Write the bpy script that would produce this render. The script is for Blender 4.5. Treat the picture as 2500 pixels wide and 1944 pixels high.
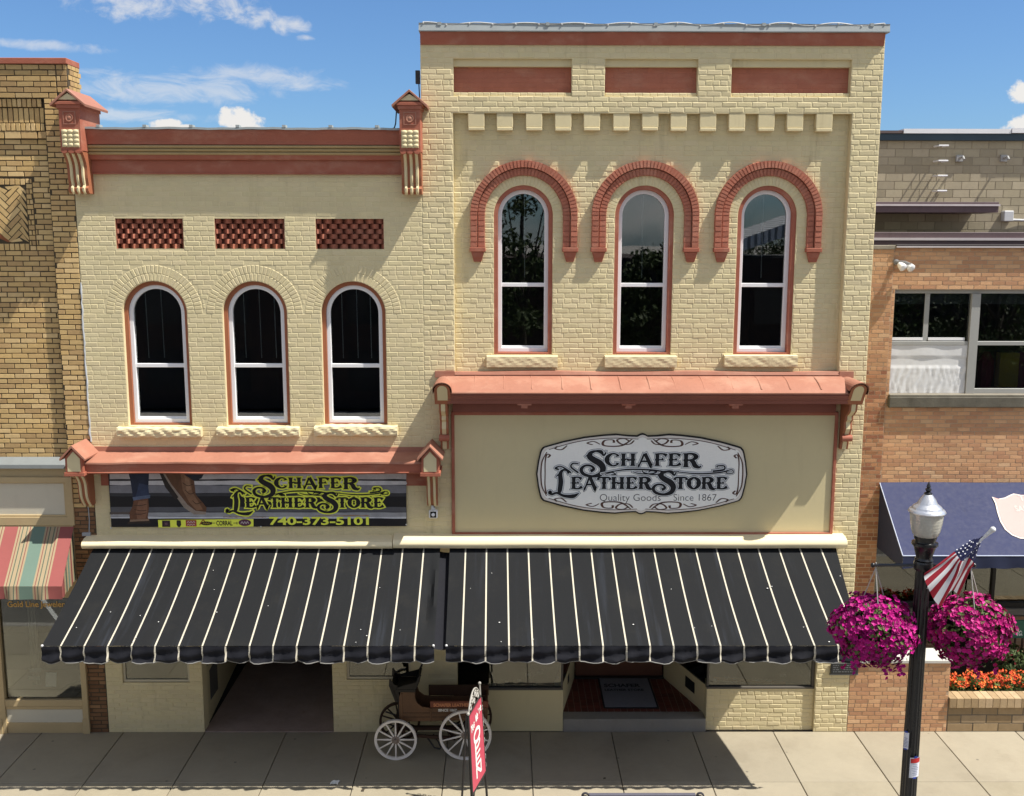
import bpy, bmesh, math, random
from mathutils import Vector, Matrix
from mathutils.geometry import tessellate_polygon
R = math.radians
rnd = random.Random(7)
for o in list(bpy.data.objects):
    bpy.data.objects.remove(o)
SC = bpy.context.scene
COL = SC.collection

# ------------------------------------------------------------------ camera
CAM_D, CAM_H, CAM_F = 14.926, 7.625, 2495.9          # metres from facade, metres up, focal length in photo pixels
PITCH, YAW, ROLL = R(8.977), R(0.3146), R(0.098)
cd = bpy.data.cameras.new('camera')
cam = bpy.data.objects.new('camera', cd)
COL.objects.link(cam)
cd.sensor_width = 36.0
cd.lens = 36.0 * CAM_F / 2500.0
cd.clip_end = 3000
cd.clip_start = 0.1
cam.location = (0, -CAM_D, CAM_H)
cam.rotation_mode = 'XYZ'
cam.matrix_world = (Matrix.Translation((0, -CAM_D, CAM_H)) @ Matrix.Rotation(-YAW, 4, 'Z')
                    @ Matrix.Rotation(R(90) - PITCH, 4, 'X') @ Matrix.Rotation(ROLL, 4, 'Z'))
SC.camera = cam

# ------------------------------------------------------------------ light
SUN_L = Vector((-0.575, 0.182, -1.0)).normalized()
SUN_EL = math.asin(-SUN_L.z)
SUN_AZ = math.atan2(-SUN_L.x, -SUN_L.y)
sd = bpy.data.lights.new('sun', 'SUN')
sd.energy = 5.0
sd.angle = R(0.5)
sd.color = (1.0, 0.955, 0.88)
sun = bpy.data.objects.new('sun', sd)
COL.objects.link(sun)
sun.location = (12, -4, 20)
sun.rotation_euler = SUN_L.to_track_quat('-Z', 'Y').to_euler()
SC.view_settings.view_transform = 'Standard'
SC.view_settings.look = 'None'
SC.view_settings.exposure = 0.60
SC.view_settings.gamma = 1.0
SKY_STRENGTH = 0.058


# ------------------------------------------------------------------ photo pixel -> point in the place
def ray(u, v):
    x = (u - 1250) / CAM_F
    y = -(v - 972) / CAM_F
    c, s = math.cos(ROLL), math.sin(ROLL)
    x, y = c * x - s * y, s * x + c * y
    d = (x, math.cos(PITCH) + y * math.sin(PITCH), -math.sin(PITCH) + y * math.cos(PITCH))
    c, s = math.cos(YAW), math.sin(YAW)
    return Vector((c * d[0] + s * d[1], -s * d[0] + c * d[1], d[2]))


def P(u, v, Y=0.0):
    d = ray(u, v)
    t = (Y + CAM_D) / d.y
    return Vector((d.x * t, Y, CAM_H + d.z * t))


def PG(u, v, Z=0.0):
    d = ray(u, v)
    t = (Z - CAM_H) / d.z
    return Vector((d.x * t, -CAM_D + d.y * t, Z))


def PX(u, v, Y=0.0):
    return P(u, v, Y).x


def PZ(u, v, Y=0.0):
    return P(u, v, Y).z


def lin(r, g, b):
    return tuple(((c / 255) / 12.92 if c < 10 else ((c / 255 + .055) / 1.055) ** 2.4) for c in (r, g, b))


# ------------------------------------------------------------------ sky
class NT:
    def __init__(s, tree):
        s.t = tree
        s.t.nodes.clear()

    def n(s, kind, ins=None, **props):
        nd = s.t.nodes.new(kind)
        for k, v in props.items():
            setattr(nd, k, v)
        for k, v in (ins or {}).items():
            s.set(nd.inputs[k], v)
        return nd

    def set(s, sock, v):
        if isinstance(v, bpy.types.NodeSocket):
            s.t.links.new(v, sock)
        elif isinstance(v, bpy.types.Node):
            s.t.links.new(v.outputs[0], sock)
        else:
            if sock.type == 'RGBA' and len(v) == 3:
                v = (*v, 1)
            sock.default_value = v

    def math(s, op, a, b=None, c=None, clamp=False):
        nd = s.n('ShaderNodeMath', operation=op, use_clamp=clamp)
        s.set(nd.inputs[0], a)
        if b is not None:
            s.set(nd.inputs[1], b)
        if c is not None:
            s.set(nd.inputs[2], c)
        return nd.outputs[0]

    def mix(s, f, a, b, mode='MIX'):
        nd = s.n('ShaderNodeMix', data_type='RGBA', blend_type=mode)
        s.set(nd.inputs[0], f)
        s.set(nd.inputs[6], a)
        s.set(nd.inputs[7], b)
        return nd.outputs[2]

    def ramp(s, f, lo, hi):
        nd = s.n('ShaderNodeMapRange', interpolation_type='SMOOTHSTEP')
        s.set(nd.inputs[0], f)
        nd.inputs[1].default_value = lo
        nd.inputs[2].default_value = hi
        return nd.outputs[0]

    def noise(s, vec, scale, detail=4, rough=.55, dist=0.0):
        nd = s.n('ShaderNodeTexNoise')
        s.set(nd.inputs['Vector'], vec)
        nd.inputs['Scale'].default_value = scale
        nd.inputs['Detail'].default_value = detail
        nd.inputs['Roughness'].default_value = rough
        nd.inputs['Distortion'].default_value = dist
        return nd.outputs[0]

    def scaled(s, vec, sc):
        nd = s.n('ShaderNodeMapping')
        s.set(nd.inputs[0], vec)
        nd.inputs['Scale'].default_value = sc
        return nd.outputs[0]


W = bpy.data.worlds.new('World')
SC.world = W
W.use_nodes = True
nt = NT(W.node_tree)
sky = nt.n('ShaderNodeTexSky', sky_type='NISHITA', sun_disc=False, sun_elevation=SUN_EL, sun_rotation=SUN_AZ,
           altitude=200.0, air_density=1.0, dust_density=0.9, ozone_density=1.6)
tc = nt.n('ShaderNodeTexCoord')
sep = nt.n('ShaderNodeSeparateXYZ', {0: tc.outputs['Generated']})
az = nt.math('ARCTAN2', sep.outputs[0], sep.outputs[1])
el = nt.math('ARCSINE', sep.outputs[2])
ae = nt.n('ShaderNodeCombineXYZ', {0: az, 1: el}).outputs[0]


def blob(u, v, su, sv):
    """soft elliptical patch of sky, centre and size given as directions"""
    d = ray(u, v).normalized()
    a0, e0 = math.atan2(d.x, d.y), math.asin(d.z)
    x = nt.math('MULTIPLY', nt.math('SUBTRACT', az, a0), CAM_F / su)
    y = nt.math('MULTIPLY', nt.math('SUBTRACT', el, e0), CAM_F / sv)
    q = nt.math('ADD', nt.math('MULTIPLY', x, x), nt.math('MULTIPLY', y, y))
    return nt.math('SUBTRACT', 1.0, q)


def best(lst):
    r = lst[0]
    for k in lst[1:]:
        r = nt.math('MAXIMUM', r, k)
    return r


n_fine = nt.noise(nt.scaled(ae, (1, 1.3, 1)), 42, 8, .62, .4)
n_puff = nt.noise(ae, 95, 8, .6, .2)
n_wisp = nt.noise(nt.scaled(ae, (1, 2.6, 1)), 24, 7, .62, .9)
n_fill_cloud = nt.noise(nt.scaled(ae, (1, 2.0, 1)), 3.2, 6, .55, .4)
puff = best([blob(588, 292, 38, 30), blob(556, 286, 26, 26), blob(605, 308, 46, 26), blob(410, 306, 40, 16), blob(450, 312, 30, 10), blob(2500, 226, 34, 26), blob(2505, 312, 46, 34)])
puff = nt.ramp(nt.math('ADD', puff, nt.math('MULTIPLY', nt.math('SUBTRACT', n_puff, .5), 2.4)), .0, .65)
soft = best([blob(370, -14, 230, 58), blob(620, 42, 80, 26), blob(700, 62, 56, 24), blob(742, 94, 26, 10)])
soft = nt.math('MULTIPLY', nt.ramp(nt.math('ADD', soft, nt.math('MULTIPLY', nt.math('SUBTRACT', n_fine, .5), 4.2)), .05, 1.5), .66)
streak = best([blob(400, 216, 300, 42), blob(640, 190, 260, 34), blob(330, 282, 200, 18), blob(110, 112, 160, 14)])
streak = nt.math('MULTIPLY', nt.ramp(nt.math('ADD', streak, nt.math('MULTIPLY', nt.math('SUBTRACT', n_wisp, .52), 3.4)), .0, 1.5), .52)
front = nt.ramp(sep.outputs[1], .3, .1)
fill_cloud = nt.math('MULTIPLY', nt.math('MULTIPLY', nt.ramp(n_fill_cloud, .40, .56), front), .9)  # unseen clouds added behind the camera to whiten and lift the fill light
cl = nt.math('MAXIMUM', nt.math('MAXIMUM', puff, soft), nt.math('MAXIMUM', streak, fill_cloud))
skycol = nt.mix(1.0, sky.outputs[0], (0.80, 1.13, 1.52), 'MULTIPLY')
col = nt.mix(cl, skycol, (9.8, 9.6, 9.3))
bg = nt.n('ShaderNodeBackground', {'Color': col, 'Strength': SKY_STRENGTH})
out = nt.n('ShaderNodeOutputWorld', {0: bg})
W.cycles.sampling_method = 'MANUAL'
W.cycles.sample_map_resolution = 512


# ------------------------------------------------------------------ materials
MATS = {}


def mat(name, col, rough=.75, var=.14, scale=3.0, bump=.0, bscale=60.0, spec=.3, tint=False, metal=0.0,
        stain=.0, fleck=0.0, coat=0.0, fade=0.0, spots=0.0):
    """paint, stone, metal, cloth: base colour with broad and fine uneven patches, optional per-face tint"""
    if name in MATS:
        return MATS[name]
    m = bpy.data.materials.new(name)
    m.use_nodes = True
    t = NT(m.node_tree)
    geo = t.n('ShaderNodeNewGeometry')
    pos = geo.outputs['Position']
    base = (*col, 1)
    if tint:
        at = t.n('ShaderNodeAttribute', attribute_name='tint')
        c = t.mix(1.0, base, at.outputs[0], 'MULTIPLY')
    else:
        c = base
    n1 = t.noise(pos, scale, 5, .6)
    n2 = t.noise(pos, scale * 9, 4, .6)
    f = t.math('ADD', t.math('MULTIPLY', n1, .65), t.math('MULTIPLY', n2, .35))
    f = t.math('MULTIPLY_ADD', t.math('SUBTRACT', f, .5), 4 * var, 1.0)
    cc = t.n('ShaderNodeCombineXYZ', {0: f, 1: f, 2: f}).outputs[0]
    c = t.mix(1.0, c, cc, 'MULTIPLY')
    if stain:
        sn = t.noise(t.scaled(pos, (5, 5, .55)), 1.0, 5, .65)
        sn2 = t.noise(pos, 1.3, 4, .6)
        sf = t.math('MULTIPLY', t.ramp(sn, .52, .78), t.ramp(sn2, .4, .62))
        dark = t.mix(1.0, c, (.50, .46, .42), 'MULTIPLY')
        c = t.mix(t.math('MULTIPLY', sf, stain), c, dark)
    if fade:
        fd = t.math('MULTIPLY', t.ramp(t.noise(t.scaled(pos, (1.2, 1.2, 2.2)), 1.5, 6, .65), .46, .70), fade)
        c = t.mix(fd, c, t.mix(.55, c, (.58, .355, .25)))
    if spots:
        vo = t.n('ShaderNodeTexVoronoi', {'Vector': pos, 'Scale': 2.6})
        sp_ = t.math('MULTIPLY', t.ramp(vo.outputs['Distance'], .075, .03), spots)
        c = t.mix(sp_, c, (.06, .055, .05))
        big = t.ramp(t.noise(pos, .8, 6, .7), .5, .68)
        c = t.mix(t.math('MULTIPLY', big, .30), c, t.mix(1.0, c, (.66, .63, .60), 'MULTIPLY'))
    if fleck:
        fn = t.noise(pos, 150, 2, .5)
        c = t.mix(t.math('MULTIPLY', t.ramp(fn, .6, .75), fleck), c, (.05, .045, .04))
    bs = t.n('ShaderNodeBsdfPrincipled', {'Base Color': c, 'Metallic': metal, 'Specular IOR Level': spec})
    t.set(bs.inputs['Roughness'], t.math('MULTIPLY_ADD', n2, .25, rough - .12, clamp=True))
    if coat:
        bs.inputs['Coat Weight'].default_value = coat
        bs.inputs['Coat Roughness'].default_value = .12
    if bump:
        bn = t.noise(pos, bscale, 4, .6)
        bp = t.n('ShaderNodeBump', {'Height': bn, 'Strength': min(1, bump), 'Distance': .006 * max(1, bump)})
        t.set(bs.inputs['Normal'], bp.outputs[0])
    t.n('ShaderNodeOutputMaterial', {0: bs})
    MATS[name] = m
    return m


def glassmat(name, tintc=(.8, .84, .84), ior=1.75, haze=.0):
    m = bpy.data.materials.new(name)
    m.use_nodes = True
    t = NT(m.node_tree)
    geo = t.n('ShaderNodeNewGeometry')
    wob = t.noise(geo.outputs['Position'], 1.6, 2, .5)
    bp = t.n('ShaderNodeBump', {'Height': wob, 'Strength': .03, 'Distance': .01})
    fr = t.n('ShaderNodeFresnel', {'IOR': ior, 'Normal': bp.outputs[0]})
    tr = t.n('ShaderNodeBsdfTransparent', {'Color': (*tintc, 1)})
    gl = t.n('ShaderNodeBsdfGlossy', {'Color': (1, 1, 1, 1), 'Roughness': .012, 'Normal': bp.outputs[0]})
    mx = t.n('ShaderNodeMixShader', {0: fr.outputs[0], 1: tr, 2: gl})
    t.n('ShaderNodeOutputMaterial', {0: mx})
    MATS[name] = m
    return m


CREAM = mat('cream_paint', (.655, .56, .335), .82, .07, 1.3, .4, 90, tint=True, stain=.5)
CREAMTRIM = mat('cream_trim_paint', (.655, .555, .33), .6, .05, 2, .1, 60, stain=.2)
CREAMSMOOTH = mat('cream_panel_paint', (.60, .515, .30), .6, .04, 1.2, .12, 140, stain=.12)
STONE = mat('painted_rock_sill', (.655, .57, .35), .85, .06, 5, .5, 30, stain=.3)
BOXCREAM = mat('cream_metal_casing', (.80, .69, .44), .45, .03, 1.5, stain=.25)
RED = mat('terracotta_paint', (.345, .110, .066), .68, .09, 2.4, .3, 40, tint=True, stain=.45, fade=.45)
REDBR = mat('terracotta_brick_paint', (.40, .142, .088), .76, .12, 6, .6, 70, tint=True, stain=.3, fade=.4)
SALMON = mat('salmon_metal_paint', (.345, .152, .100), .6, .08, 1.8, .2, 20, stain=.4, fade=.5)
OXIDE = mat('oxide_orange_casing', (.33, .12, .06), .6, .08, 3)
WHITE = mat('white_vinyl', (.80, .80, .80), .35, .02, 2)
GREYMET = mat('grey_metal_flashing', (.34, .37, .37), .45, .10, 3, metal=.0, stain=.3)
BLACKMET = mat('black_cast_iron', (.0085, .0085, .009), .3, .05, 3, spec=.5, coat=.2)
DARKIRON = mat('dark_wrought_iron', (.03, .028, .026), .5, .2, 12)
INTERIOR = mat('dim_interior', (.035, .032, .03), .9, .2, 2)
GLASS = glassmat('window_glass', ior=1.95)
SHOPGLASS = glassmat('shop_glass', (.72, .74, .70), 1.75)
YBRICK = mat('buff_brick', (1, 1, 1), .85, .13, 14, .5, 120, tint=True, stain=.35)
YMORTAR = mat('dark_mortar', (.075, .058, .036), .95, .15, 10, .5)
OBRICK = mat('orange_brick', (1, 1, 1), .85, .12, 14, .5, 120, tint=True, stain=.2)
OMORTAR = mat('tan_mortar', (.44, .32, .215), .95, .15, 10, .5)
CONC = mat('sidewalk_concrete', (.318, .279, .203), .9, .11, 1.1, .5, 160, tint=True, stain=.0, fleck=.3, spots=.55)
CONCD = mat('grey_concrete', (.33, .31, .28), .9, .1, 2, .5, 90, stain=.3)
ASPH = mat('aged_asphalt', (.135, .128, .115), .92, .18, 2, .8, 200)
ROADPAINT = mat('white_road_paint', (.7, .7, .68), .8, .12, 4)
LIMESTONE = mat('weathered_limestone', (.25, .225, .18), .9, .22, 3, .5, 60, stain=.8)


def canvas_mat():
    m = bpy.data.materials.new('black_awning_canvas')
    m.use_nodes = True
    t = NT(m.node_tree)
    pos = t.n('ShaderNodeNewGeometry').outputs['Position']
    st = t.noise(t.scaled(pos, (6, .35, .35)), 1.0, 5, .7)
    st2 = t.noise(t.scaled(pos, (1.1, .25, .25)), 1.0, 3, .5)
    n1 = t.noise(pos, 2.2, 5, .6)
    n2 = t.noise(pos, 60, 3, .6)
    c = t.mix(t.math('MULTIPLY', t.ramp(st, .50, .74), t.ramp(st2, .42, .62)), (.0105, .0113, .0125), (.027, .031, .040))
    c = t.mix(t.math('MULTIPLY', t.ramp(n1, .5, .75), .6), c, (.018, .0178, .0168))
    c = t.mix(t.math('MULTIPLY', t.ramp(n2, .62, .8), .35), c, (.034, .034, .034))
    bs = t.n('ShaderNodeBsdfPrincipled', {'Base Color': c, 'Roughness': .85, 'Specular IOR Level': .2})
    wv = t.noise(t.scaled(pos, (5, 1.2, 1.2)), 1.0, 4, .6)
    bp = t.n('ShaderNodeBump', {'Height': wv, 'Strength': .5, 'Distance': .012})
    t.set(bs.inputs['Normal'], bp.outputs[0])
    t.n('ShaderNodeOutputMaterial', {0: bs})
    return m


BLACKFAB = canvas_mat()
BLACKVAL = mat('black_valance_canvas', (.008, .0085, .0125), .8, .16, 2.0, .25, 220, spec=.25)
STRIPE = mat('cream_awning_stripe', (.52, .48, .38), .8, .08, 5)
BINDING = mat('grey_binding_tape', (.22, .215, .2), .8, .1, 5)


def pick(seq):
    return seq[rnd.randrange(len(seq))]


# ------------------------------------------------------------------ mesh builder
class MB:
    def __init__(s):
        s.v, s.f, s.m, s.c = [], [], [], []
        s.mi = 0
        s.col = (1, 1, 1)

    def add(s, vs, fs, col=None, mi=None):
        b = len(s.v)
        s.v.extend([tuple(q) for q in vs])
        for f in fs:
            s.f.append([b + i for i in f])
            s.m.append(s.mi if mi is None else mi)
            s.c.append(col or s.col)

    def box(s, x0, x1, y0, y1, z0, z1, **k):
        s.add([(x0, y0, z0), (x1, y0, z0), (x1, y1, z0), (x0, y1, z0), (x0, y0, z1), (x1, y0, z1), (x1, y1, z1), (x0, y1, z1)],
              [(0, 1, 5, 4), (1, 2, 6, 5), (2, 3, 7, 6), (3, 0, 4, 7), (4, 5, 6, 7), (3, 2, 1, 0)], **k)

    def hexa(s, p, **k):
        """eight corners: bottom four then top four"""
        s.add(p, [(0, 1, 5, 4), (1, 2, 6, 5), (2, 3, 7, 6), (3, 0, 4, 7), (4, 5, 6, 7), (3, 2, 1, 0)], **k)

    def quad(s, a, b, c, d, **k):
        s.add([a, b, c, d], [(0, 1, 2, 3)], **k)

    def prism_xz(s, poly, y0, y1, **k):
        """polygon in x,z pushed from y0 to y1"""
        n = len(poly)
        tris = tessellate_polygon([[Vector((x, z, 0)) for x, z in poly]])
        s.add([(x, y0, z) for x, z in poly] + [(x, y1, z) for x, z in poly],
              [tuple(t) for t in tris] + [tuple(n + i for i in reversed(t)) for t in tris]
              + [(i, i + n, (i + 1) % n + n, (i + 1) % n) for i in range(n)], **k)

    def sweep_x(s, prof, x0, x1, closed=True, seg=1, wob=None, **k):
        """profile of (y,z) swept from x0 to x1"""
        n = len(prof)
        vs = []
        for j in range(seg + 1):
            x = x0 + (x1 - x0) * j / seg
            for i, (y, z) in enumerate(prof):
                dy, dz = wob(x, i) if wob else (0, 0)
                vs.append((x, y + dy, z + dz))
        fs = []
        m = n if closed else n - 1
        for j in range(seg):
            for i in range(m):
                a, b = j * n + i, j * n + (i + 1) % n
                fs.append((a, b, b + n, a + n))
        if closed:
            tris = tessellate_polygon([[Vector((y, z, 0)) for y, z in prof]])
            fs += [tuple(t) for t in tris] + [tuple(seg * n + i for i in t) for t in tris]
        s.add(vs, fs, **k)

    def lathe(s, prof, c, n=24, axis='z', flute=0.0, **k):
        c = Vector(c)
        vs = []
        for r, h in prof:
            for i in range(n):
                a = 2 * math.pi * i / n
                rr = r * (1 - flute * (i % 2))
                x, y = rr * math.cos(a), rr * math.sin(a)
                if axis == 'z':
                    vs.append(c + Vector((x, y, h)))
                elif axis == 'y':
                    vs.append(c + Vector((x, h, y)))
                else:
                    vs.append(c + Vector((h, x, y)))
        fs = []
        for j in range(len(prof) - 1):
            for i in range(n):
                a, b = j * n + i, j * n + (i + 1) % n
                fs.append((a, b, b + n, a + n))
        fs.append(tuple(range(n)))
        fs.append(tuple(reversed(range((len(prof) - 1) * n, len(prof) * n))))
        s.add(vs, fs, **k)

    def tube(s, pts, r, n=8, **k):
        pts = [Vector(p) for p in pts]
        rs = r if isinstance(r, (list, tuple)) else [r] * len(pts)
        vs, up = [], None
        for i, p in enumerate(pts):
            t = (pts[min(i + 1, len(pts) - 1)] - pts[max(i - 1, 0)])
            if t.length < 1e-9:
                t = Vector((0, 0, 1))
            t.normalize()
            if up is None:
                up = Vector((0, 0, 1)) if abs(t.z) < .9 else Vector((1, 0, 0))
            a = t.cross(up).normalized()
            b = a.cross(t).normalized()
            up = b
            for q in range(n):
                w = 2 * math.pi * q / n
                vs.append(p + (a * math.cos(w) + b * math.sin(w)) * rs[i])
        fs = []
        for j in range(len(pts) - 1):
            for i in range(n):
                x, y = j * n + i, j * n + (i + 1) % n
                fs.append((x, y, y + n, x + n))
        fs.append(tuple(range(n)))
        fs.append(tuple(reversed(range((len(pts) - 1) * n, len(pts) * n))))
        s.add(vs, fs, **k)

    def ball(s, c, r, n=10, sq=(1, 1, 1), **k):
        c = Vector(c)
        vs, fs = [], []
        m = max(4, n // 2 + 1)
        for j in range(m + 1):
            th = math.pi * j / m
            for i in range(n):
                a = 2 * math.pi * i / n
                vs.append(c + Vector((r * sq[0] * math.sin(th) * math.cos(a), r * sq[1] * math.sin(th) * math.sin(a), r * sq[2] * math.cos(th))))
        for j in range(m):
            for i in range(n):
                a, b = j * n + i, j * n + (i + 1) % n
                fs.append((a, b, b + n, a + n))
        s.add(vs, fs, **k)

    def flat(s, pts, xf, h=0.0, **k):
        """flat polygon in plane coordinates, h metres proud of the plane"""
        tris = tessellate_polygon([[Vector((a, b, 0)) for a, b in pts]])
        s.add([xf(a, b, h) for a, b in pts], [tuple(t) for t in tris], **k)

    def stroke(s, pts, ws, xf, h=0.0, grow=0.0, sub=6, **k):
        """brush stroke of changing width along a smooth path"""
        n = len(pts)
        if not isinstance(ws, (list, tuple)):
            ws = [ws] * n
        P_, W_ = [], []
        for i in range(n - 1):
            p0, p1, p2, p3 = pts[max(i - 1, 0)], pts[i], pts[i + 1], pts[min(i + 2, n - 1)]
            for q in range(sub):
                t = q / sub
                o = []
                for d in (0, 1):
                    o.append(.5 * (2 * p1[d] + (p2[d] - p0[d]) * t + (2 * p0[d] - 5 * p1[d] + 4 * p2[d] - p3[d]) * t * t
                                   + (3 * p1[d] - p0[d] - 3 * p2[d] + p3[d]) * t ** 3))
                P_.append(o)
                W_.append(ws[i] * (1 - t) + ws[i + 1] * t)
        P_.append(list(pts[-1]))
        W_.append(ws[-1])
        if grow:
            for e, o in ((0, 1), (-1, -2)):
                dx, dy = P_[e][0] - P_[o][0], P_[e][1] - P_[o][1]
                L = math.hypot(dx, dy) or 1
                P_[e] = [P_[e][0] + dx / L * grow, P_[e][1] + dy / L * grow]
        vs = []
        for i, p in enumerate(P_):
            a, b = P_[max(i - 1, 0)], P_[min(i + 1, len(P_) - 1)]
            dx, dy = b[0] - a[0], b[1] - a[1]
            L = math.hypot(dx, dy) or 1
            w = W_[i] / 2 + grow
            nx, ny = -dy / L * w, dx / L * w
            vs += [xf(p[0] + nx, p[1] + ny, h), xf(p[0] - nx, p[1] - ny, h)]
        s.add(vs, [(2 * i, 2 * i + 1, 2 * i + 3, 2 * i + 2) for i in range(len(P_) - 1)], **k)

    def text(s, body, size, xf, x=0, z=0, h=.002, bold=0.0, align='CENTER', sx=1.0, shear=0.0, **k):
        cu = bpy.data.curves.new('lettering', 'FONT')
        cu.body = body
        cu.size = size
        cu.align_x = align
        cu.align_y = 'BOTTOM_BASELINE'
        cu.offset = bold
        cu.shear = shear
        cu.resolution_u = 4
        ob = bpy.data.objects.new('lettering', cu)
        COL.objects.link(ob)
        me = bpy.data.meshes.new_from_object(ob.evaluated_get(bpy.context.evaluated_depsgraph_get()))
        s.add([xf(x + q.co.x * sx, z + q.co.y, h) for q in me.vertices], [tuple(p.vertices) for p in me.polygons], **k)
        bpy.data.objects.remove(ob)
        bpy.data.curves.remove(cu)
        bpy.data.meshes.remove(me)

    def parts(s, name, mats, parent=None, gap=.03, **k):
        """pieces that do not touch become parts of their own"""
        root = list(range(len(s.v)))

        def find(i):
            while root[i] != i:
                root[i] = root[root[i]]
                i = root[i]
            return i
        for f in s.f:
            for i in f[1:]:
                root[find(i)] = find(f[0])
        comp = {}
        for fi, f in enumerate(s.f):
            comp.setdefault(find(f[0]), []).append(fi)
        bb = []
        for c, fl in comp.items():
            pts = [s.v[i] for fi in fl for i in s.f[fi]]
            bb.append([fl, [min(p[d] for p in pts) - gap for d in range(3)], [max(p[d] for p in pts) + gap for d in range(3)]])
        merged = True
        while merged:
            merged = False
            for i in range(len(bb)):
                for j in range(i + 1, len(bb)):
                    if all(bb[i][1][d] <= bb[j][2][d] and bb[j][1][d] <= bb[i][2][d] for d in range(3)):
                        bb[i] = [bb[i][0] + bb[j][0], [min(a, b) for a, b in zip(bb[i][1], bb[j][1])], [max(a, b) for a, b in zip(bb[i][2], bb[j][2])]]
                        bb.pop(j)
                        merged = True
                        break
                if merged:
                    break
        out_ = []
        for fl, lo, hi in bb:
            q = MB()
            for fi in fl:
                q.add([s.v[i] for i in s.f[fi]], [tuple(range(len(s.f[fi])))], col=s.c[fi], mi=s.m[fi])
            out_.append(q.build(name, mats, parent, weld=True, **k))
        return out_

    def build(s, name, mats, parent=None, smooth=False, bevel=0.0, weld=False, angle=40):
        me = bpy.data.meshes.new(name)
        me.from_pydata(s.v, [], s.f)
        mats = mats if isinstance(mats, (list, tuple)) else [mats]
        for m in mats:
            me.materials.append(m)
        me.polygons.foreach_set('material_index', s.m)
        ca = me.color_attributes.new('tint', 'FLOAT_COLOR', 'CORNER')
        buf = []
        for p, c in zip(s.f, s.c):
            buf.extend((c[0], c[1], c[2], 1.0) * len(p))
        ca.data.foreach_set('color', buf)
        if bevel or weld:
            bm = bmesh.new()
            bm.from_mesh(me)
            bmesh.ops.remove_doubles(bm, verts=bm.verts, dist=1e-5)
            bmesh.ops.recalc_face_normals(bm, faces=bm.faces)
            if bevel:
                ed = [e for e in bm.edges if len(e.link_faces) == 2 and e.calc_face_angle(0) > .5]
                bmesh.ops.bevel(bm, geom=ed, offset=bevel, segments=1, affect='EDGES', clamp_overlap=True)
            bm.to_mesh(me)
            bm.free()
        me.validate()
        me.update()
        if smooth:
            me.polygons.foreach_set('use_smooth', [True] * len(me.polygons))
            try:
                me.set_sharp_from_angle(angle=R(angle))
            except Exception:
                pass
        o = bpy.data.objects.new(name, me)
        COL.objects.link(o)
        if parent is not None:
            o.parent = parent
            if parent.type == 'EMPTY':
                o.matrix_parent_inverse = Matrix.Translation(-Vector(parent.location))
        return o


def thing(name, loc, label, cat, group=None):
    o = bpy.data.objects.new(name, None)
    o.empty_display_size = .2
    COL.objects.link(o)
    o.location = loc
    return tag(o, label, cat, group)


def tag(o, label, cat, group=None):
    o['label'] = label
    o['category'] = cat
    if group:
        o['group'] = group
    return o


def kind(o, k, label=None, cat=None):
    o['kind'] = k
    if label:
        o['label'] = label
    if cat:
        o['category'] = cat
    return o


# ------------------------------------------------------------------ brickwork
def brick(mb, x0, x1, z0, z1, y, proud, bev, jit, col):
    j = lambda: rnd.uniform(-jit, jit)
    p = proud + rnd.uniform(-.4, .4) * jit * 1.2
    s = rnd.uniform(-.3, .3) * jit
    o = [(x0 + j(), z0 + j()), (x1 + j(), z0 + j()), (x1 + j(), z1 + j()), (x0 + j(), z1 + j())]
    i = [(o[0][0] + bev, o[0][1] + bev), (o[1][0] - bev, o[1][1] + bev), (o[2][0] - bev, o[2][1] - bev), (o[3][0] + bev, o[3][1] - bev)]
    mb.add([(a, y + .001, b) for a, b in o] + [(a, y - p + (s if q < 2 else -s), b) for q, (a, b) in enumerate(i)],
           [(4, 5, 6, 7), (0, 1, 5, 4), (1, 2, 6, 5), (2, 3, 7, 6), (3, 0, 4, 7)], col=col)


def brickwork(mb, x0, x1, z0, z1, y=0.0, L=.21, h=.07, joint=.009, proud=.007, bev=.004, jit=.003, excl=(), tone=None, hdr=7, phase=0):
    n = max(1, round((z1 - z0) / h))
    hh = (z1 - z0) / n
    for r in range(n):
        za, zb = z0 + r * hh, z0 + (r + 1) * hh
        iv = [(x0, x1)]
        for e in excl:
            for (a, b) in e(za, zb):
                nv = []
                for (p, q) in iv:
                    if b <= p or a >= q:
                        nv.append((p, q))
                    else:
                        if a > p + .02:
                            nv.append((p, a))
                        if b < q - .02:
                            nv.append((b, q))
                iv = nv
        Lr = L / 2 if (hdr and r % hdr == phase % hdr) else L
        off = (L / 2 if r % 2 else 0) + rnd.uniform(-.025, .025)
        for (p, q) in iv:
            k = math.floor((p - x0 - off) / Lr)
            while x0 + off + k * Lr < q:
                a = max(p, x0 + off + k * Lr)
                b = min(q, x0 + off + (k + 1) * Lr)
                k += 1
                if b - a < .035:
                    continue
                brick(mb, a + joint / 2, b - joint / 2, za + joint / 2, zb - joint / 2, y, proud, bev, jit, tone() if tone else (1, 1, 1))


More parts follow.
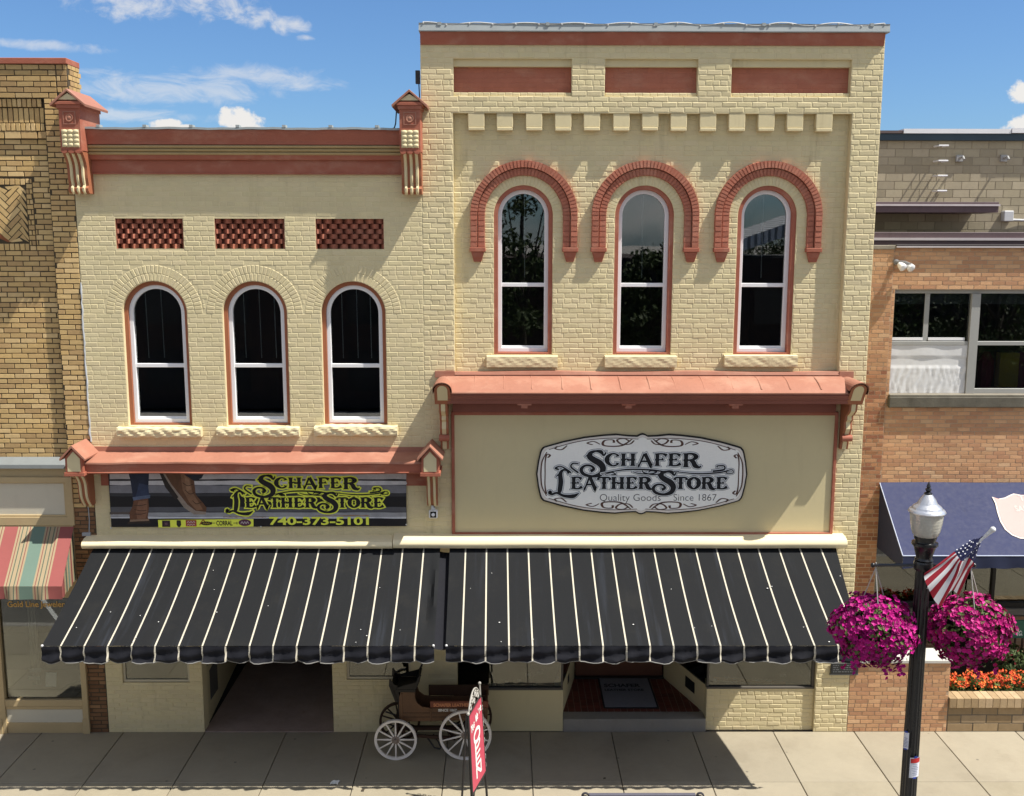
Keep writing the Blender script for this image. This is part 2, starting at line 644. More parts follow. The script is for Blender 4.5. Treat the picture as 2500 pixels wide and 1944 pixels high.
def ring_bricks(mb, cx, cz, r0, r1, n, y, proud, bev, jit, tone, a0=0.0, a1=math.pi, gap=.008):
    for i in range(n):
        t0 = a0 + (a1 - a0) * i / n + gap / r1 / 2
        t1 = a0 + (a1 - a0) * (i + 1) / n - gap / r1 / 2
        j = lambda: rnd.uniform(-jit, jit)
        p = proud + rnd.uniform(-.5, .5) * jit
        pts = [(r0, t0), (r1, t0), (r1, t1), (r0, t1)]
        db = bev / r1
        ins = [(r0 + bev, t0 + db), (r1 - bev, t0 + db), (r1 - bev, t1 - db), (r0 + bev, t1 - db)]
        o = [(cx + r * math.cos(t) + j(), cz + r * math.sin(t) + j()) for r, t in pts]
        q = [(cx + r * math.cos(t), cz + r * math.sin(t)) for r, t in ins]
        mb.add([(a, y + .001, b) for a, b in o] + [(a, y - p, b) for a, b in q],
               [(4, 5, 6, 7), (0, 1, 5, 4), (1, 2, 6, 5), (2, 3, 7, 6), (3, 0, 4, 7)], col=tone())


def arch_loop(cx, zb, zs, r, n=24):
    """closed loop: up the left jamb, over the arch, down the right jamb"""
    pts = [(cx - r, zb), (cx - r, (zb + zs) / 2)]
    for i in range(n + 1):
        a = math.pi - math.pi * i / n
        pts.append((cx + r * math.cos(a), zs + r * math.sin(a)))
    pts += [(cx + r, (zb + zs) / 2), (cx + r, zb)]
    return pts


def rect_loop(x0, x1, z0, z1):
    return [(x0, z0), (x0, z1), (x1, z1), (x1, z0)]


def frame_ring(mb, outer, inner, y0, y1, **k):
    n = len(outer)
    vs = [(x, y0, z) for x, z in outer] + [(x, y0, z) for x, z in inner] + [(x, y1, z) for x, z in outer] + [(x, y1, z) for x, z in inner]
    fs = []
    for i in range(n):
        j = (i + 1) % n
        fs += [(i, j, n + j, n + i), (n + i, n + j, 3 * n + j, 3 * n + i), (j, i, 2 * n + i, 2 * n + j)]
    mb.add(vs, fs, **k)


def wall_face(mb, outer, holes, y, depth=.14, edge=.3, **k):
    """flat wall with openings: face, reveals of the openings and returned outer edge"""
    loops = [outer] + holes
    tris = tessellate_polygon([[Vector((a, b, 0)) for a, b in lp] for lp in loops])
    flat = [p for lp in loops for p in lp]
    mb.add([(a, y, b) for a, b in flat], [tuple(t) for t in tris], **k)
    for q, lp in enumerate(loops):
        d = edge if q == 0 else depth
        if not d:
            continue
        n = len(lp)
        mb.add([(a, y, b) for a, b in lp] + [(a, y + d, b) for a, b in lp], [(i, (i + 1) % n, (i + 1) % n + n, i + n) for i in range(n)], **k)


def ex_rect(x0, x1, z0, z1):
    return lambda za, zb: [(x0, x1)] if (zb > z0 + .012 and za < z1 - .012) else []


def ex_arch(cx, zb0, zs, r, ring):
    def f(za, zb):
        if zb <= zb0 + .012 or za >= zs + ring:
            return []
        if za < zs - .01:
            return [(cx - r, cx + r)]
        w = math.sqrt(max(0, ring * ring - (za - zs) ** 2))
        return [(cx - w, cx + w)]
    return f


def cream_tone():
    v = rnd.uniform(.96, 1.03)
    return (v, v * rnd.uniform(.99, 1.008), v * rnd.uniform(.975, 1.015))


BUFF = [(.41, .275, .115), (.45, .31, .135), (.38, .245, .10), (.48, .335, .16), (.33, .21, .09), (.43, .28, .11), (.29, .18, .08)]


def calm(c, m, k):
    return tuple(a * k + b * (1 - k) for a, b in zip(c, m))


def buff_tone():
    c = tuple(q * g_ for q, g_ in zip(calm(pick(BUFF), (.40, .265, .115), .65), (1.42, 1.46, 1.5)))
    if rnd.random() < .007:
        c = (.27, .095, .04)
    v = rnd.uniform(.92, 1.08)
    return tuple(q * v for q in c)


BROWN = [(.20, .105, .05), (.24, .125, .06), (.17, .085, .04), (.27, .15, .07)]


def brown_tone():
    v = rnd.uniform(.85, 1.1)
    return tuple(q * v for q in pick(BROWN))


ORANGE = [(.45, .22, .11), (.49, .25, .13), (.41, .19, .095), (.37, .16, .085), (.52, .28, .15), (.46, .225, .115), (.34, .145, .08)]


def orange_tone():
    c = tuple(q * g_ for q, g_ in zip(calm(pick(ORANGE), (.43, .225, .12), .55), (1.26, 1.42, 1.45)))
    if rnd.random() < .04:
        c = (.62, .40, .23)
    v = rnd.uniform(.9, 1.08)
    return tuple(q * v for q in c)


def dim_orange_tone():
    v = rnd.uniform(.62, .95)
    return tuple(q * v for q in pick(ORANGE))


# ================================================================== ground
SLAB = 1.264
m = MB()
ys = [0.0, -1.49, -2.98, -4.35]
xs0 = .372 - SLAB * 14
for i in range(30):
    for j in range(3):
        v = rnd.uniform(.93, 1.05)
        jx = rnd.uniform(-.008, .008)
        m.box(xs0 + i * SLAB + .006, xs0 + (i + 1) * SLAB - .006, ys[j + 1] + .004, ys[j] - (.004 if j else 0), -.12, rnd.uniform(-.0015, .0015), col=(v, v, v * rnd.uniform(.97, 1.02)))
kind(m.build('sidewalk', CONC, bevel=.006), 'structure')
m = MB()
m.box(-26, 26, -4.345, 1.0, -.2, -.05)
kind(m.build('sidewalk_bed', CONCD), 'structure')
m = MB()
m.box(-60, 60, -4.55, -4.356, -.2, 0.0)
kind(m.build('kerb', CONCD, bevel=.015), 'structure')
m = MB()
m.quad((-120, -24, -.14), (120, -24, -.14), (120, -4.4, -.14), (-120, -4.4, -.14))
kind(m.build('road', ASPH), 'structure')
m = MB()
for i in range(34):
    for (ya, s) in ((-5.0, -1), (-20.6, 1)):
        x = -40 + i * 2.8
        dx = 3.0
        yb = ya - 4.2 if s < 0 else ya + 4.2
        m.quad((x, ya, -.135), (x + .11, ya, -.135), (x + .11 - dx, yb, -.135), (x - dx, yb, -.135))
m.box(-110, 110, -12.9, -12.78, -.138, -.135)
kind(m.build('road_markings', ROADPAINT), 'structure')
m = MB()
m.quad((-900, -900, -.19), (900, -900, -.19), (900, 900, -.19), (-900, 900, -.19))
kind(m.build('ground', CONCD), 'structure')
m = MB()
m.box(-120, 120, -29, -24, -.2, 0)
kind(m.build('far_sidewalk', CONCD), 'structure')

exec_order = []

# ================================================================== left painted brick building
AX0, AX1 = -6.17, -1.213
A_TOP = 9.02
bA = thing('brick_shop_building', (-3.7, 0, 0), 'two-storey cream painted brick shop building with brick lattice vents and arched windows', 'building')


def sash_window(parent, cx, zb, zs, r, y, rail_z, sillpts, sill_bump, cords, seedv, case_y=.07, case_m=None):
    """arched two-light window: white frame, terracotta casing, panes, rock-faced sill"""
    N_ = 28
    out = arch_loop(cx, zb, zs, r + .004, N_)
    w_case, w_sash = .058, .058
    l1 = arch_loop(cx, zb + .03, zs, r - w_case, N_)
    l2 = arch_loop(cx, zb + .03 + w_sash, zs, r - w_case - w_sash, N_)
    ri = r - w_case - w_sash
    m = MB()
    frame_ring(m, l1, l2, y + .105, y + .165)
    m.box(cx - ri - .004, cx + ri + .004, y + .112, y + .16, rail_z - .028, rail_z + .028)
    m.box(cx - ri - .004, cx + ri + .004, y + .135, y + .163, zb + .03 + w_sash - .001, zb + .03 + w_sash + .03)
    w = m.build('window', WHITE, parent, bevel=.004)
    m = MB()
    frame_ring(m, out, l1, y + case_y, y + .15)
    m.build('casing', case_m or OXIDE, w, bevel=.004)
    m = MB()
    m.prism_xz(arch_loop(cx, zb + .06, zs, ri + .01, N_), y + .146, y + .152)
    m.build('glass', GLASS, w)
    m = MB()
    for c in cords:
        m.tube([(cx + c, y + .22, zs + math.sqrt(max(0, ri * ri - c * c)) - .01), (cx + c + .006, y + .22, rail_z + .1)], .006, 6)
    if cords:
        m.parts('blind_cord', mat('blind_cord', (.62, .64, .62), .6), w)
    # sill: rough stone with an uneven chiselled face
    x0, x1, z0, z1 = sillpts
    m = MB()
    nx, nz = 44, 5
    r2 = random.Random(seedv)
    vs, fs = [], []
    ph = [r2.uniform(0, 6) for _ in range(8)]
    for j in range(nz + 1):
        for i in range(nx + 1):
            x = x0 + (x1 - x0) * i / nx
            z = z0 + (z1 - z0) * j / nz
            b = .5 + .32 * math.sin(x * 17 + ph[0] + 2 * math.sin(z * 30 + ph[2])) * math.sin(x * 7 + ph[1]) + .22 * math.sin(x * 37 + ph[3] + z * 60) + .10 * r2.uniform(-1, 1)
            edge = min(1, 3.2 * min(j, nz - j) / nz + .25)
            pr = .10 + sill_bump * b * edge
            if j in (0, nz):
                z += .007 * math.sin(x * 14 + ph[4] + j) * math.sin(x * 31 + ph[5]) * (sill_bump > .02)
            vs.append((x, y - pr, z))
    for j in range(nz):
        for i in range(nx):
            a = j * (nx + 1) + i
            fs.append((a, a + 1, a + nx + 2, a + nx + 1))
    m.add(vs, fs)
    topr = [vs[nz * (nx + 1) + i] for i in range(nx + 1)]
    botr = [vs[i] for i in range(nx + 1)]
    for row, rise in ((topr, .012), (botr, 0)):
        m.add(row + [(x, y + .06, z + rise) for x, _, z in row], [(i, i + 1, nx + 2 + i, nx + 1 + i) for i in range(nx)])
    for e in (0, nx):
        colv = [vs[j * (nx + 1) + e] for j in range(nz + 1)]
        m.add(colv + [(x, y + .06, z) for x, _, z in colv], [(i, i + 1, nz + 2 + i, nz + 1 + i) for i in range(nz)])
    m.build('sill', STONE, w)
    return w


# measured openings
A_WIN = []
for (ul, ub_l, ur, ub_r, vt, vb) in ((300, 314, 457, 468, 688, 1041), (543, 554, 703, 707.6, 688, 1041), (784, 790.6, 942, 945.6, 685, 1038)):
    xl = (PX(ul, 755) + PX(ub_l, 1040)) / 2
    xr = (PX(ur, 760) + PX(ub_r, 1040)) / 2
    A_WIN.append(((xl + xr) / 2, (xr - xl) / 2, PZ(600, 1040), PZ(600, 687)))
a_r = sum(w[1] for w in A_WIN) / 3
A_ZB = A_WIN[0][2]
A_ZS = A_WIN[0][3] - a_r
A_VENT = []
for (u0, u1) in ((282.7, 447.6), (524.6, 695), (771, 937)):
    A_VENT.append((PX(u0, 570), PX(u1, 570), PZ(600, 608), PZ(600, 534)))

# ground floor measures
gfA_top = 2.95
xa0 = PX(267, 1787)
xa1 = PX(500, 1786)
xa2 = PX(815, 1780)
wsA = (PX(298.5, 1640), PX(462, 1640), PZ(380, 1667), 2.6)
wsB = (PX(846, 1640), PX(1003, 1640), PZ(920, 1660), 2.6)

m = MB()
holes = [arch_loop(w[0], A_ZB, A_ZS, a_r) for w in A_WIN] + [rect_loop(*v) for v in A_VENT]
wall_face(m, rect_loop(AX0, AX1, gfA_top, A_TOP), holes, 0.0, .15, .3)
ex = [ex_arch(w[0], A_ZB, A_ZS, a_r, a_r + .235) for w in A_WIN] + [ex_rect(*v) for v in A_VENT]
brickwork(m, AX0, AX1, gfA_top, A_TOP, 0, .208, .0695, .004, .0029, .0085, .0019, ex, cream_tone, 7, 3)
for w in A_WIN:
    ring_bricks(m, w[0], A_ZS, a_r + .004, a_r + .112, 30, 0, .0042, .008, .0025, cream_tone)
    ring_bricks(m, w[0], A_ZS, a_r + .117, a_r + .232, 35, 0, .0046, .008, .003, cream_tone)
# ground floor brick: pier with display window left of the entry, pier with display window right of it
for (x0, x1, hs) in ((xa0, xa1, [wsA]), (xa2, AX1, [wsB])):
    wall_face(m, rect_loop(x0, x1, 0, gfA_top), [rect_loop(*h) for h in hs], 0.0, .12, .25)
    brickwork(m, x0, min(x1, PX(1006, 1700)), 0, gfA_top, 0, .208, .0695, .008, .006, .005, .002, [ex_rect(*h) for h in hs], cream_tone, 0)
m.box(xa1 - .001, xa2 + .001, .002, .25, 2.35, gfA_top)
m.build('wall', CREAM, bA)

# lattice vents: dog-tooth bricks, corners pointing out
for v in A_VENT:
    m = MB()
    x0, x1, z0, z1 = v
    m.quad((x0, .13, z0), (x1, .13, z0), (x1, .13, z1), (x0, .13, z1), col=(.55, .5, .5))
    for (a, b) in ((x0, x0 + .006), (x1 - .006, x1)):
        m.box(a, b, .004, .128, z0, z1, col=(.8, .8, .8))
    rows, per = 6, 6.5
    hh = (z1 - z0) / rows
    pw = (x1 - x0) / per
    for r in range(rows):
        k = -1
        while True:
            xl = x0 + (k + (.5 if r % 2 else 0)) * pw
            k += 1
            if xl > x1:
                break
            pts = [(xl + .10 * pw, .125), (xl + .62 * pw, .012), (xl + .98 * pw, .075), (xl + .86 * pw, .125)]
            if pts[0][0] < x0 + .002 or pts[2][0] > x1 - .002:
                cl = [(min(max(a, x0 + .007), x1 - .007), b) for a, b in pts]
                if cl[2][0] - cl[0][0] < .03:
                    continue
                pts = cl
            za, zb = z0 + r * hh + .003, z0 + (r + 1) * hh - .003
            t = rnd.uniform(.85, 1.1)
            n = 4
            m.add([(a, b, za) for a, b in pts] + [(a, b, zb) for a, b in pts],
                  [(i, (i + 1) % n, (i + 1) % n + n, i + n) for i in range(n)] + [(3, 2, 1, 0), (4, 5, 6, 7)], col=(t, t, t))
    m.build('vent_lattice', REDBR, bA)

railA = PZ(600, 895)
for i, w in enumerate(A_WIN):
    su = ((285, 490.6, 1069, 1045), (529, 730, 1067, 1044), (767, 970, 1065, 1041))[i]
    sash_window(bA, w[0], A_ZB, A_ZS, a_r, 0.0, railA,
                (PX(su[0], 1056, -.1), PX(su[1], 1056, -.1), PZ(400, su[2] - 1, -.1), PZ(400, su[3] + 1, -.1)), .030,
                ((-.20, .03), (-.21, .02, .24), (-.2, .02, .22))[i], 20 + i)

# crowning cornice
zc = lambda v, y: PZ(600, v, y)
cxl, cxr = PX(196, 350, -.15), PX(985, 350, -.15)
m = MB()
zA, zB = zc(319, -.19), zc(353, -.17)
wv = random.Random(5)


def cornice_wob(x, i):
    return ((.006 * math.sin(x * 3.1) + .003 * math.sin(x * 11), .006 * math.sin(x * 4.3 + 1)) if i in (1, 2) else (0, 0))


m.sweep_x([(.1, zA + .02), (-.19, zA + .02), (-.185, zA - .03), (-.165, zB + .045), (-.165, zB), (.1, zB)], cxl, cxr, seg=60, wob=cornice_wob)
zD = zc(392, -.06)
zE = zc(426, -.03)
m.sweep_x([(.1, zB - .14), (-.10, zB - .14), (-.085, zB - .20), (-.055, zD), (.1, zD)], cxl, cxr)
m.sweep_x([(.1, zD - .002), (-.035, zD - .002), (-.035, zE + .02), (-.05, zE + .014), (-.05, zE), (.1, zE)], AX0 + .1, cxr)
cor = m.build('cornice', RED, bA)
m = MB()
zF = zB - .002
for k, (ya, h) in enumerate(((-.15, .046), (-.13, .046), (-.112, .046))):
    prof = [(.1, zF)]
    for q in range(7):
        a = math.pi * q / 6
        prof.append((ya - .030 * math.sin(a) + .016, zF - h * q / 6))
    prof.append((.1, zF - h))
    m.sweep_x(prof, cxl, cxr)
    zF -= h + .001
m.build('moulding', mat('shaded_cream_moulding', (.42, .315, .16), .65, .08, 3, stain=.4), cor, smooth=True)  # cream moulding darkened to tan, cornice shade put into its colour
m = MB()
m.sweep_x([(.45, zA + .021), (-.20, zA + .021), (-.215, zA + .012), (-.215, zA + .042), (.45, zA + .05)], cxl, cxr, seg=50,
          wob=lambda x, i: (0, .004 * math.sin(x * 5) + .003 * math.sin(x * 17)))
for q in range(7):
    x = cxl + (q + .4) * (cxr - cxl) / 7
    m.box(x, x + .05, -.219, -.10, zA + .043, zA + .075)
m.build('flashing', GREYMET, cor)

# cornice end brackets with little gabled caps
BTOP_Y = -.36


def cornice_bracket(xc, z_foot, z_scallop, z_bead, z_post, z_peak, hw):
    """post with beaded panel standing on a fluted scroll, gabled cap running back over the parapet"""
    m = MB()
    m.box(xc - hw, xc + hw, BTOP_Y, .35, z_scallop + .04, z_post)
    m.box(xc - hw - .02, xc + hw + .02, BTOP_Y - .02, .35, z_post - .07, z_post - .02)
    m.box(xc - hw - .035, xc + hw + .035, BTOP_Y - .035, .35, z_post - .02, z_post + .02)
    # scalloped apron
    for k in range(3):
        w = 2 * hw / 3
        x0 = xc - hw + k * w
        poly = [(x0, z_scallop + .045)] + [(x0 + w / 2 - w / 2 * math.cos(math.pi * q / 8), z_scallop + .045 - .045 * math.sin(math.pi * q / 8)) for q in range(1, 8)] + [(x0 + w, z_scallop + .045)]
        m.prism_xz(poly, BTOP_Y - .012, BTOP_Y + .05)
    b = m.build('cornice_bracket', RED, bA, bevel=.006)
    # scroll
    m = MB()
    H_ = z_scallop - z_foot
    prof = []
    for q in range(17):
        t = q / 16
        yy = -.34 + .27 * (t + .16 * math.sin(2 * math.pi * t)) if t < .8 else -.34 + .27 * (.8 + .16 * math.sin(1.6 * math.pi)) - .05 * math.sin((t - .8) * 5 * math.pi)
        prof.append((yy, z_scallop + .03 - (H_ + .03) * t))
    m.sweep_x(prof + [(0.0, z_foot), (0.0, z_scallop + .03)], xc - hw + .005, xc + hw - .005)
    m.build('scroll', OXIDE, b)
    m = MB()
    for k in (-1, 0, 1):
        m.tube([(xc + k * hw * .55, y - .004, z) for y, z in prof], .022, 6)
    m.build('fluting', CREAMTRIM, b, smooth=True)
    m = MB()
    m.box(xc - hw * .82, xc + hw * .82, BTOP_Y - .006, BTOP_Y, z_bead - .24, z_bead)
    for r in range(4):
        for c in range(3):
            m.ball((xc + (c - 1) * hw * .54, BTOP_Y - .008, z_bead - .03 - r * .06), .036, 10, (1.15, .55, .85))
    m.build('bead_panel', CREAMTRIM, b, smooth=True)
    m = MB()
    zr = (z_bead + z_post) / 2 - .02
    frame_ring(m, rect_loop(xc - .088, xc + .088, zr - .088, zr + .088), rect_loop(xc - .075, xc + .075, zr - .075, zr + .075), BTOP_Y - .008, BTOP_Y + .001)
    m.lathe([(.055, 0), (.05, -.014), (.03, -.008), (.012, -.016)], (xc, BTOP_Y, zr), 16, 'y')
    m.build('rosette', SALMON, b)
    # gabled cap
    m = MB()
    ov = hw + .095
    ze = z_post + .0
    y0, y1 = BTOP_Y - .045, .42
    th = .035
    for s in (-1, 1):
        m.hexa([(xc + s * ov, y0, ze - .05), (xc + s * ov, y1, ze - .05), (xc, y1, z_peak - th), (xc, y0, z_peak - th),
                (xc + s * (ov + .008), y0, ze - .05 + th), (xc + s * (ov + .008), y1, ze - .05 + th), (xc, y1, z_peak), (xc, y0, z_peak)])
    m.box(xc - hw - .01, xc + hw + .01, BTOP_Y + .02, .38, z_post + .02, z_post + .06)
    m.build('cap_roof', SALMON, b, bevel=.004)
    m = MB()
    m.prism_xz([(xc - hw * .95, z_post + .045), (xc + hw * .95, z_post + .045), (xc, z_peak - .06)], BTOP_Y - .02, .40)
    m.build('gable', CREAMTRIM, b)
    return b


zp = lambda v, y=BTOP_Y: PZ(1000, v, y)
xr_b = PX(1001, 330, BTOP_Y)
xl_b = PX(170, 300, BTOP_Y)
for xb in (xl_b, xr_b):
    cornice_bracket(xb, PZ(1000, 475, -.05), zp(377), zp(318), zp(254), zp(219), .145)

# lower pent ledge with gabled ends
LY = -.42
lx0, lx1 = PX(190, 1130, LY), PX(1036, 1130, LY)
zl_wall = PZ(600, 1103, -.03)
zl_lip = PZ(600, 1131, LY)
zl_bot = PZ(600, 1157, LY + .03)
m = MB()
m.sweep_x([(.01, zl_wall + .075), (-.03, zl_wall + .075), (-.034, zl_wall + .004), (LY - .01, zl_lip + .012), (LY - .014, zl_lip - .012), (-.02, zl_wall - .06)], lx0, lx1, seg=60,
          wob=lambda x, i: ((.0, .006 * math.sin(x * 2.3) + .003 * math.sin(x * 9)) if i in (3, 4) else (0, .008 * math.sin(x * 1.7 + 1) if i in (0, 1) else 0)))
led = m.build('pent_ledge', SALMON, bA)
m = MB()
m.sweep_x([(-.02, zl_lip - .03), (LY + .008, zl_lip - .014), (LY + .012, zl_bot + .035), (LY - .002, zl_bot + .022), (LY + .02, zl_bot), (-.02, zl_bot)], lx0 + .02, lx1 - .02, seg=40,
          wob=lambda x, i: ((.004 * math.sin(x * 6), .005 * math.sin(x * 3.3)) if i in (3, 4) else (0, 0)))
m.build('fascia', RED, led)
m = MB()
m.box(AX0 + .12, PX(1045, 1170), -.019, .0, PZ(600, 1186, -.02), zl_bot - .002)
m.build('frieze', RED, led)


def ledge_gable(xc, hw):
    m = MB()
    y0 = LY - .07
    zb, ze, zk = zl_bot - .005, zl_lip + .10, zl_lip + .26
    m.box(xc - hw - .02, xc + hw + .02, y0 - .015, -.01, zb - .01, zb + .045)
    m.prism_xz([(xc - hw, zb + .045), (xc + hw, zb + .045), (xc + hw, ze), (xc, zk - .03), (xc - hw, ze)], y0, -.03)
    g = m.build('ledge_gable', RED, bA, bevel=.004)
    m = MB()
    for s in (-1, 1):
        o = hw + .055
        zz = ze - .045
        m.hexa([(xc + s * o, y0 - .05, zz), (xc + s * o, -.012, zz), (xc, -.012, zk - .012), (xc, y0 - .05, zk - .012),
                (xc + s * (o + .008), y0 - .05, zz + .03), (xc + s * (o + .008), -.012, zz + .03), (xc, -.012, zk + .022), (xc, y0 - .05, zk + .022)])
    m.build('gable_roof', SALMON, g, bevel=.003)
    m = MB()
    i = hw * .74
    m.prism_xz([(xc - i, zb + .06), (xc + i, zb + .06), (xc + i, ze - .02), (xc, zk - .075), (xc - i, ze - .02)], y0 - .006, y0 + .03)
    m.build('gable_panel', CREAMTRIM, g)
    # fluted bracket under the gable
    m = MB()
    prof = []
    for q in range(17):
        t = q / 16
        prof.append((-.36 + .27 * (t + .14 * math.sin(2 * math.pi * t)), zb - .012 - (zb - zfoot) * t))
    m.sweep_x(prof + [(0, zfoot), (0, zb - .012)], xc - hw * .62, xc + hw * .62)
    m.build('ledge_bracket', OXIDE, g)
    m = MB()
    for k in (-.32, .32):
        m.tube([(xc + k * hw, y - .004, z) for y, z in prof], .019, 6)
        m.ball((xc + k * hw, -.10, zfoot + .07), .028, 8)
    m.build('fluting', CREAMTRIM, g, smooth=True)


zfoot = PZ(200, 1232, -.08)
ledge_gable(PX(181, 1145, LY - .07), .125)
ledge_gable(PX(1050, 1140, LY - .07), .125)

# shop front pieces
m = MB()
for (x0, x1, z0, z1) in (wsA, wsB):
    frame_ring(m, rect_loop(x0, x1, z0, z1), rect_loop(x0 + .035, x1 - .035, z0 + .035, z1 - .035), .03, .09)
sw = m.parts('display_window', mat('cream_window_frame', (.56, .50, .36), .5, .05), bA, bevel=.004)
m = MB()
for (x0, x1, z0, z1) in (wsA, wsB):
    m.box(x0 + .03, x1 - .03, .056, .062, z0 + .03, z1 - .03)
m.parts('glass', SHOPGLASS, sw[0])
# splayed entry: knee walls, glass above, brown floor
kx = PG(577, 1622, .02)
kh = PZ(500, 1648)
m = MB()


def vertical_slab(mb, a, b, z0, z1, th, **k):
    d = Vector((b[0] - a[0], b[1] - a[1], 0)).normalized()
    n_ = Vector((-d.y, d.x, 0)) * th
    mb.hexa([(a[0], a[1], z0), (b[0], b[1], z0), (b[0] + n_.x, b[1] + n_.y, z0), (a[0] + n_.x, a[1] + n_.y, z0),
             (a[0], a[1], z1), (b[0], b[1], z1), (b[0] + n_.x, b[1] + n_.y, z1), (a[0] + n_.x, a[1] + n_.y, z1)], **k)


eL0, eL1 = (xa1, .012), (kx.x + (kx.x - xa1) * .12, kx.y * 1.12)
eR0, eR1 = (xa2, .012), (xa2 - .35, kx.y * 1.12)
vertical_slab(m, eL0, eL1, 0, kh, .16)
vertical_slab(m, eR1, eR0, 0, kh, .16)
m.parts('entry_knee_wall', CREAMSMOOTH, bA, bevel=.006)
m = MB()
vertical_slab(m, eL0, eL1, kh, 2.6, .01)
vertical_slab(m, eR1, eR0, kh, 2.6, .01)
m.parts('entry_glass', SHOPGLASS, bA)
m = MB()
m.box(xa1, xa2, .0, kx.y * 1.12, -.05, .012)
m.build('entry_floor', mat('worn_red_floor', (.30, .225, .19), .85, .25, 2.2, .3, 60, stain=.5), bA)
m = MB()
yb = kx.y * 1.12
m.box(eL1[0] + .05, eR1[0] - .05, yb - .04, yb + .03, .05, 2.2)
dr = m.build('shop_door', mat('dark_wood_door', (.05, .028, .018), .5, .2, 5), bA)
m = MB()
m.box(eL1[0] + .2, eR1[0] - .2, yb - .046, yb - .041, .5, 2.0)
m.build('door_glass', SHOPGLASS, dr)


def room(name, parent, x0, x1, y0, y1, z0, z1):
    m = MB()
    m.quad((x0, y1, z0), (x1, y1, z0), (x1, y1, z1), (x0, y1, z1))
    m.quad((x0, y0, z0), (x1, y0, z0), (x1, y1, z0), (x0, y1, z0))
    m.quad((x0, y0, z1), (x1, y0, z1), (x1, y1, z1), (x0, y1, z1))
    m.quad((x0, y0, z0), (x0, y1, z0), (x0, y1, z1), (x0, y0, z1))
    m.quad((x1, y0, z0), (x1, y1, z0), (x1, y1, z1), (x1, y0, z1))
    return m.build(name, INTERIOR, parent)


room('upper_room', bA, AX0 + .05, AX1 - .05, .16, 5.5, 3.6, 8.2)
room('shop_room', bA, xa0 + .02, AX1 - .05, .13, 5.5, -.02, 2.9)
m = MB()
m.box(wsA[0] - .05, xa1 - .03, .10, .9, .3, wsA[2] - .01)
m.box(xa2 + .03, AX1 - .1, .10, .9, .3, wsB[2] - .01)
m.parts('display_deck', mat('display_deck_cloth', (.10, .095, .085), .9, .1), bA)
m = MB()
m.box(AX0, AX1, .3, 14, 8.55, 8.7)
m.box(AX0, AX0 + .2, .3, 14, 0, 8.8)
m.box(AX0, AX1, 13.8, 14.0, 0, 8.8)
m.build('roof', mat('roof_membrane', (.12, .12, .12), .9), bA)

# ================================================================== tall painted brick building
BX0, BX1 = AX1, 5.31
B_TOP = PZ(1500, 76)
bB = thing('brick_store_building', (2.05, 0, 0), 'taller cream painted brick store building with terracotta arched hoods and dentil row', 'building')
FY = .122                                             # field set back behind the piers
fx0, fx1 = PX(1108, 600), PX(2064, 600)
fzT = PZ(1600, 277)
fzB = PZ(1600, 912)
B_WIN = []
for (ul, ur, vt, vb) in ((1207.6, 1347, 454, 867), (1499, 1643, 454, 867), (1796, 1941, 451, 864)):
    xl, xr = PX(ul, 650, FY), PX(ur, 650, FY)
    B_WIN.append(((xl + xr) / 2, (xr - xl) / 2))
b_r = sum(w[1] for w in B_WIN) / 3
B_ZB = PZ(1570, 866, FY)
B_ZS = PZ(1570, 453, FY) - b_r
panels = []
for (u0, u1, v0, v1) in ((1107, 1396, 145, 236), (1477, 1704, 145, 236), (1786, 2078, 141, 232)):
    panels.append((PX(u0, 190), PX(u1, 190), PZ(1500, 236), PZ(1500, 144)))
sp = (PX(1103, 1150), PX(2038, 1150), PZ(1570, 1304), PZ(1570, 1008))      # sign panel
gfB = 2.95
m = MB()
holes = [rect_loop(*p) for p in panels] + [rect_loop(fx0, fx1, fzB, fzT)]
wall_face(m, rect_loop(BX0, BX1, gfB, B_TOP), holes, 0.0, FY, .3)
ex = [ex_rect(*p) for p in panels] + [ex_rect(fx0, fx1, fzB, fzT), ex_rect(sp[0], sp[1], sp[2], sp[3] + .3)]
brickwork(m, BX0, BX1, gfB, B_TOP, 0, .212, .0735, .003, .0041, .0105, .0038, ex, cream_tone, 6, 2)
# recessed field with window openings
wh = [arch_loop(w[0], B_ZB, B_ZS, b_r) for w in B_WIN]
wall_face(m, rect_loop(fx0 - .02, fx1 + .02, fzB - .02, fzT + .02), wh, FY, .15, 0)
exf = [ex_arch(w[0], B_ZB, B_ZS, b_r, b_r + .35) for w in B_WIN]
brickwork(m, fx0, fx1, fzB, fzT, FY, .212, .0735, .003, .0038, .0105, .0033, exf, cream_tone, 6, 2)
for w in B_WIN:
    ring_bricks(m, w[0], B_ZS, b_r + .004, b_r + .14, 30, FY, .004, .003, .002, cream_tone)
# panel linings: a stepped course above and below each recessed panel
for (x0, x1, z0, z1) in panels:
    m.box(x0, x1, .05, FY + .02, z1 - .10, z1)
    m.box(x0, x1, .03, FY + .02, z0, z0 + .055)
    brickwork(m, x0, x1, z0, z0 + .055, .03, .105, .055, .004, .005, .007, .003, (), cream_tone, 0)
m.build('wall', CREAM, bB)
for k in range(13):
    m = MB()
    x = PX(1142, 300) + k * (PX(1992, 300) - PX(1142, 300)) / 12
    w = .232
    z1, z0 = fzT - .001, PZ(1570, 320)
    dx, dz = rnd.uniform(-.006, .006), rnd.uniform(-.006, .006)
    v = rnd.uniform(.96, 1.04)
    m.box(x + dx, x + w + dx, .004 + rnd.uniform(-.003, .003), FY, z0 + dz + .045, z1, col=(v, v, v))
    m.box(x + dx + .004, x + w + dx - rnd.uniform(0, .008), -.006, FY, z0 + dz, z0 + dz + .044, col=(v, v, v))
    m.build('dentil', CREAM, bB, bevel=.006)
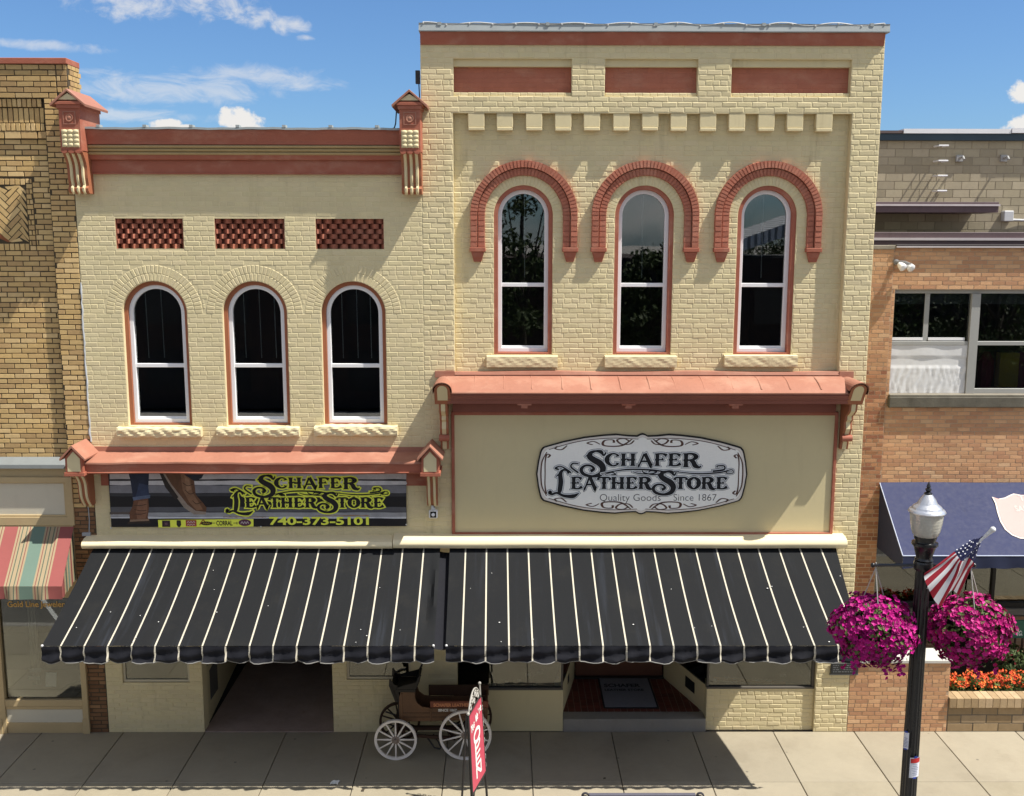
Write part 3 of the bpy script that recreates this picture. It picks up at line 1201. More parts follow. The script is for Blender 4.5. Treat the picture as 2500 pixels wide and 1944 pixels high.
for (x0, x1, z0, z1) in panels:
    m = MB()
    m.quad((x0, FY, z0), (x1, FY, z0), (x1, FY, z1), (x0, FY, z1))
    brickwork(m, x0, x1, z0 + .055, z1 - .10, FY, .212, .0735, .004, .0025, .006, .002, (), lambda: (rnd.uniform(.95, 1.04),) * 3, 0)
    m.build('recessed_panel', REDBR, bB)

for i, w in enumerate(B_WIN):
    su = ((1188, 1362, 897, 871), (1477, 1653, 897, 871), (1769, 1948, 895, 869))[i]
    sash_window(bB, w[0], B_ZB, B_ZS, b_r, FY, PZ(1570, 696, FY + .11),
                (PX(su[0], 884, FY - .1), PX(su[1], 884, FY - .1), PZ(1500, su[2], FY - .1), PZ(1500, su[3], FY - .1)), .009,
                ((.02,), (.0,), (-.01,))[i], 40 + i, .015, RED)
    # hood mould
    m = MB()
    rt = lambda: (rnd.uniform(.9, 1.12),) * 3
    cx = w[0] + .008
    r0 = b_r + .135
    zleg = PZ(1570, 605, FY - .05)
    for (ra, rb, pr, nn) in ((r0, r0 + .107, .045, 38), (r0 + .109, r0 + .217, .078, 44)):
        ring_bricks(m, cx, B_ZS, ra, rb, nn, FY, pr, .006, .005, rt, gap=.006)
        n = max(1, round((B_ZS - zleg) / .078))
        for s in (-1, 1):
            for q in range(n):
                za = zleg + (B_ZS - zleg) * q / n
                zb = zleg + (B_ZS - zleg) * (q + 1) / n
                xa, xb = sorted((cx + s * ra, cx + s * rb))
                brick(m, xa + .003, xb - .003, za + .003, zb - .003, FY, pr, .006, .004, rt())
    hood = m.build('arch_hood', REDBR, bB)
    m = MB()
    # solid backing of the hood so the joints are shallow
    for (ra, rb, pr) in ((r0, r0 + .107, .036), (r0 + .109, r0 + .215, .068)):
        frame_ring(m, arch_loop(cx, zleg + .01, B_ZS, rb - .004, 40), arch_loop(cx, zleg + .0101, B_ZS, ra + .004, 40), FY - pr, FY)
    m.f, m.m, m.c = zip(*[(f, a, c) for f, a, c in zip(m.f, m.m, m.c) if max(m.v[q][2] for q in f) > zleg + .02]) if m.f else ([], [], [])
    m.f, m.m, m.c = list(m.f), list(m.m), list(m.c)
    m.build('hood_core', REDBR, hood)
    for s in (-1, 1):
        m = MB()
        xa, xb = sorted((cx + s * (r0 - .006), cx + s * (r0 + .224)))
        zt, zm, zl = zleg, zleg - .062, PZ(1570, 640, FY - .04)
        m.box(xa, xb, FY - .088, FY, zm, zt)
        xm = (xa + xb) / 2
        hw = (xb - xa) / 2
        m.hexa([(xm - hw * .48, FY - .04, zl), (xm + hw * .48, FY - .04, zl), (xm + hw * .48, FY, zl), (xm - hw * .48, FY, zl),
                (xm - hw * .82, FY - .07, zm - .001), (xm + hw * .82, FY - .07, zm - .001), (xm + hw * .82, FY, zm - .001), (xm - hw * .82, FY, zm - .001)])
        m.hexa([(xm - hw * .6, FY - .058, (zl + zm) / 2 - .02), (xm + hw * .6, FY - .058, (zl + zm) / 2 - .02), (xm + hw * .6, FY, (zl + zm) / 2 - .02), (xm - hw * .6, FY, (zl + zm) / 2 - .02),
                (xm - hw * .82, FY - .074, zm - .0015), (xm + hw * .82, FY - .074, zm - .0015), (xm + hw * .82, FY, zm - .0015), (xm - hw * .82, FY, zm - .0015)])
        m.build('label_stop', RED, hood, bevel=.006)

# parapet: terracotta band and metal coping with a sagging cable
bandT, bandB = PZ(1500, 79, -.05), PZ(1500, 110, -.03)
m = MB()
wob2 = lambda x, i: ((.010 * math.sin(x * 1.9 + 1) + .006 * math.sin(x * 7.3) + .004 * math.sin(x * 17), .003 * math.sin(x * 9)) if i in (1, 2) else (0, 0))
m.sweep_x([(.2, bandT), (-.055, bandT), (-.040, (bandT + bandB) / 2), (-.026, bandB), (.2, bandB)], BX0 + .006, BX1 - .02, seg=90, wob=wob2)
m.build('parapet_band', RED, bB)
copT = PZ(1500, 57, -.10)
m = MB()
m.sweep_x([(.32, bandT + .001), (-.085, bandT + .001), (-.088, bandT + .012), (-.075, copT - .012), (-.085, copT), (.32, copT + .02)], BX0 - .012, BX1 + .03, seg=60,
          wob=lambda x, i: (.004 * math.sin(x * 2.2) if i in (1, 2, 3) else 0, .004 * math.sin(x * 3.7) if i in (4, 5) else 0))
for k in range(5):
    x = BX0 + .25 + k * (BX1 - BX0 - .5) / 4
    m.box(x, x + .05, -.092, .0, copT - .03, copT + .012)
cop = m.build('coping', GREYMET, bB)
m = MB()
pts = []
for k in range(81):
    t = k / 80
    x = BX0 + .05 + t * (BX1 - BX0 - .1)
    q = (t * 9) % 1
    pts.append((x, -.075, copT + .014 - .030 * math.sin(math.pi * q) ** 2 + .006 * math.sin(t * 50)))
m.tube(pts, .009, 6)
for k in range(0, 81, 4):
    m.ball((pts[k][0], -.08, pts[k][2] - .012), .016, 6)
m.build('light_cable', mat('pale_cable', (.5, .5, .48), .5), cop, smooth=True)

# pent canopy over the sign panel
CY = -.52
cxa, cxb = PX(1092, 960, CY), PX(2076, 958, CY)
cz_wall = PZ(1570, 919, -.03)
cz_lip = PZ(1570, 960, CY)
cz_bot = PZ(1570, 987, CY + .05)
prof = [(.0, cz_wall + .02)]
for q in range(9):
    t = q / 8
    prof.append((-.03 + (CY + .03) * t, cz_wall + (cz_lip + .012 - cz_wall) * t ** 1.0 + .035 * math.sin(math.pi * t)))
prof += [(CY - .016, cz_lip + .006), (CY - .016, cz_lip - .012), (CY + .02, cz_lip - .02), (-.02, cz_wall - .06)]
m = MB()
m.sweep_x(prof, cxa - .03, cxb + .03, seg=50, wob=lambda x, i: (0, .006 * math.sin(x * 2.1 + i * .3) + .003 * math.sin(x * 8)) if 2 < i < 10 else (0, 0))
# raised sheet seams, flashing turned up the wall
for k in range(1, 14):
    x = cxa + k * (cxb - cxa) / 14 + rnd.uniform(-.03, .03)
    m.add([(x + q, y, z + h) for (y, z) in prof[1:9] for q, h in ((-.012, .001), (0, .008), (.012, .001))],
          [(3 * i + a, 3 * i + a + 1, 3 * i + a + 4, 3 * i + a + 3) for i in range(7) for a in (0, 1)])
zfl = PZ(1570, 908, -.01)
m.sweep_x([(.1, zfl), (-.012, zfl), (-.03, cz_wall + .02), (.1, cz_wall - .03)], fx0, fx1, seg=40, wob=lambda x, i: (0, .008 * math.sin(x * 2.8)) if i in (0, 1) else (0, 0))
for (a, b) in ((PX(1062, 910), fx0 - .003), (fx1 + .003, PX(2083, 912))):
    m.box(a, b, -.03, .01, cz_wall - .02, zfl + .01)
can = m.build('pent_canopy', SALMON, bB)
m = MB()
m.sweep_x([(-.02, cz_lip - .03), (CY + .02, cz_lip - .021), (CY + .012, cz_lip - .04), (CY + .04, cz_lip - .085), (CY + .04, cz_lip - .10), (CY + .065, cz_lip - .11),
           (CY + .075, cz_bot), (-.02, cz_bot)], cxa, cxb)
zs2 = PZ(1570, 1006, -.08)
m.box(cxa + .05, cxb - .05, -.09, .0, zs2, cz_bot - .001)
m.build('fascia', mat('deep_terracotta_paint', (.235, .08, .055), .6, .1, 2.4, stain=.3), can)
m = MB()
for u in (1280, 1532, 1791):
    x = PX(u, 990, -.3)
    m.box(x - .10, x + .10, -.44, -.09, cz_bot - .025, cz_bot - .002)
    m.box(x - .045, x + .045, -.43, -.09, cz_bot - .07, cz_bot - .026)
m.parts('modillion', RED, can)


def canopy_end(xc, name_):
    """arched end block leaning forward over a stepped console"""
    hw = .115
    z0, z1 = cz_bot - .01, cz_lip + .14
    def pt(a, b, h):                                   # local width, height, proud -> leaning face
        t = (b - z0) / (z1 - z0)
        return (xc + a, -.42 - .22 * t - h, b)
    m = MB()
    out = [(-hw, z0), (hw, z0), (hw, z1 - .10)] + [(hw * math.cos(math.pi * q / 10), z1 - .10 + .10 * math.sin(math.pi * q / 10)) for q in range(1, 10)] + [(-hw, z1 - .10)]
    tr = tessellate_polygon([[Vector((a, b, 0)) for a, b in out]])
    n = len(out)
    m.add([pt(a, b, 0) for a, b in out] + [(xc + a, -.03, b) for a, b in out],
          [tuple(t) for t in tr] + [(i, (i + 1) % n, (i + 1) % n + n, i + n) for i in range(n)])
    e = m.build('canopy_end', OXIDE, bB)
    m = MB()
    i2 = [(a * .62, z0 + .06 + (b - z0) * .74) for a, b in out]
    m.flat(i2, pt, .004)
    m.add([pt(a, b, .003) for a, b in i2] + [pt(a * 1.08, b, -.004) for a, b in i2], [(i, (i + 1) % n, (i + 1) % n + n, i + n) for i in range(n)])
    m.build('end_panel', CREAMTRIM, e)
    m = MB()
    ov = hw + .02
    arc = [(ov, z1 - .16), (ov, z1 - .10)] + [(ov * math.cos(math.pi * q / 12), z1 - .10 + .115 * math.sin(math.pi * q / 12)) for q in range(1, 12)] + [(-ov, z1 - .10), (-ov, z1 - .16)]
    k = len(arc)
    m.add([pt(a, b, .02) for a, b in arc] + [pt(a, b + .018, .02) for a, b in arc] + [(xc + a, -.0, b) for a, b in arc] + [(xc + a, -.0, b + .018) for a, b in arc],
          [(i, i + 1, k + i + 1, k + i) for i in range(k - 1)] + [(k + i, k + i + 1, 3 * k + i + 1, 3 * k + i) for i in range(k - 1)] + [(i + 1, i, 2 * k + i, 2 * k + i + 1) for i in range(k - 1)])
    m.build('end_roof', SALMON, e)
    # console
    zf = PZ(1090, 1096, -.06)
    prof = [(-.40, z0), (-.38, z0 - .11), (-.30, z0 - .17), (-.24, z0 - .20), (-.24, z0 - .26), (-.19, z0 - .30), (-.21, z0 - .40), (-.15, z0 - .50), (-.17, z0 - .55),
            (-.09, z0 - .60), (-.10, zf + .12), (-.07, zf)]
    prof = [(y, max(z, zf)) for y, z in prof]
    m = MB()
    m.sweep_x(prof + [(0, zf), (0, z0)], xc - .06, xc + .06)
    m.build('console', OXIDE, e, bevel=.005)
    m = MB()
    m.sweep_x([(y - .006, z) for y, z in prof] + [(y + .01, z) for y, z in reversed(prof)], xc - .03, xc + .03)
    m.build('console_rib', CREAMTRIM, e)
    m = MB()
    m.lathe([(.0, -.075), (.05, -.075), (.05, .075), (.0, .075)], (xc, -.165, z0 - .545), 12, 'x')
    m.build('console_roll', RED, e, smooth=True)


canopy_end(PX(1080, 965, -.52), 'l')
canopy_end(PX(2093, 965, -.52), 'r')

# cream sign panel in a terracotta frame
m = MB()
m.box(sp[0] + .04, sp[1] - .04, -.02, .02, sp[2] + .03, sp[3])
pn = m.build('sign_panel', CREAMSMOOTH, bB)
m = MB()
frame_ring(m, rect_loop(sp[0], sp[1], sp[2] - .0, sp[3] + .02), rect_loop(sp[0] + .045, sp[1] - .045, sp[2] + .035, sp[3] - .03), -.05, .01)
m.build('panel_frame', RED, pn, bevel=.005)

# ground floor of the tall building
bx0, bx1 = PX(1117, 1700), PX(1374, 1760)
bx2, bx3 = PX(1725, 1760), PX(1990, 1700)
zsill = PZ(1250, 1683)
zsillR = PZ(1850, 1686)
KY = .05
m = MB()
m.box(BX0, bx0, .0, .3, 0, gfB)
m.box(bx3, BX1, .0, .3, 0, gfB)
brickwork(m, BX0, bx0, 0, gfB, 0, .212, .0735, .010, .003, .003, .002, (), cream_tone, 6, 2)
brickwork(m, bx3, BX1, 0, gfB, 0, .212, .0735, .003, .0050, .012, .005, (), cream_tone, 6, 2)
m.box(bx2, bx3 - .002, KY + .008, .25, 0, zsillR)
brickwork(m, bx2, bx3 - .004, 0, zsillR - .03, KY + .008, .212, .0735, .003, .0036, .011, .0045, (), cream_tone, 6, 2)
m.box(bx0 + .002, bx3 - .002, .012, .3, 2.35, gfB)
m.build('shopfront_wall', CREAM, bB)
m = MB()
m.box(bx0 + .002, bx1, .012, .18, 0, zsill - .02)
pK = [PG(1374, 1757, .13), PG(1434, 1640, .18), PG(1725, 1757, .13), PG(1597, 1640, .18)]
stz = PZ(1550, 1757, .03)                              # top of the entry step
kd = 1.55
kL = ((bx1, .19), (bx1 + .28, kd))
kR = ((bx2, .255), (bx2 - .44, kd))
vertical_slab(m, kL[0], kL[1], 0, zsill - .02, .14)
vertical_slab(m, kR[1], kR[0], 0, zsillR - .01, .14)
kw = m.parts('stall_riser', CREAMSMOOTH, bB, bevel=.005)[0]
m = MB()


def on_line(a, b, t, off=0.0):
    d = Vector((b[0] - a[0], b[1] - a[1], 0))
    n_ = Vector((-d.y, d.x, 0)).normalized() * off
    return (a[0] + d.x * t + n_.x, a[1] + d.y * t + n_.y)


a, b = on_line(*kR, .22, .006), on_line(*kR, .44, .006)
vertical_slab(m, b, a, zsillR * .55, zsillR * .82, .012)
a, b = on_line(*kL, .42, -.006), on_line(*kL, .52, -.006)
vertical_slab(m, a, b, zsill * .62, zsill * .80, .008)
m.parts('vent_grille', mat('black_vent', (.012, .012, .012), .6), kw)
m = MB()
for (p0, p1) in (((bx0 + .01, .05), (bx1, .05)), ((bx2, .09), (bx3 - .005, .09))):
    m.box(p0[0], p1[0], p0[1] - .045, p0[1] + .045, zsill - .02, zsill + .012)
    m.box(p0[0], p1[0], p0[1] - .02, p0[1] + .02, 2.3, 2.35)
m.box(bx1 - .03, bx1 + .0, .03, .07, zsill + .012, 2.35)
m.box(bx2 - .0, bx2 + .03, .07, .11, zsill + .012, 2.35)
m.box(bx3 - .045, bx3 - .004, .06, .12, zsill + .012, 2.35)
sf = m.parts('shop_window', mat('bronze_window_frame', (.10, .09, .075), .45, .1), bB, .2, bevel=.003)[0]
m = MB()
m.box(bx0 + .01, bx1 - .03, .048, .054, zsill + .012, 2.32)
m.box(bx2 + .03, bx3 - .04, .088, .094, zsill + .012, 2.32)
vertical_slab(m, kL[0], kL[1], zsill - .02, 2.32, .008)
vertical_slab(m, kR[1], kR[0], zsillR - .01, 2.32, .008)
m.parts('glass', SHOPGLASS, sf, .0)
m = MB()
m.box(bx1 + .002, bx2 - .002, .035, .30, -.05, stz)
m.build('entry_step', mat('worn_step_concrete', (.27, .25, .215), .9, .12, 3, .4, 90, stain=.4), bB, bevel=.012)
TILE = mat('quarry_tile', (.13, .035, .022), .55, .2, 5, tint=True)
GROUT = mat('tile_grout', (.24, .20, .17), .9)
m = MB()
ty0, ty1, tz = .302, 2.3, stz + .004
m.quad((bx1, ty0 - .002, tz), (bx2, ty0 - .002, tz), (bx2, ty1, tz), (bx1, ty1, tz), mi=1)
sz = .104
for i in range(int((bx2 - bx1) / sz)):
    for j in range(int((ty1 - ty0) / sz)):
        v = rnd.uniform(.7, 1.2)
        x, y = bx1 + i * sz, ty0 + j * sz
        m.box(x + .006, x + sz - .002, y + .006, y + sz - .002, tz - .01, tz + .004, col=(v, v, v))
m.build('entry_floor', [TILE, GROUT], bB)
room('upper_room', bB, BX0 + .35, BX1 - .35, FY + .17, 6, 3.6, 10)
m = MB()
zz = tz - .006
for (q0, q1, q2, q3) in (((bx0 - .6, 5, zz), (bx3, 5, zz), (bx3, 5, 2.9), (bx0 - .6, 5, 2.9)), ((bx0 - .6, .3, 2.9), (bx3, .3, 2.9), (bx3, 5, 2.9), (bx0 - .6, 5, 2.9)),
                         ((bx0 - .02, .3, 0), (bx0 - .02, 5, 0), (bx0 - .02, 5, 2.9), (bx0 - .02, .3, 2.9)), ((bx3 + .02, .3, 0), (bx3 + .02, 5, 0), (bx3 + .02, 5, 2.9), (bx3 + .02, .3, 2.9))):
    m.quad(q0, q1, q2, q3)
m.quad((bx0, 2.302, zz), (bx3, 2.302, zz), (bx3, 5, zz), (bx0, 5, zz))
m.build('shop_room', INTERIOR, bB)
m = MB()
m.add([(bx0, .10, zsill - .03), (bx1 - .01, .10, zsill - .03), (kL[1][0] - .2, kd, zsill - .03), (bx0, kd, zsill - .03)], [(0, 1, 2, 3)])
m.add([(bx2 + .01, .26, zsillR - .03), (bx3 - .01, .13, zsillR - .03), (bx3 - .01, kd, zsillR - .03), (kR[1][0] + .2, kd, zsillR - .03)], [(0, 1, 2, 3)])
m.parts('display_deck', mat('display_deck_cloth', (.10, .095, .085), .9, .1), bB)
# door
m = MB()
dx0, dx1 = kL[1][0] + .02, kR[1][0] - .02
m.box(dx0, dx1, kd + .02, kd + .07, tz + .03, tz + .32)
m.box(dx0, dx0 + .1, kd + .02, kd + .07, tz + .32, 2.3)
m.box(dx1 - .1, dx1, kd + .02, kd + .07, tz + .32, 2.3)
dr = m.build('shop_door', mat('reddish_wood_door', (.14, .06, .035), .5, .2, 5), bB, bevel=.005)
m = MB()
m.box(dx0 + .1, dx1 - .1, kd + .04, kd + .046, tz + .32, 2.3)
m.build('door_glass', SHOPGLASS, dr)
m = MB()
m.box(dx0 - .02, dx1 + .02, kd - .06, kd + .09, tz, tz + .028)
m.build('threshold', DARKIRON, dr)
m = MB()
m.box(BX0, BX1, .3, 15, 9.7, 9.9)
m.box(BX0 + .004, BX0 + .3, .3, 15, 0, B_TOP - .05)
m.box(BX1 - .3, BX1 - .004, .3, 15, 0, B_TOP - .05)
m.box(BX0, BX1, 14.8, 15, 0, B_TOP - .05)
m.build('side_wall', CREAM, bB)

# ================================================================== buff brick building on the left
GX1 = AX0 - .004
bG = thing('jewellery_shop_building', (-7.5, 0, 0), 'buff brick jewellery shop building with herringbone panel and cream shopfront at left edge', 'building')
gp0 = PX(137, 700, -.005)                             # left edge of the pier
gpb = PX(211, 1500, -.005)
G_TOP = PZ(80, 157)
GXL = -10.2
FG = .075
zledge = PZ(80, 1133)
m = MB()
m.mi = 1
m.box(GXL, gp0, FG, .4, 2.9, G_TOP)
m.box(gp0, GX1, .0, .4, 0, G_TOP)
m.mi = 0
gh = .0745
zband = PZ(60, 340, FG)
hb0, hb1, hbt, hbb = -9.2, PX(65, 520, FG), PZ(30, 455, FG), PZ(30, 590, FG)
exg = [ex_rect(hb0 - .10, hb1 + .11, hbb - .13, hbt + .11)]
brickwork(m, GXL, gp0, zledge, zband, FG, .235, gh, .012, .006, .003, .0025, exg, buff_tone, 0)
# projecting upper courses with soldier bands
z = zband
m.box(GXL, gp0 + .006, .062, .2, zband, G_TOP - .3, mi=1)
zs_ = [PZ(60, v, 0) for v in (320, 300, 262, 240)]
brickwork(m, GXL, gp0, zband, zs_[0], .03, .235, gh, .012, .006, .003, .0025, (), buff_tone, 0)
brickwork(m, GXL, gp0 - .02, zs_[0], zs_[1], .03, .07, zs_[1] - zs_[0], .012, .012, .003, .0025, (), buff_tone, 0)
brickwork(m, GXL, gp0 - .03, zs_[1], zs_[2], .055, .075, zs_[2] - zs_[1], .012, .006, .003, .0025, (), buff_tone, 0)
brickwork(m, GXL, gp0 - .02, zs_[2], zs_[3], .03, .07, zs_[3] - zs_[2], .012, .012, .003, .0025, (), buff_tone, 0)
m.box(GXL, gp0 + .01, .0, .2, zs_[3], G_TOP, mi=1)
dk = lambda: tuple(q * .8 for q in buff_tone())
brickwork(m, GXL, GX1 - .16, zs_[3], G_TOP, -.0, .235, gh, .012, .008, .003, .003, (), dk, 0)
brickwork(m, GX1 - .155, GX1, zs_[3], G_TOP, .0, .155, gh, .012, .006, .003, .003, (), dk, 0)
brickwork(m, gp0, GX1, PZ(150, 1240), zs_[3], 0, .235, gh, .012, .006, .003, .0025, (), buff_tone, 0)
brickwork(m, gp0, GX1, 0, PZ(150, 1240), 0, .235, gh * .88, .012, .006, .003, .0025, (), brown_tone, 0)
# return of the pier above the neighbour's roof
yy = .02
k = 0
while k * gh + 8.6 < G_TOP:
    for q in range(3):
        c = dk()
        z0_ = 8.6 + k * gh
        m.box(GX1 - .02, GX1 + .007, yy + q * .13 + .006 + (k % 2) * .05, yy + q * .13 + .124 + (k % 2) * .05, z0_ + .006, z0_ + gh - .006, col=c)
    k += 1
# herringbone panel
L_, W_ = .235, .075
cxh, czh = hb1 - .9, (hbt + hbb) / 2
W_ = .078
L_ = 3 * W_
for i in range(-40, 41):
    for j in range(-8, 9):
        for o in (0, 1):
            bx, bz = (i + 3 * j) * W_, (i - 3 * j) * W_
            r_ = (bx, bz, bx + L_, bz + W_) if o == 0 else (bx, bz + W_, bx + W_, bz + W_ + L_)
            g = .006
            cor_ = [(r_[0] + g, r_[1] + g), (r_[2] - g, r_[1] + g), (r_[2] - g, r_[3] - g), (r_[0] + g, r_[3] - g)]
            rot = [(cxh + (a - b) * .7071, czh + (a + b) * .7071) for a, b in cor_]
            if min(a for a, b in rot) > hb1 or max(a for a, b in rot) < hb0 or min(b for a, b in rot) > hbt or max(b for a, b in rot) < hbb:
                continue
            rot = [(min(max(a, hb0 - .01), hb1 + .01), min(max(b, hbb - .01), hbt + .01)) for a, b in rot]
            m.add([(a, FG - .006 - rnd.uniform(0, .002), b) for a, b in rot], [(0, 1, 2, 3)], col=buff_tone())
brickwork(m, hb0 - .1, hb1 + .01, hbt + .015, hbt + .11, FG, .075, .095, .012, .010, .003, .002, (), buff_tone, 0)
brickwork(m, hb0 - .1, hb1 + .01, hbb - .13, hbb - .025, FG, .075, .105, .012, .010, .003, .002, (), buff_tone, 0)
brickwork(m, hb1 + .012, hb1 + .11, hbb - .13, hbt + .11, FG, .11, .075, .012, .010, .003, .002, (), buff_tone, 0)
m.build('wall', [YBRICK, YMORTAR], bG)
m = MB()
m.box(GXL, GX1 + .012, -.035, .42, G_TOP + .002, PZ(60, 141, -.03))
m.build('coping', RED, bG, bevel=.006)
# shopfront
gd0, gd1 = PX(0, 1600), PX(211, 1600)
m = MB()
zt0 = PZ(80, 1165, -.02)
zt1 = PZ(80, 1283, -.02)
xt1 = PX(177, 1200, -.02)
frame_ring(m, rect_loop(GXL, xt1, zt1, zt0), rect_loop(GXL + .1, xt1 - .10, zt1 + .13, zt0 - .09), -.03, .02)
frame_ring(m, rect_loop(GXL + .1, xt1 - .10, zt1 + .13, zt0 - .09), rect_loop(GXL + .13, xt1 - .135, zt1 + .16, zt0 - .10), -.012, .03)
m.box(GXL, gp0 + .02, .005, .3, zt0 - .02, zledge)
m.box(GXL, xt1 - .03, -.02, .3, 2.19, zt1 - .002)
# posts, sill and stall riser
xg1 = PX(211, 1650, -.03)
zgs = PZ(100, 1709, -.03)
zgr = PZ(100, 1725, -.03)
for (a, b) in ((PX(-6, 1650, -.03) - .02, PX(8, 1650, -.03)), (xg1 - .085, xg1)):
    m.box(a, b, -.05, .05, 0, 2.4)
m.box(GXL, xg1 - .086, -.04, .05, zgr, zgs)
ztoe = PZ(100, 1768, -.02)
frame_ring(m, rect_loop(PX(8, 1650, -.03) - .1, xg1 - .087, .0, zgr - .002), rect_loop(PX(12, 1750), xg1 - .10, .17, zgr - .05), -.03, .02)
m.box(xg1 - .10, xg1 + .01, -.062, -.0505, 0, .24)
m.box(PX(-10, 1750) - .1, PX(9, 1750), -.062, -.0505, 0, .24)
m.build('shopfront_frame', mat('tan_window_frame', (.46, .35, .19), .5, .07, 3, stain=.2), bG, bevel=.006)
m = MB()
m.box(GXL + .12, xt1 - .13, .012, .03, zt1 + .15, zt0 - .095)
m.box(PX(8, 1650, -.03) - .1, xg1 - .09, -.012, .0, .0, zgr - .01)
m.parts('transom_panel', mat('pale_cream_panel', (.55, .51, .40), .6, .04, 2, stain=.2), bG)
m = MB()
m.box(GXL, xg1 - .08, .015, .022, zgs, 2.4)
sg = m.build('shop_window', SHOPGLASS, bG)
m = MB()
pl = lambda a, b, h: (a, .013 - h, b)
m.text('Gold Line Jewelers', .125, pl, PX(17, 1473, .01), PZ(80, 1482, .01), .001, .002, 'LEFT', .96)
m.build('window_lettering', mat('gilt_lettering', (.6, .36, .10), .45, .05), sg)
m = MB()
m.sweep_x([(.05, zledge + .10), (-.10, zledge + .01), (-.105, zledge - .05), (.05, zledge - .03)], GXL, PX(158, 1140, -.1))
m.build('ledge_flashing', mat('dull_grey_flashing', (.20, .215, .21), .5, .1, 3, stain=.3), bG, bevel=.004)
room('shop_room', bG, GXL + .1, GX1 - .05, .06, 4, .02, 2.8)
m = MB()
m.box(GXL + .2, GX1 - .3, .10, 1.2, .25, zgs - .05)
m.build('display_deck', mat('display_deck_tan', (.16, .12, .075), .8, .1), bG)
m = MB()
# pale lining post and grille frame inside the window
px0 = PX(75, 1600, .5)
for q in range(3):
    m.box(px0 + q * .045, px0 + q * .045 + .03, .5, .53, zgs, 2.3)
m.build('display_post', mat('pale_post', (.4, .38, .33), .5), bG)
m = MB()
m.box(GXL, GX1 - .02, .4, 14, 8.5, 8.69)
m.box(GX1 - .3, GX1 - .012, .4, 14, 0, 8.7)
m.box(GXL, GXL + .2, .4, 14, 0, 8.5)
m.build('roof', mat('roof_membrane', (.12, .12, .12), .9), bG)

# papers in the window
for (u, v, w, h, lb) in ((124, 1659, .165, .22, 'white printed notice propped behind the jeweller window glass'), (76, 1658, .19, .08, 'small pale card of two strips lying left of the white notice')):
    p = P(u, v, .06)
    m = MB()
    if h > .1:
        m.hexa([(p.x - w / 2, .04, p.z - h / 2), (p.x + w / 2, .04, p.z - h / 2), (p.x + w / 2, .044, p.z - h / 2), (p.x - w / 2, .044, p.z - h / 2),
                (p.x - w / 2 + .015, .06, p.z + h / 2), (p.x + w / 2 + .015, .06, p.z + h / 2), (p.x + w / 2 + .015, .064, p.z + h / 2), (p.x - w / 2 + .015, .064, p.z + h / 2)])
        mm = mat('bluish_white_paper', (.80, .82, .92), .7, .03)
    else:
        for q in (0, 1):
            m.box(p.x - w / 2, p.x + w / 2, .15 + q * .05, .16 + q * .05, p.z - .06 + q * .11, p.z + .0 + q * .11)
        mm = mat('grey_card', (.4, .42, .42), .7, .2, 30)
    tag(m.build('paper_notice', mm, bevel=.0), lb, 'notice')
p0, p1 = P(135, 1700, .2), P(205, 1672, .2)
m = MB()
n = 14
for i in range(n):
    pass
vs, fs = [], []
for j in range(7):
    for i in range(13):
        s_, t_ = i / 12, j / 6
        x = p0.x + (p1.x - p0.x + .05) * s_
        y = .12 + .5 * t_
        zz_ = zgs - .04 + .20 * math.sin(math.pi * min(1, s_ * .75 + .02)) * (1 - abs(t_ - .4)) * (.6 + .4 * s_) + .012 * math.sin(i * 1.7 + j)
        vs.append((x, y, zz_))
m.add(vs, [(j * 13 + i, j * 13 + i + 1, j * 13 + i + 14, j * 13 + i + 13) for j in range(6) for i in range(12)])
tag(m.build('cloth', mat('black_cloth', (.01, .01, .012), .8), smooth=True), 'black cloth heaped in the right corner of the jeweller window', 'cloth')

# ================================================================== orange brick building on the right
CX0 = BX1 + .004
bC = thing('brick_charity_building', (7.2, 0, 0), 'orange brick building with wide steel windows and set-back block storey at right edge', 'building')
OC = 1.3
cp1 = PX(2181, 660, OC)
CXR = 10.4
FC = OC + .03
C_TOP = PZ(2300, 607)
cw0, cw1 = PX(2177, 850, FC), CXR - .6
cwb, cwt = PZ(2350, 967, FC), PZ(2350, 708, FC)
awt = PZ(2350, 1178, FC)
m = MB()
m.mi = 1
wall_face(m, rect_loop(cp1, CXR, 2.55, C_TOP), [rect_loop(cw0, cw1, cwb, cwt)], FC, .18, .35)
m.box(CX0, cp1, OC, OC + .4, 0, C_TOP - .02)
m.mi = 0
oh = .0655
brickwork(m, cp1, CXR, 2.55, C_TOP, FC, .2, oh, .009, .004, .0025, .002, [ex_rect(cw0, cw1, cwb, cwt)], orange_tone, 0)
zq = PZ(2130, 905, OC)
brickwork(m, CX0, cp1, zq, C_TOP - .03, OC, .2, oh, .009, .004, .0025, .002, (), lambda: tuple(q * .85 for q in orange_tone()), 6)
brickwork(m, CX0, cp1, 0, zq, OC, .2, oh, .009, .004, .0025, .002, (), dim_orange_tone, 6)
for (u, v) in ():
    pass
m.build('wall', [OBRICK, OMORTAR], bC)
m = MB()
m.box(CX0, cp1 + .012, OC - .02, OC + .3, C_TOP - .025, PZ(2130, 599, OC))
m.build('pier_cap', LIMESTONE, bC, bevel=.006)
m = MB()
m.box(cp1 + .014, CXR, OC - .03, OC + .35, C_TOP + .001, PZ(2300, 597, OC))
cpn = m.build('coping', mat('blackened_roof_edge', (.05, .042, .04), .7, .3, 3, stain=.5), bC, bevel=.006)
m = MB()
m.box(cp1 + .014, CXR, OC - .045, OC - .0305, C_TOP + .0, C_TOP + .022)
m.build('drip_edge', mat('pale_drip_edge', (.55, .50, .50), .4, .1, 4), cpn)
m = MB()
m.box(cw0 - .02, CXR, OC - .06, OC + .16, PZ(2350, 995, OC - .05), cwb - .002)
m.mi = 1
m.box(cw0 - .01, CXR, OC - .03, OC + .16, cwb - .001, cwb + .03)
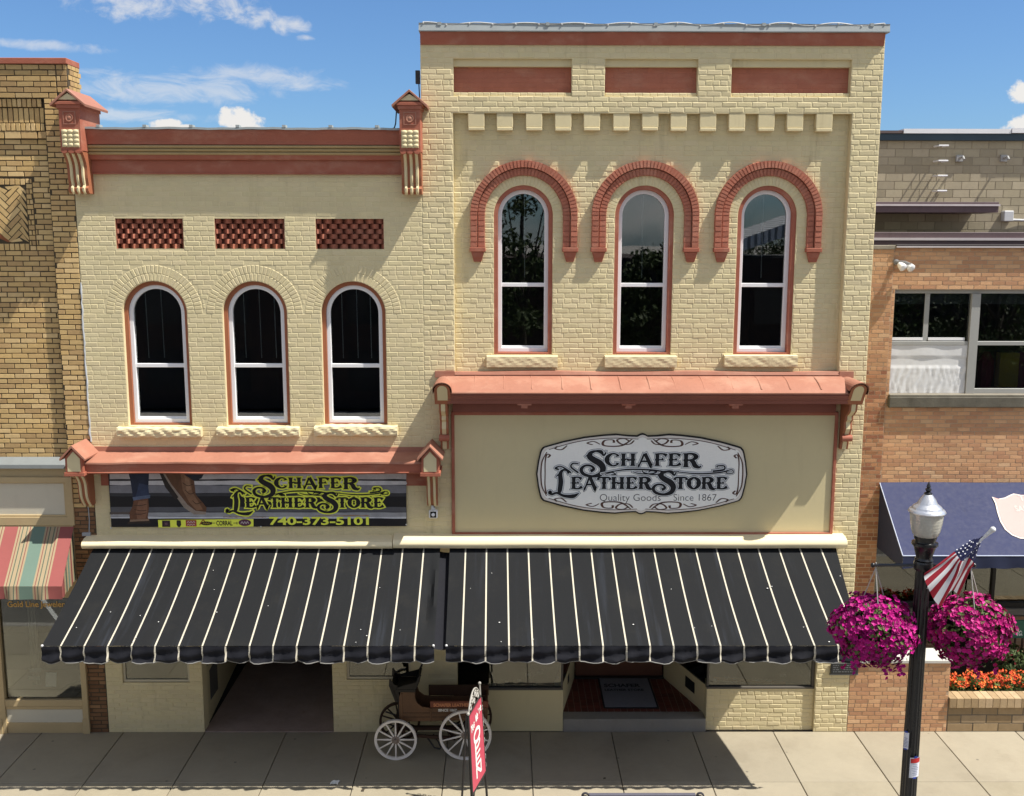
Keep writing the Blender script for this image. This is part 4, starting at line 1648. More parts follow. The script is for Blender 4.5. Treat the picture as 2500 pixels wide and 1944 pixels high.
m.build('window_sill', [mat('blackened_limestone', (.12, .11, .085), .9, .35, 5, .5, 60, stain=.9), LIMESTONE], bC, bevel=.01)
# steel window
STEEL = mat('grey_painted_steel', (.33, .33, .31), .5, .06, 3, stain=.3)
xm0, xm1 = PX(2362, 850, OC + .12), PX(2382, 850, OC + .12)
zr = PZ(2280, 838, OC + .12)
zr2 = PZ(2440, 838, OC + .12)
m = MB()
fy0, fy1 = OC + .10, OC + .17
m.box(cw0 + .002, cw1, fy0, fy1, cwt - .06, cwt - .002)
m.box(xm0, xm1 + .01, fy0 - .02, fy1, cwb + .03, cwt - .061)
m.box(cw0 + .002, xm0 - .001, fy0, fy1, zr - .03, zr + .03)
m.box(xm1 + .011, cw1, fy0, fy1, zr2 - .035, zr2 + .03)
m.box(xm1 + .011, cw1, fy0, fy1, cwb + .031, cwb + .11)
m.box(cw0 + .002, cw0 + .025, fy0, fy1, zr + .031, cwt - .061)
x_ = PX(2262, 780, OC + .12)
m.box(x_ - .04, x_ + .04, fy0 + .03, fy1, zr + .031, cwt - .061)
swn = m.build('window', STEEL, bC, bevel=.004)
m = MB()
m.box(cw0 + .026, cw1, OC + .135, OC + .14, cwb + .1, cwt - .05)
m.build('glass', GLASS, swn)
m = MB()
for (a, b) in ((cw0 + .03, x_ - .045), (x_ + .045, xm0 - .06)):
    m.box(a, b, fy0 + .01, fy0 + .03, zr + .045, zr + .09)
m.parts('vent_rail', WHITE, swn)
# white crumpled sheet filling the lower left light
m = MB()
vs, fs = [], []
nx, nz = 46, 30
za, zb = cwb + .035, zr - .031
r3 = random.Random(3)
ph = [r3.uniform(0, 6) for _ in range(40)]
for j in range(nz + 1):
    for i in range(nx + 1):
        x = cw0 + .015 + (xm0 - cw0 - .02) * i / nx
        z = za + (zb - za) * j / nz
        t = j / nz
        if t < .56:
            d = .005 * math.sin(x * 43 + 2.6 * math.sin(z * 7 + ph[1]) + 1.5 * math.sin(x * 11)) + .004 * math.sin(x * 71 + ph[2] + 3 * math.sin(z * 12 + x * 5)) + r3.uniform(-.002, .002)
        elif t < .75:
            d = -.010 + r3.uniform(-.001, .001)
        else:
            d = .004 * math.sin(x * 9 + ph[3]) + r3.uniform(-.001, .001)
        vs.append((x, OC + .112 - d, z))
m.add(vs, [(j * (nx + 1) + i, j * (nx + 1) + i + 1, (j + 1) * (nx + 1) + i + 1, (j + 1) * (nx + 1) + i) for j in range(nz) for i in range(nx)])
m.build('window_sheet', mat('white_plastic_sheet', (.66, .66, .65), .4, .05, 4, stain=.3), swn, smooth=True)
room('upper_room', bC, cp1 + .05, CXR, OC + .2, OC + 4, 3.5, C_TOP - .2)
m = MB()
q = PX(2455, 920, OC + .8)
m.box(q - .16, q + .16, OC + .7, OC + .85, cwb + .05, cwb + .62)
m.build('stored_box', mat('yellow_box', (.35, .25, .01), .6), bC)
m = MB()
for s in (-1, 1):
    m.lathe([(.10, 0), (.13, .2), (.12, .45), (.05, .6)], (q + s * .3, OC + .9, cwb + .02), 10)
m.parts('stored_jacket', mat('crimson_cloth', (.14, .008, .03), .8), bC)
# ground floor behind the awning
zgl = PZ(2400, 1470, .3)
m = MB()
m.mi = 1
m.box(cp1, CXR, OC + .92, OC + 1.2, 0, PZ(2400, 1505, OC + .92))
m.mi = 0
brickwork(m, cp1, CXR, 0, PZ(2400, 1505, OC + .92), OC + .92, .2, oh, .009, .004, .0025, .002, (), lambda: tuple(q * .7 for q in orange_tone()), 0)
m.build('shopfront_wall', [OBRICK, OMORTAR], bC)
m = MB()
m.box(cp1 - .01, CXR, OC + .84, OC + 1.18, PZ(2400, 1503, OC + .84), PZ(2400, 1487, OC + .84))
m.build('shopfront_sill', LIMESTONE, bC, bevel=.006)
m = MB()
zsl = PZ(2400, 1485, OC + .9)
m.box(cp1, CXR, OC + .90, OC + 1.0, zsl, zsl + .10)
m.box(cp1, cp1 + .06, OC + .90, OC + 1.0, zsl + .1, 2.5)
m.box(PX(2420, 1450, OC + .9), PX(2420, 1450, OC + .9) + .06, OC + .90, OC + 1.0, zsl + .1, 2.5)
m.box(cp1, CXR, OC + .90, OC + 1.0, 2.45, 2.6)
sc_ = m.build('shop_window', mat('dark_bronze_frame', (.03, .028, .025), .4, .1), bC, bevel=.004)
m = MB()
m.box(cp1 + .05, CXR, OC + .945, OC + .952, zsl + .09, 2.46)
m.build('glass', SHOPGLASS, sc_)
room('shop_room', bC, cp1 + .02, CXR, OC + 1.22, OC + 4, .3, 2.7)
m = MB()
m.box(cp1 - .2, cp1, OC + .41, OC + 1.0, 0, 2.55)
m.box(cp1, CXR, OC + .36, OC + 1.3, 2.55, 2.75)
m.build('shopfront_soffit', mat('dark_soffit', (.05, .04, .035), .8), bC)
# low roof terraces and the set-back block storey
YB = 11.0
bz0, bz1 = PZ(2300, 600, YB) - 3, PZ(2300, 344, YB)
xbl, xbr = PX(2130, 400, YB) - 3, PX(2500, 400, YB) + 3
m = MB()
m.mi = 1
m.box(xbl, xbr, YB, YB + .3, 0, bz1)
m.mi = 0
blk = lambda: (lambda v, c: tuple(q * v for q in c))(rnd.uniform(.86, 1.12), pick([(.38, .33, .225), (.40, .345, .24), (.36, .31, .21)]))
brickwork(m, xbl, xbr, PZ(2300, 600, YB), bz1, YB, .42, .195, .014, .006, .003, .002, (), blk, 0)
m.build('block_wall', [mat('split_block', (1, 1, 1), .9, .1, 8, .5, 60, tint=True, stain=.3), mat('tan_block_mortar', (.30, .26, .185), .95)], bC)
m = MB()
zb2 = PZ(2300, 316, YB)
m.box(xbl, xbr, YB - .12, YB + .4, bz1 + .001, bz1 + .16)
tb = m.build('parapet_band', mat('teal_fascia', (.04, .065, .085), .5, .1), bC)
m = MB()
xs_ = PX(2200, 322, YB)
m.box(xbl, xs_, YB - .16, YB + .45, bz1 + .165, bz1 + .23)
m.build('coping_end', mat('brown_metal', (.13, .095, .09), .5, .1), tb)
m = MB()
xq = PX(2461, 318, YB)
m.box(xs_ + .002, xq, YB - .18, YB + .45, bz1 + .162, bz1 + .27)
m.box(xq + .01, xbr, YB - .2, YB + .45, bz1 + .175, bz1 + .29)
m.build('coping', mat('white_metal_coping', (.75, .75, .76), .4, .06, 2, stain=.2), tb)
BRN = mat('brown_roof_edge', (.115, .08, .085), .55, .12, 3, stain=.4)
LIP = mat('pale_drip_edge', (.55, .50, .50), .4, .1, 4)


def roof_edge(name, y, vt, vm, vb, xa, xb, depth, drop=.0):
    z0, zm_, z1 = PZ(2300, vb, y), PZ(2300, vm, y), PZ(2300, vt, y)
    m = MB()
    m.box(xa, xb - .02, y + .01, y + depth, z0, z1 - .002)
    r_ = m.build(name, BRN, bC, bevel=.006)
    m = MB()
    m.box(xa, xb, y - .03, y + .03, zm_ - .022, zm_ + .022)
    m.build('drip_edge', LIP, r_)
    return r_


Y1 = 9.6
roof_edge('upper_roof_edge', Y1, 493, 501, 519, xbl, PX(2441, 505, Y1), 1.6)
Y2 = 3.2
roof_edge('lower_roof_edge', Y2, 567, 584, 604, cp1 - .3, CXR + 3, 7.5)
m = MB()
zz = PZ(2300, 604, Y2)
m.box(CX0 + .1, CXR + 3, OC + .4, Y2 + .005, zz - .9, zz - .55)
m.box(CX0 + .1, CXR + 3, Y2 + .2, Y2 + .5, zz - .9, zz - .003)
m.box(CXR + 2.7, CXR + 3, .4, YB, 0, zz - .1)
m.build('roof', mat('roof_membrane', (.12, .12, .12), .9), bC)
# wall rungs, lamps and junction box on the block wall
GALV = mat('galvanised_steel', (.55, .56, .56), .4, .1, 8)
for k, v in enumerate((355.5, 392.5, 429, 466)):
    p0, p1 = P(2294 - k * 1.4, v, YB - .35), P(2315 - k * 1.6, v, YB - .35)
    m = MB()
    m.tube([(p0.x, YB - .02, p0.z), (p0.x, YB - .35, p0.z), (p1.x, YB - .35, p1.z), (p1.x, YB - .02, p1.z)], .022, 6)
    o = m.build('ladder_rung', WHITE if k < 9 else GALV, bC)
for u in (2340, 2448):
    p = P(u, 387, YB)
    m = MB()
    m.box(p.x - .08, p.x + .08, YB - .08, YB, p.z - .08, p.z + .08)
    m.tube([(p.x, YB - .08, p.z), (p.x, YB - .26, p.z + .02), (p.x, YB - .32, p.z - .05)], .03, 8)
    t = tag(m.build('wall_lamp', mat('dull_lamp_metal', (.34, .34, .33), .5, .1), bevel=.004), ('left' if u < 2400 else 'right') + ' one of two small grey lamps on the block wall of the set-back storey', 'lamp', 'small lamps on the block wall')
p = P(2455, 528, YB)
m = MB()
m.box(p.x - .12, p.x + .12, YB - .18, YB, p.z - .13, p.z + .13)
jb = m.build('junction_box', GALV, bevel=.015)
m = MB()
m.tube([(p.x + .1, YB - .08, p.z - .09), (p.x + .4, YB - .06, p.z - .10), (p.x + 3, YB - .06, p.z - .14)], .03, 8)
m.build('conduit', GALV, jb)
tag(jb, 'light grey junction box with conduit on the block wall above the brown roof edge', 'junction box')
# twin floodlight on the brick front
p = P(2190, 643, OC)
m = MB()
m.lathe([(.045, 0), (.045, -.05), (.02, -.06)], (p.x - .02, OC + .02, p.z + .02), 12, 'y')
m.tube([(p.x - .02, OC - .03, p.z + .02), (p.x + .08, OC - .12, p.z + .02), (p.x + .16, OC - .16, p.z - .02)], .022, 8)
fl = m.build('floodlight', mat('grey_lamp_metal', (.2, .2, .2), .4, .1), smooth=True)
for (dx, dz) in ((.03, -.05), (.16, -.06)):
    m = MB()
    c = Vector((p.x + dx, OC - .14, p.z + dz))
    d = Vector((.35, -.6, -.5)).normalized()
    a = d.cross(Vector((0, 0, 1))).normalized()
    b = a.cross(d)
    rings = [(.03, -.08), (.055, -.03), (.065, .03), (.05, .045), (.001, .05)]
    vs = [c + (a * math.cos(2 * math.pi * i / 14) + b * math.sin(2 * math.pi * i / 14)) * r_ + d * h for r_, h in rings for i in range(14)]
    m.add(vs, [(j * 14 + i, j * 14 + (i + 1) % 14, (j + 1) * 14 + (i + 1) % 14, (j + 1) * 14 + i) for j in range(4) for i in range(14)])
    m.build('lamp_head', WHITE, fl, smooth=True)
tag(fl, 'twin-headed white floodlight on the orange brick front below the pier cap', 'floodlight')

# ================================================================== awnings
AWY, AWZ = -2.0, 2.244
AWB = 2.045


def big_awning(label, x_top, x_bot, stripes_top, stripes_bot, box, seed, dents):
    """fabric sheet from the casing down to the front rail, then a scalloped valance"""
    r4 = random.Random(seed)
    root = thing('shop_awning', ((x_top[0] + x_top[1]) / 2, 0, 2.9), label, 'awning', 'black striped awnings over the pavement')
    bx0_, bx1_, zb0, zb1 = box
    m = MB()
    prof = [(0.0, zb0), (-.235, zb0)]
    for q in range(9):
        a = math.pi * .5 * q / 8
        prof.append((-.235 - .035 * math.sin(math.pi * q / 8) * .8, zb0 + (zb1 - zb0 - .03) * q / 8))
    prof += [(-.15, zb1), (0.0, zb1 + .012)]
    m.sweep_x(prof, bx0_, bx1_, seg=30, wob=lambda x, i: (0, .002 * math.sin(x * 3.1)))
    m.build('casing', BOXCREAM, root, smooth=True, angle=30)
    zt = zb0 - .015
    cols = [(0.0, 0)]
    sw_ = .021
    for a, b in zip(stripes_top, stripes_bot):
        cols.append((a, b))
    # columns: [left edge, stripe l, stripe r, ... right edge] for top and front
    top = [x_top[0]]
    bot = [x_bot[0]]
    kinds = []
    for a, b in zip(stripes_top, stripes_bot):
        pa, pb = top[-1], bot[-1]
        for q in (1, 2, 3, 4, 5):
            top.append(pa + (a - sw_ / 2 - pa) * q / 5)
            bot.append(pb + (b - sw_ / 2 - pb) * q / 5)
            kinds.append(0)
        top.append(a + sw_ / 2)
        bot.append(b + sw_ / 2)
        kinds.append(1)
    pa, pb = top[-1], bot[-1]
    for q in (1, 2, 3, 4, 5):
        top.append(pa + (x_top[1] - pa) * q / 5)
        bot.append(pb + (x_bot[1] - pb) * q / 5)
        kinds.append(0)
    n = len(top)
    rows = 26
    m = MB()
    vs = []
    ph = [r4.uniform(0, 6) for _ in range(8)]
    for j in range(rows + 1):
        t = j / rows
        y = -.13 + (AWY + .13) * t
        zz_ = zt + (AWZ - zt) * t - .035 * math.sin(math.pi * t)
        for i in range(n):
            x = top[i] + (bot[i] - top[i]) * t
            dz = .006 * math.sin(x * 2.3 + ph[0]) * math.sin(math.pi * t) + .003 * math.sin(x * 9 + t * 6 + ph[1]) * math.sin(math.pi * t) + r4.uniform(-.0015, .0015)
            for (dx_, dt_, ds_, dh_) in dents:
                e = ((x - dx_) / ds_) ** 2 + ((t - dt_) / .22) ** 2
                dz += dh_ * math.exp(-e)
            vs.append((x, y, zz_ + dz))
    fs, ms = [], []
    m.add(vs, [])
    for j in range(rows):
        for i in range(n - 1):
            m.f.append((j * n + i, (j + 1) * n + i, (j + 1) * n + i + 1, j * n + i + 1))
            m.m.append(kinds[i])
            m.c.append((1, 1, 1))
    m.build('canvas', [BLACKFAB, STRIPE], root, smooth=True)
    # droppings and lint
    m = MB()
    for q in range(15):
        t = r4.uniform(.1, .97) ** .7
        i = r4.randrange(n - 1)
        x = top[i] + (bot[i] - top[i]) * t + r4.uniform(0, .04)
        y = -.13 + (AWY + .13) * t
        zz_ = zt + (AWZ - zt) * t - .035 * math.sin(math.pi * t) + .012
        s_ = r4.choice([.007, .008, .010, .013])
        m.ball((x, y, zz_), s_, 6, (1, 1, .3))
    m.build('droppings', mat('white_droppings', (.75, .75, .72), .8), root)
    # valance with scallops between the stripes
    m = MB()
    vr = 7
    vs = []
    stops = [bot[0]] + list(stripes_bot) + [bot[-1]]
    low = []
    for i in range(n):
        x = bot[i]
        k = max(q for q in range(len(stops) - 1) if stops[q] <= x + 1e-6)
        s_ = min(1, max(0, (x - stops[k]) / (stops[k + 1] - stops[k])))
        low.append(AWB - .030 * math.sin(math.pi * s_) ** .8)
    for j in range(vr + 1):
        t = j / vr
        for i in range(n):
            x = bot[i]
            k = sum(1 for q in stripes_bot if q < x)
            wr = .022 * t * math.sin(x * 21 + ph[2] + k * 2.1) + .018 * math.sin(t * 9 + x * 4 + k * 1.3 + ph[3]) * (.3 + t) + .008 * math.sin(x * 37 + t * 5 + ph[5])
            vs.append((x, AWY - .012 + wr - .02 * t, AWZ + (low[i] - AWZ) * t))
    m.add(vs, [])
    for j in range(vr):
        for i in range(n - 1):
            m.f.append((j * n + i, (j + 1) * n + i, (j + 1) * n + i + 1, j * n + i + 1))
            m.m.append(kinds[i])
            m.c.append((1, 1, 1))
    val = m.build('valance', [BLACKVAL, STRIPE], root, smooth=True)
    m = MB()
    m.tube([(x, y + .004, z - .002) for (x, y, z) in vs[vr * n:]], .0075, 5)
    m.build('binding', BINDING, val, smooth=True)
    m = MB()
    m.tube([(bot[0], AWY + .05, AWZ - .05), (bot[-1], AWY + .05, AWZ - .05)], .022, 8)
    for x in (bot[0] + .01, bot[-1] - .01):
        m.ball((x, AWY - .005, AWZ + .005), .018, 8)
    m.build('front_rail', mat('aluminium', (.6, .6, .6), .35), root, smooth=True)
    m = MB()
    for f in (.16, .84):
        x = bot[0] + (bot[-1] - bot[0]) * f
        s_ = 1 if f < .5 else -1
        m.tube([(x, -.1, zt - .03), (x + s_ * .55, -1.0, (zt + AWZ) / 2 - .10), (x, AWY + .05, AWZ - .03)], .022, 8)
    m.parts('folding_arm', mat('cream_arm', (.5, .45, .33), .5), root)
    return root


zbx = (PZ(800, 1338, -.2), PZ(800, 1315.5, -.16))
st_t = [PX(271 + i * (1035 - 271) / 15, 1346, -.13) for i in range(16)]
st_b = [PX(148 + i * (1012.6 - 148) / 15, 1577, AWY) for i in range(16)]
LEFT_AWN = big_awning('left of the two black striped awnings, over the passage entry and leaning to one side', (PX(229, 1346, -.13), PX(1075, 1346, -.13)), (PX(101.5, 1577, AWY), PX(1060, 1577, AWY)),
           st_t, st_b, (PX(202, 1330, -.2), PX(958, 1330, -.2), zbx[0], zbx[1]), 11, ((PX(1045, 1480, -1.2), .55, .07, -.09), (PX(1058, 1460, -1.2), .4, .04, .05)))
st_t = [PX(1137 + i * (2002 - 1137) / 17, 1344, -.13) for i in range(18)]
st_b = [PX(1128 + i * 57.4, 1577, AWY) for i in range(18)]
big_awning('right of the two black striped awnings, under the oval store sign', (PX(1098, 1342, -.13), PX(2040, 1344, -.13)), (PX(1088, 1577, AWY), PX(2107, 1580, AWY)),
           st_t, st_b, (PX(960, 1330, -.2), PX(2066, 1330, -.2), PZ(1500, 1337, -.2), PZ(1500, 1311, -.16)), 12, ())

m = MB()
fl0, fl1 = PX(1076, 1346, -.13), PX(1097, 1342, -.13)
g0, g1 = PX(1062, 1577, AWY), PX(1087, 1577, AWY)
zt_ = zbx[0] - .04
vs = []
for j in range(13):
    t = j / 12
    for i in range(5):
        q = i / 4
        vs.append((fl0 - .05 + (g0 - fl0) * t + (fl1 - fl0 + .17 + (g1 - g0 - fl1 + fl0) * t) * q, -.10 + (AWY + .11) * t, zt_ + (AWZ - zt_) * t - .035 * math.sin(math.pi * t) - .035 - .03 * math.sin(math.pi * q)))
m.add(vs, [(j * 5 + i, (j + 1) * 5 + i, (j + 1) * 5 + i + 1, j * 5 + i + 1) for j in range(12) for i in range(4)])
m.build('gusset', BLACKVAL, LEFT_AWN, smooth=True)

# small jeweller awning
root = thing('jewellery_awning', (-7.2, 0, 2.6), 'red, green and tan striped awning over the jeweller window', 'awning')
GY = -.95
gt_r, gb_r = PX(180, 1286, -.05), PX(151, 1432, GY)
gzt, gzf, gzv = PZ(90, 1286, -.05), PZ(90, 1432, GY), PZ(90, 1463, GY)
AWC = [mat('awning_red', (.26, .075, .067), .8, .06, 4), mat('awning_green', (.125, .185, .145), .8, .06, 4), mat('awning_tan', (.31, .24, .145), .8, .06, 4),
       mat('awning_maroon_line', (.20, .055, .05), .8), mat('awning_dark_green_line', (.07, .10, .07), .8)]
unit = [(0, .20), (2, .028), (3, .012), (2, .03), (4, .014), (2, .05), (4, .014), (2, .03), (3, .012), (2, .028), (1, .19), (2, .028), (3, .012), (2, .03), (4, .014), (2, .05), (4, .014), (2, .03), (3, .012), (2, .028)]
cl_ = [0.0]
ck = []
while cl_[-1] < 3.4:
    for c_, w_ in unit:
        cl_.append(cl_[-1] + w_)
        ck.append(c_)
m = MB()
vs = []
n = len(cl_)
for j in range(9):
    t = j / 8
    for i in range(n):
        vs.append((gt_r + (gb_r - gt_r) * t - cl_[i], -.05 + (GY + .05) * t, gzt + (gzf - gzt) * t - .01 * math.sin(math.pi * t)))
m.add(vs, [])
for j in range(8):
    for i in range(n - 1):
        m.f.append((j * n + i, j * n + i + 1, (j + 1) * n + i + 1, (j + 1) * n + i))
        m.m.append(ck[i])
        m.c.append((1, 1, 1))
m.build('canvas', AWC, root, smooth=True)
m = MB()
vs = []
for j in range(5):
    t = j / 4
    for i in range(n):
        vs.append((gb_r - cl_[i], GY - .006 + .03 * t * math.sin(cl_[i] * 16) + .012 * math.sin(cl_[i] * 41) * t, gzf + (gzv - gzf) * t + .004 * math.sin(cl_[i] * 30) * t))
m.add(vs, [])
for j in range(4):
    for i in range(n - 1):
        m.f.append((j * n + i, j * n + i + 1, (j + 1) * n + i + 1, (j + 1) * n + i))
        m.m.append(ck[i])
        m.c.append((1, 1, 1))
m.build('valance', AWC, root, smooth=True)
m = MB()
seq = [2, 4, 2, 3, 2, 1, 2, 4, 2, 3, 0]
for q in range(len(seq)):
    t0, t1 = q / len(seq), (q + 1) / len(seq)
    f = lambda t: (-.05 + (GY + .05) * t, gzt + (gzf - gzt) * t)
    (ya, za), (yb_, zb_) = f(t0), f(t1)
    xa, xb = gt_r + (gb_r - gt_r) * t0, gt_r + (gb_r - gt_r) * t1
    lo = gzv + .01
    m.add([(xa, ya, za), (xb, yb_, zb_), (xb - .003, yb_, lo + .02 * math.cos(t1 * 25)), (xa - .003, ya, lo + .02 * math.cos(t0 * 25))], [(0, 1, 2, 3)], mi=seq[q])
m.build('side_curtain', AWC, root)

# navy charity awning with shield
root = thing('charity_awning', (8.0, 0, 2.8), 'navy blue awning with pale pink shield over the charity shop window', 'awning')
NY = OC - 1.02
ny_ = OC + .02
nzt = PZ(2300, 1178, ny_)
nzf = PZ(2300, 1357, NY)
nzv = PZ(2300, 1386, NY)
nxl_t, nxl_f = PX(2147, 1178, ny_), PX(2204, 1357, NY)
nxl = (nxl_t + nxl_f) / 2
NAVY = mat('navy_canvas', (.024, .031, .088), .7, .10, 1.6, .15, 200, stain=.2)
NAVYD = mat('navy_valance', (.02, .026, .06), .75, .1, 2)
m = MB()
vs = []
nx, ny = 40, 10
for j in range(ny + 1):
    t = j / ny
    for i in range(nx + 1):
        x = nxl_t + (nxl_f - nxl_t) * t + (CXR - nxl_t) * i / nx
        vs.append((x, ny_ + (NY - ny_) * t, nzt + (nzf - nzt) * t + .004 * math.sin(x * 3 + t * 4)))
m.add(vs, [(j * (nx + 1) + i, (j + 1) * (nx + 1) + i, (j + 1) * (nx + 1) + i + 1, j * (nx + 1) + i + 1) for j in range(ny) for i in range(nx)])
m.build('canvas', NAVY, root, smooth=True)
m = MB()
vs = []
nx = 90
for j in range(4):
    t = j / 3
    for i in range(nx + 1):
        x = nxl_f + (CXR - nxl_t) * i / nx
        lo = nzv - .018 * abs(math.sin(x * 7.5))
        vs.append((x, NY - .008 + .012 * t * math.sin(x * 13), nzf + (lo - nzf) * t))
m.add(vs, [(j * (nx + 1) + i, (j + 1) * (nx + 1) + i, (j + 1) * (nx + 1) + i + 1, j * (nx + 1) + i + 1) for j in range(3) for i in range(nx)])
m.build('valance', NAVYD, root, smooth=True)
m = MB()
m.tube([(nxl_f, NY - .004, nzf), (CXR, NY - .004, nzf)], .009, 6)
m.tube([(nxl_t, ny_ - .01, nzt), (nxl_f, NY, nzf)], .009, 6)
m.build('piping', mat('pale_blue_piping', (.42, .47, .6), .6), root)
m = MB()
m.add([(nxl_t, ny_, nzt), (nxl_f, NY, nzf), (nxl_f, NY, nzv), (nxl_t + .02, ny_, nzv)], [(0, 1, 2, 3)])
m.build('side_curtain', NAVYD, root)
sl = Vector((0, NY - ny_, nzf - nzt))
SLn = sl.length
slu = sl.normalized()
nrm = Vector((0, slu.z, -slu.y))
if nrm.y > 0:
    nrm = -nrm
sx0 = PX(2500, 1250, .8)


def nav(a, b, h):                                      # a along x from the shield centre, b down the slope from the top edge
    q = Vector((sx0 + .10 + a, ny_, nzt)) + slu * b + nrm * (h + .008)
    return tuple(q)


# shield outline in slope coordinates measured from photo
def slope_t(u, v):
    d = ray(u, v)
    # intersect with the awning plane
    o = Vector((0, -CAM_D, CAM_H))
    p0_ = Vector((0, ny_, nzt))
    t = (p0_ - o).dot(nrm) / d.dot(nrm)
    q = o + d * t
    return (q.x - sx0 - .10, (q - Vector((q.x, ny_, nzt))).dot(slu))


sh = [slope_t(*p) for p in ((2421, 1214), (2436, 1219), (2452, 1216), (2466, 1209), (2474, 1206))]
shl = [slope_t(*p) for p in ((2429, 1230), (2434, 1252), (2441, 1274), (2453, 1294), (2470, 1308), (2490, 1316))]
cxs = slope_t(2512, 1210)[0]
right = [(2 * cxs - a, b) for a, b in sh]
rightl = [(2 * cxs - a, b) for a, b in shl]
tipb = (cxs, shl[-1][1] + .03)
outl = sh + [(cxs, sh[-1][1] + .06)] + list(reversed(right)) + rightl + [tipb] + list(reversed(shl))
m = MB()
m.flat(outl, nav, .003)
cxm = sum(a for a, b in outl) / len(outl)
cym = sum(b for a, b in outl) / len(outl)
m.flat([(cxm + (a - cxm) * .955, cym + (b - cym) * .955) for a, b in outl], nav, .006, mi=1)
navt = lambda a, b, h: nav(cxs + a, cym - b, h)
m.text('THE', .16, navt, -.06, .20, .009, .006, 'CENTER', .9, mi=2)
m.text('SALVATION', .15, navt, 0, .0, .009, .006, 'CENTER', .8, mi=2)
m.text('ARMY', .16, navt, 0, -.20, .009, .006, 'CENTER', .9, mi=2)
m.build('shield_emblem', [mat('shield_white', (.68, .6, .55), .7, .03), mat('faded_pink', (.60, .36, .335), .7, .05), mat('faded_white_letters', (.66, .46, .43), .7, .03)], root)

# ================================================================== signs
GLYPH = {}


def stem(x, w=1.0):
    return ([(x, 0), (x, .1), (x, .38), (x, .5), (x, .62), (x, .9), (x, 1)], [.36 * w, .21 * w, .18 * w, .27 * w, .18 * w, .21 * w, .36 * w])


GLYPH['E'] = (.80, [stem(.2), ([(.2, .95), (.5, .96), (.70, .82)], [.10, .10, .2]), ([(.2, .5), (.42, .5), (.52, .56)], [.08, .09, .2]), ([(.2, .05), (.5, .04), (.74, .20)], [.1, .1, .2])])
GLYPH['F'] = (.76, [stem(.2), ([(.2, .95), (.5, .96), (.72, .82)], [.10, .10, .2]), ([(.2, .5), (.42, .5), (.54, .56)], [.08, .09, .2])])
GLYPH['H'] = (.95, [stem(.2), stem(.72), ([(.2, .48), (.38, .55), (.48, .48), (.72, .5)], [.08, .09, .14, .07])])
GLYPH['A'] = (.92, [([(.06, .0), (.14, .1), (.40, .98)], [.20, .1, .13]), ([(.82, 0), (.74, .12), (.43, 1.0)], [.27, .20, .18]), ([(.24, .34), (.40, .38), (.62, .34)], [.07, .12, .07])])
GLYPH['T'] = (.84, [stem(.42), ([(.03, .74), (.10, .92), (.42, .95), (.74, .92), (.81, .74)], [.2, .12, .1, .12, .2])])
GLYPH['R'] = (.95, [stem(.2), ([(.2, .94), (.5, .95), (.70, .75), (.52, .54), (.22, .50)], [.09, .12, .23, .12, .08]), ([(.40, .5), (.56, .36), (.66, .12), (.86, .0), (.96, .12)], [.1, .22, .23, .13, .05])])
GLYPH['C'] = (.82, [([(.70, .74), (.66, .9), (.42, .97), (.18, .75), (.12, .5), (.18, .25), (.42, .03), (.66, .1), (.70, .26)], [.24, .1, .1, .2, .28, .2, .1, .1, .22])])
GLYPH['O'] = (.88, [([(.43, .97), (.17, .75), (.12, .5), (.17, .25), (.43, .03), (.69, .25), (.74, .5), (.69, .75), (.43, .97)], [.1, .2, .27, .2, .1, .2, .27, .2, .1])])
BIGS = (1.0, [([(.90, .80), (.82, .98), (.62, 1.02), (.44, .93), (.40, .77), (.56, .61), (.78, .45), (.90, .22), (.82, -.04), (.52, -.16), (.2, -.06), (.10, .16), (.24, .34), (.46, .33), (.57, .18), (.44, .08)],
                [.05, .18, .09, .18, .25, .28, .30, .28, .22, .12, .15, .17, .10, .10, .12, .16]),
              ([(.50, .80), (.36, .84), (.24, .76)], [.16, .1, .02]), ([(.90, .80), (.98, .9), (1.0, 1.02)], [.1, .08, .02])])
BIGL = (.72, [([(.62, .98), (.50, 1.13), (.34, 1.13), (.24, .92), (.26, .5), (.22, .05), (.18, -.10)], [.2, .1, .12, .22, .26, .24, .14]),
              ([(-.26, -.16), (-.20, -.06), (-.12, -.18), (.1, -.10), (.40, -.26), (.80, -.28), (1.05, -.10)], [.04, .22, .12, .12, .15, .22, .02]), ([(.24, .9), (.12, .86), (.06, .76)], [.1, .08, .02])])


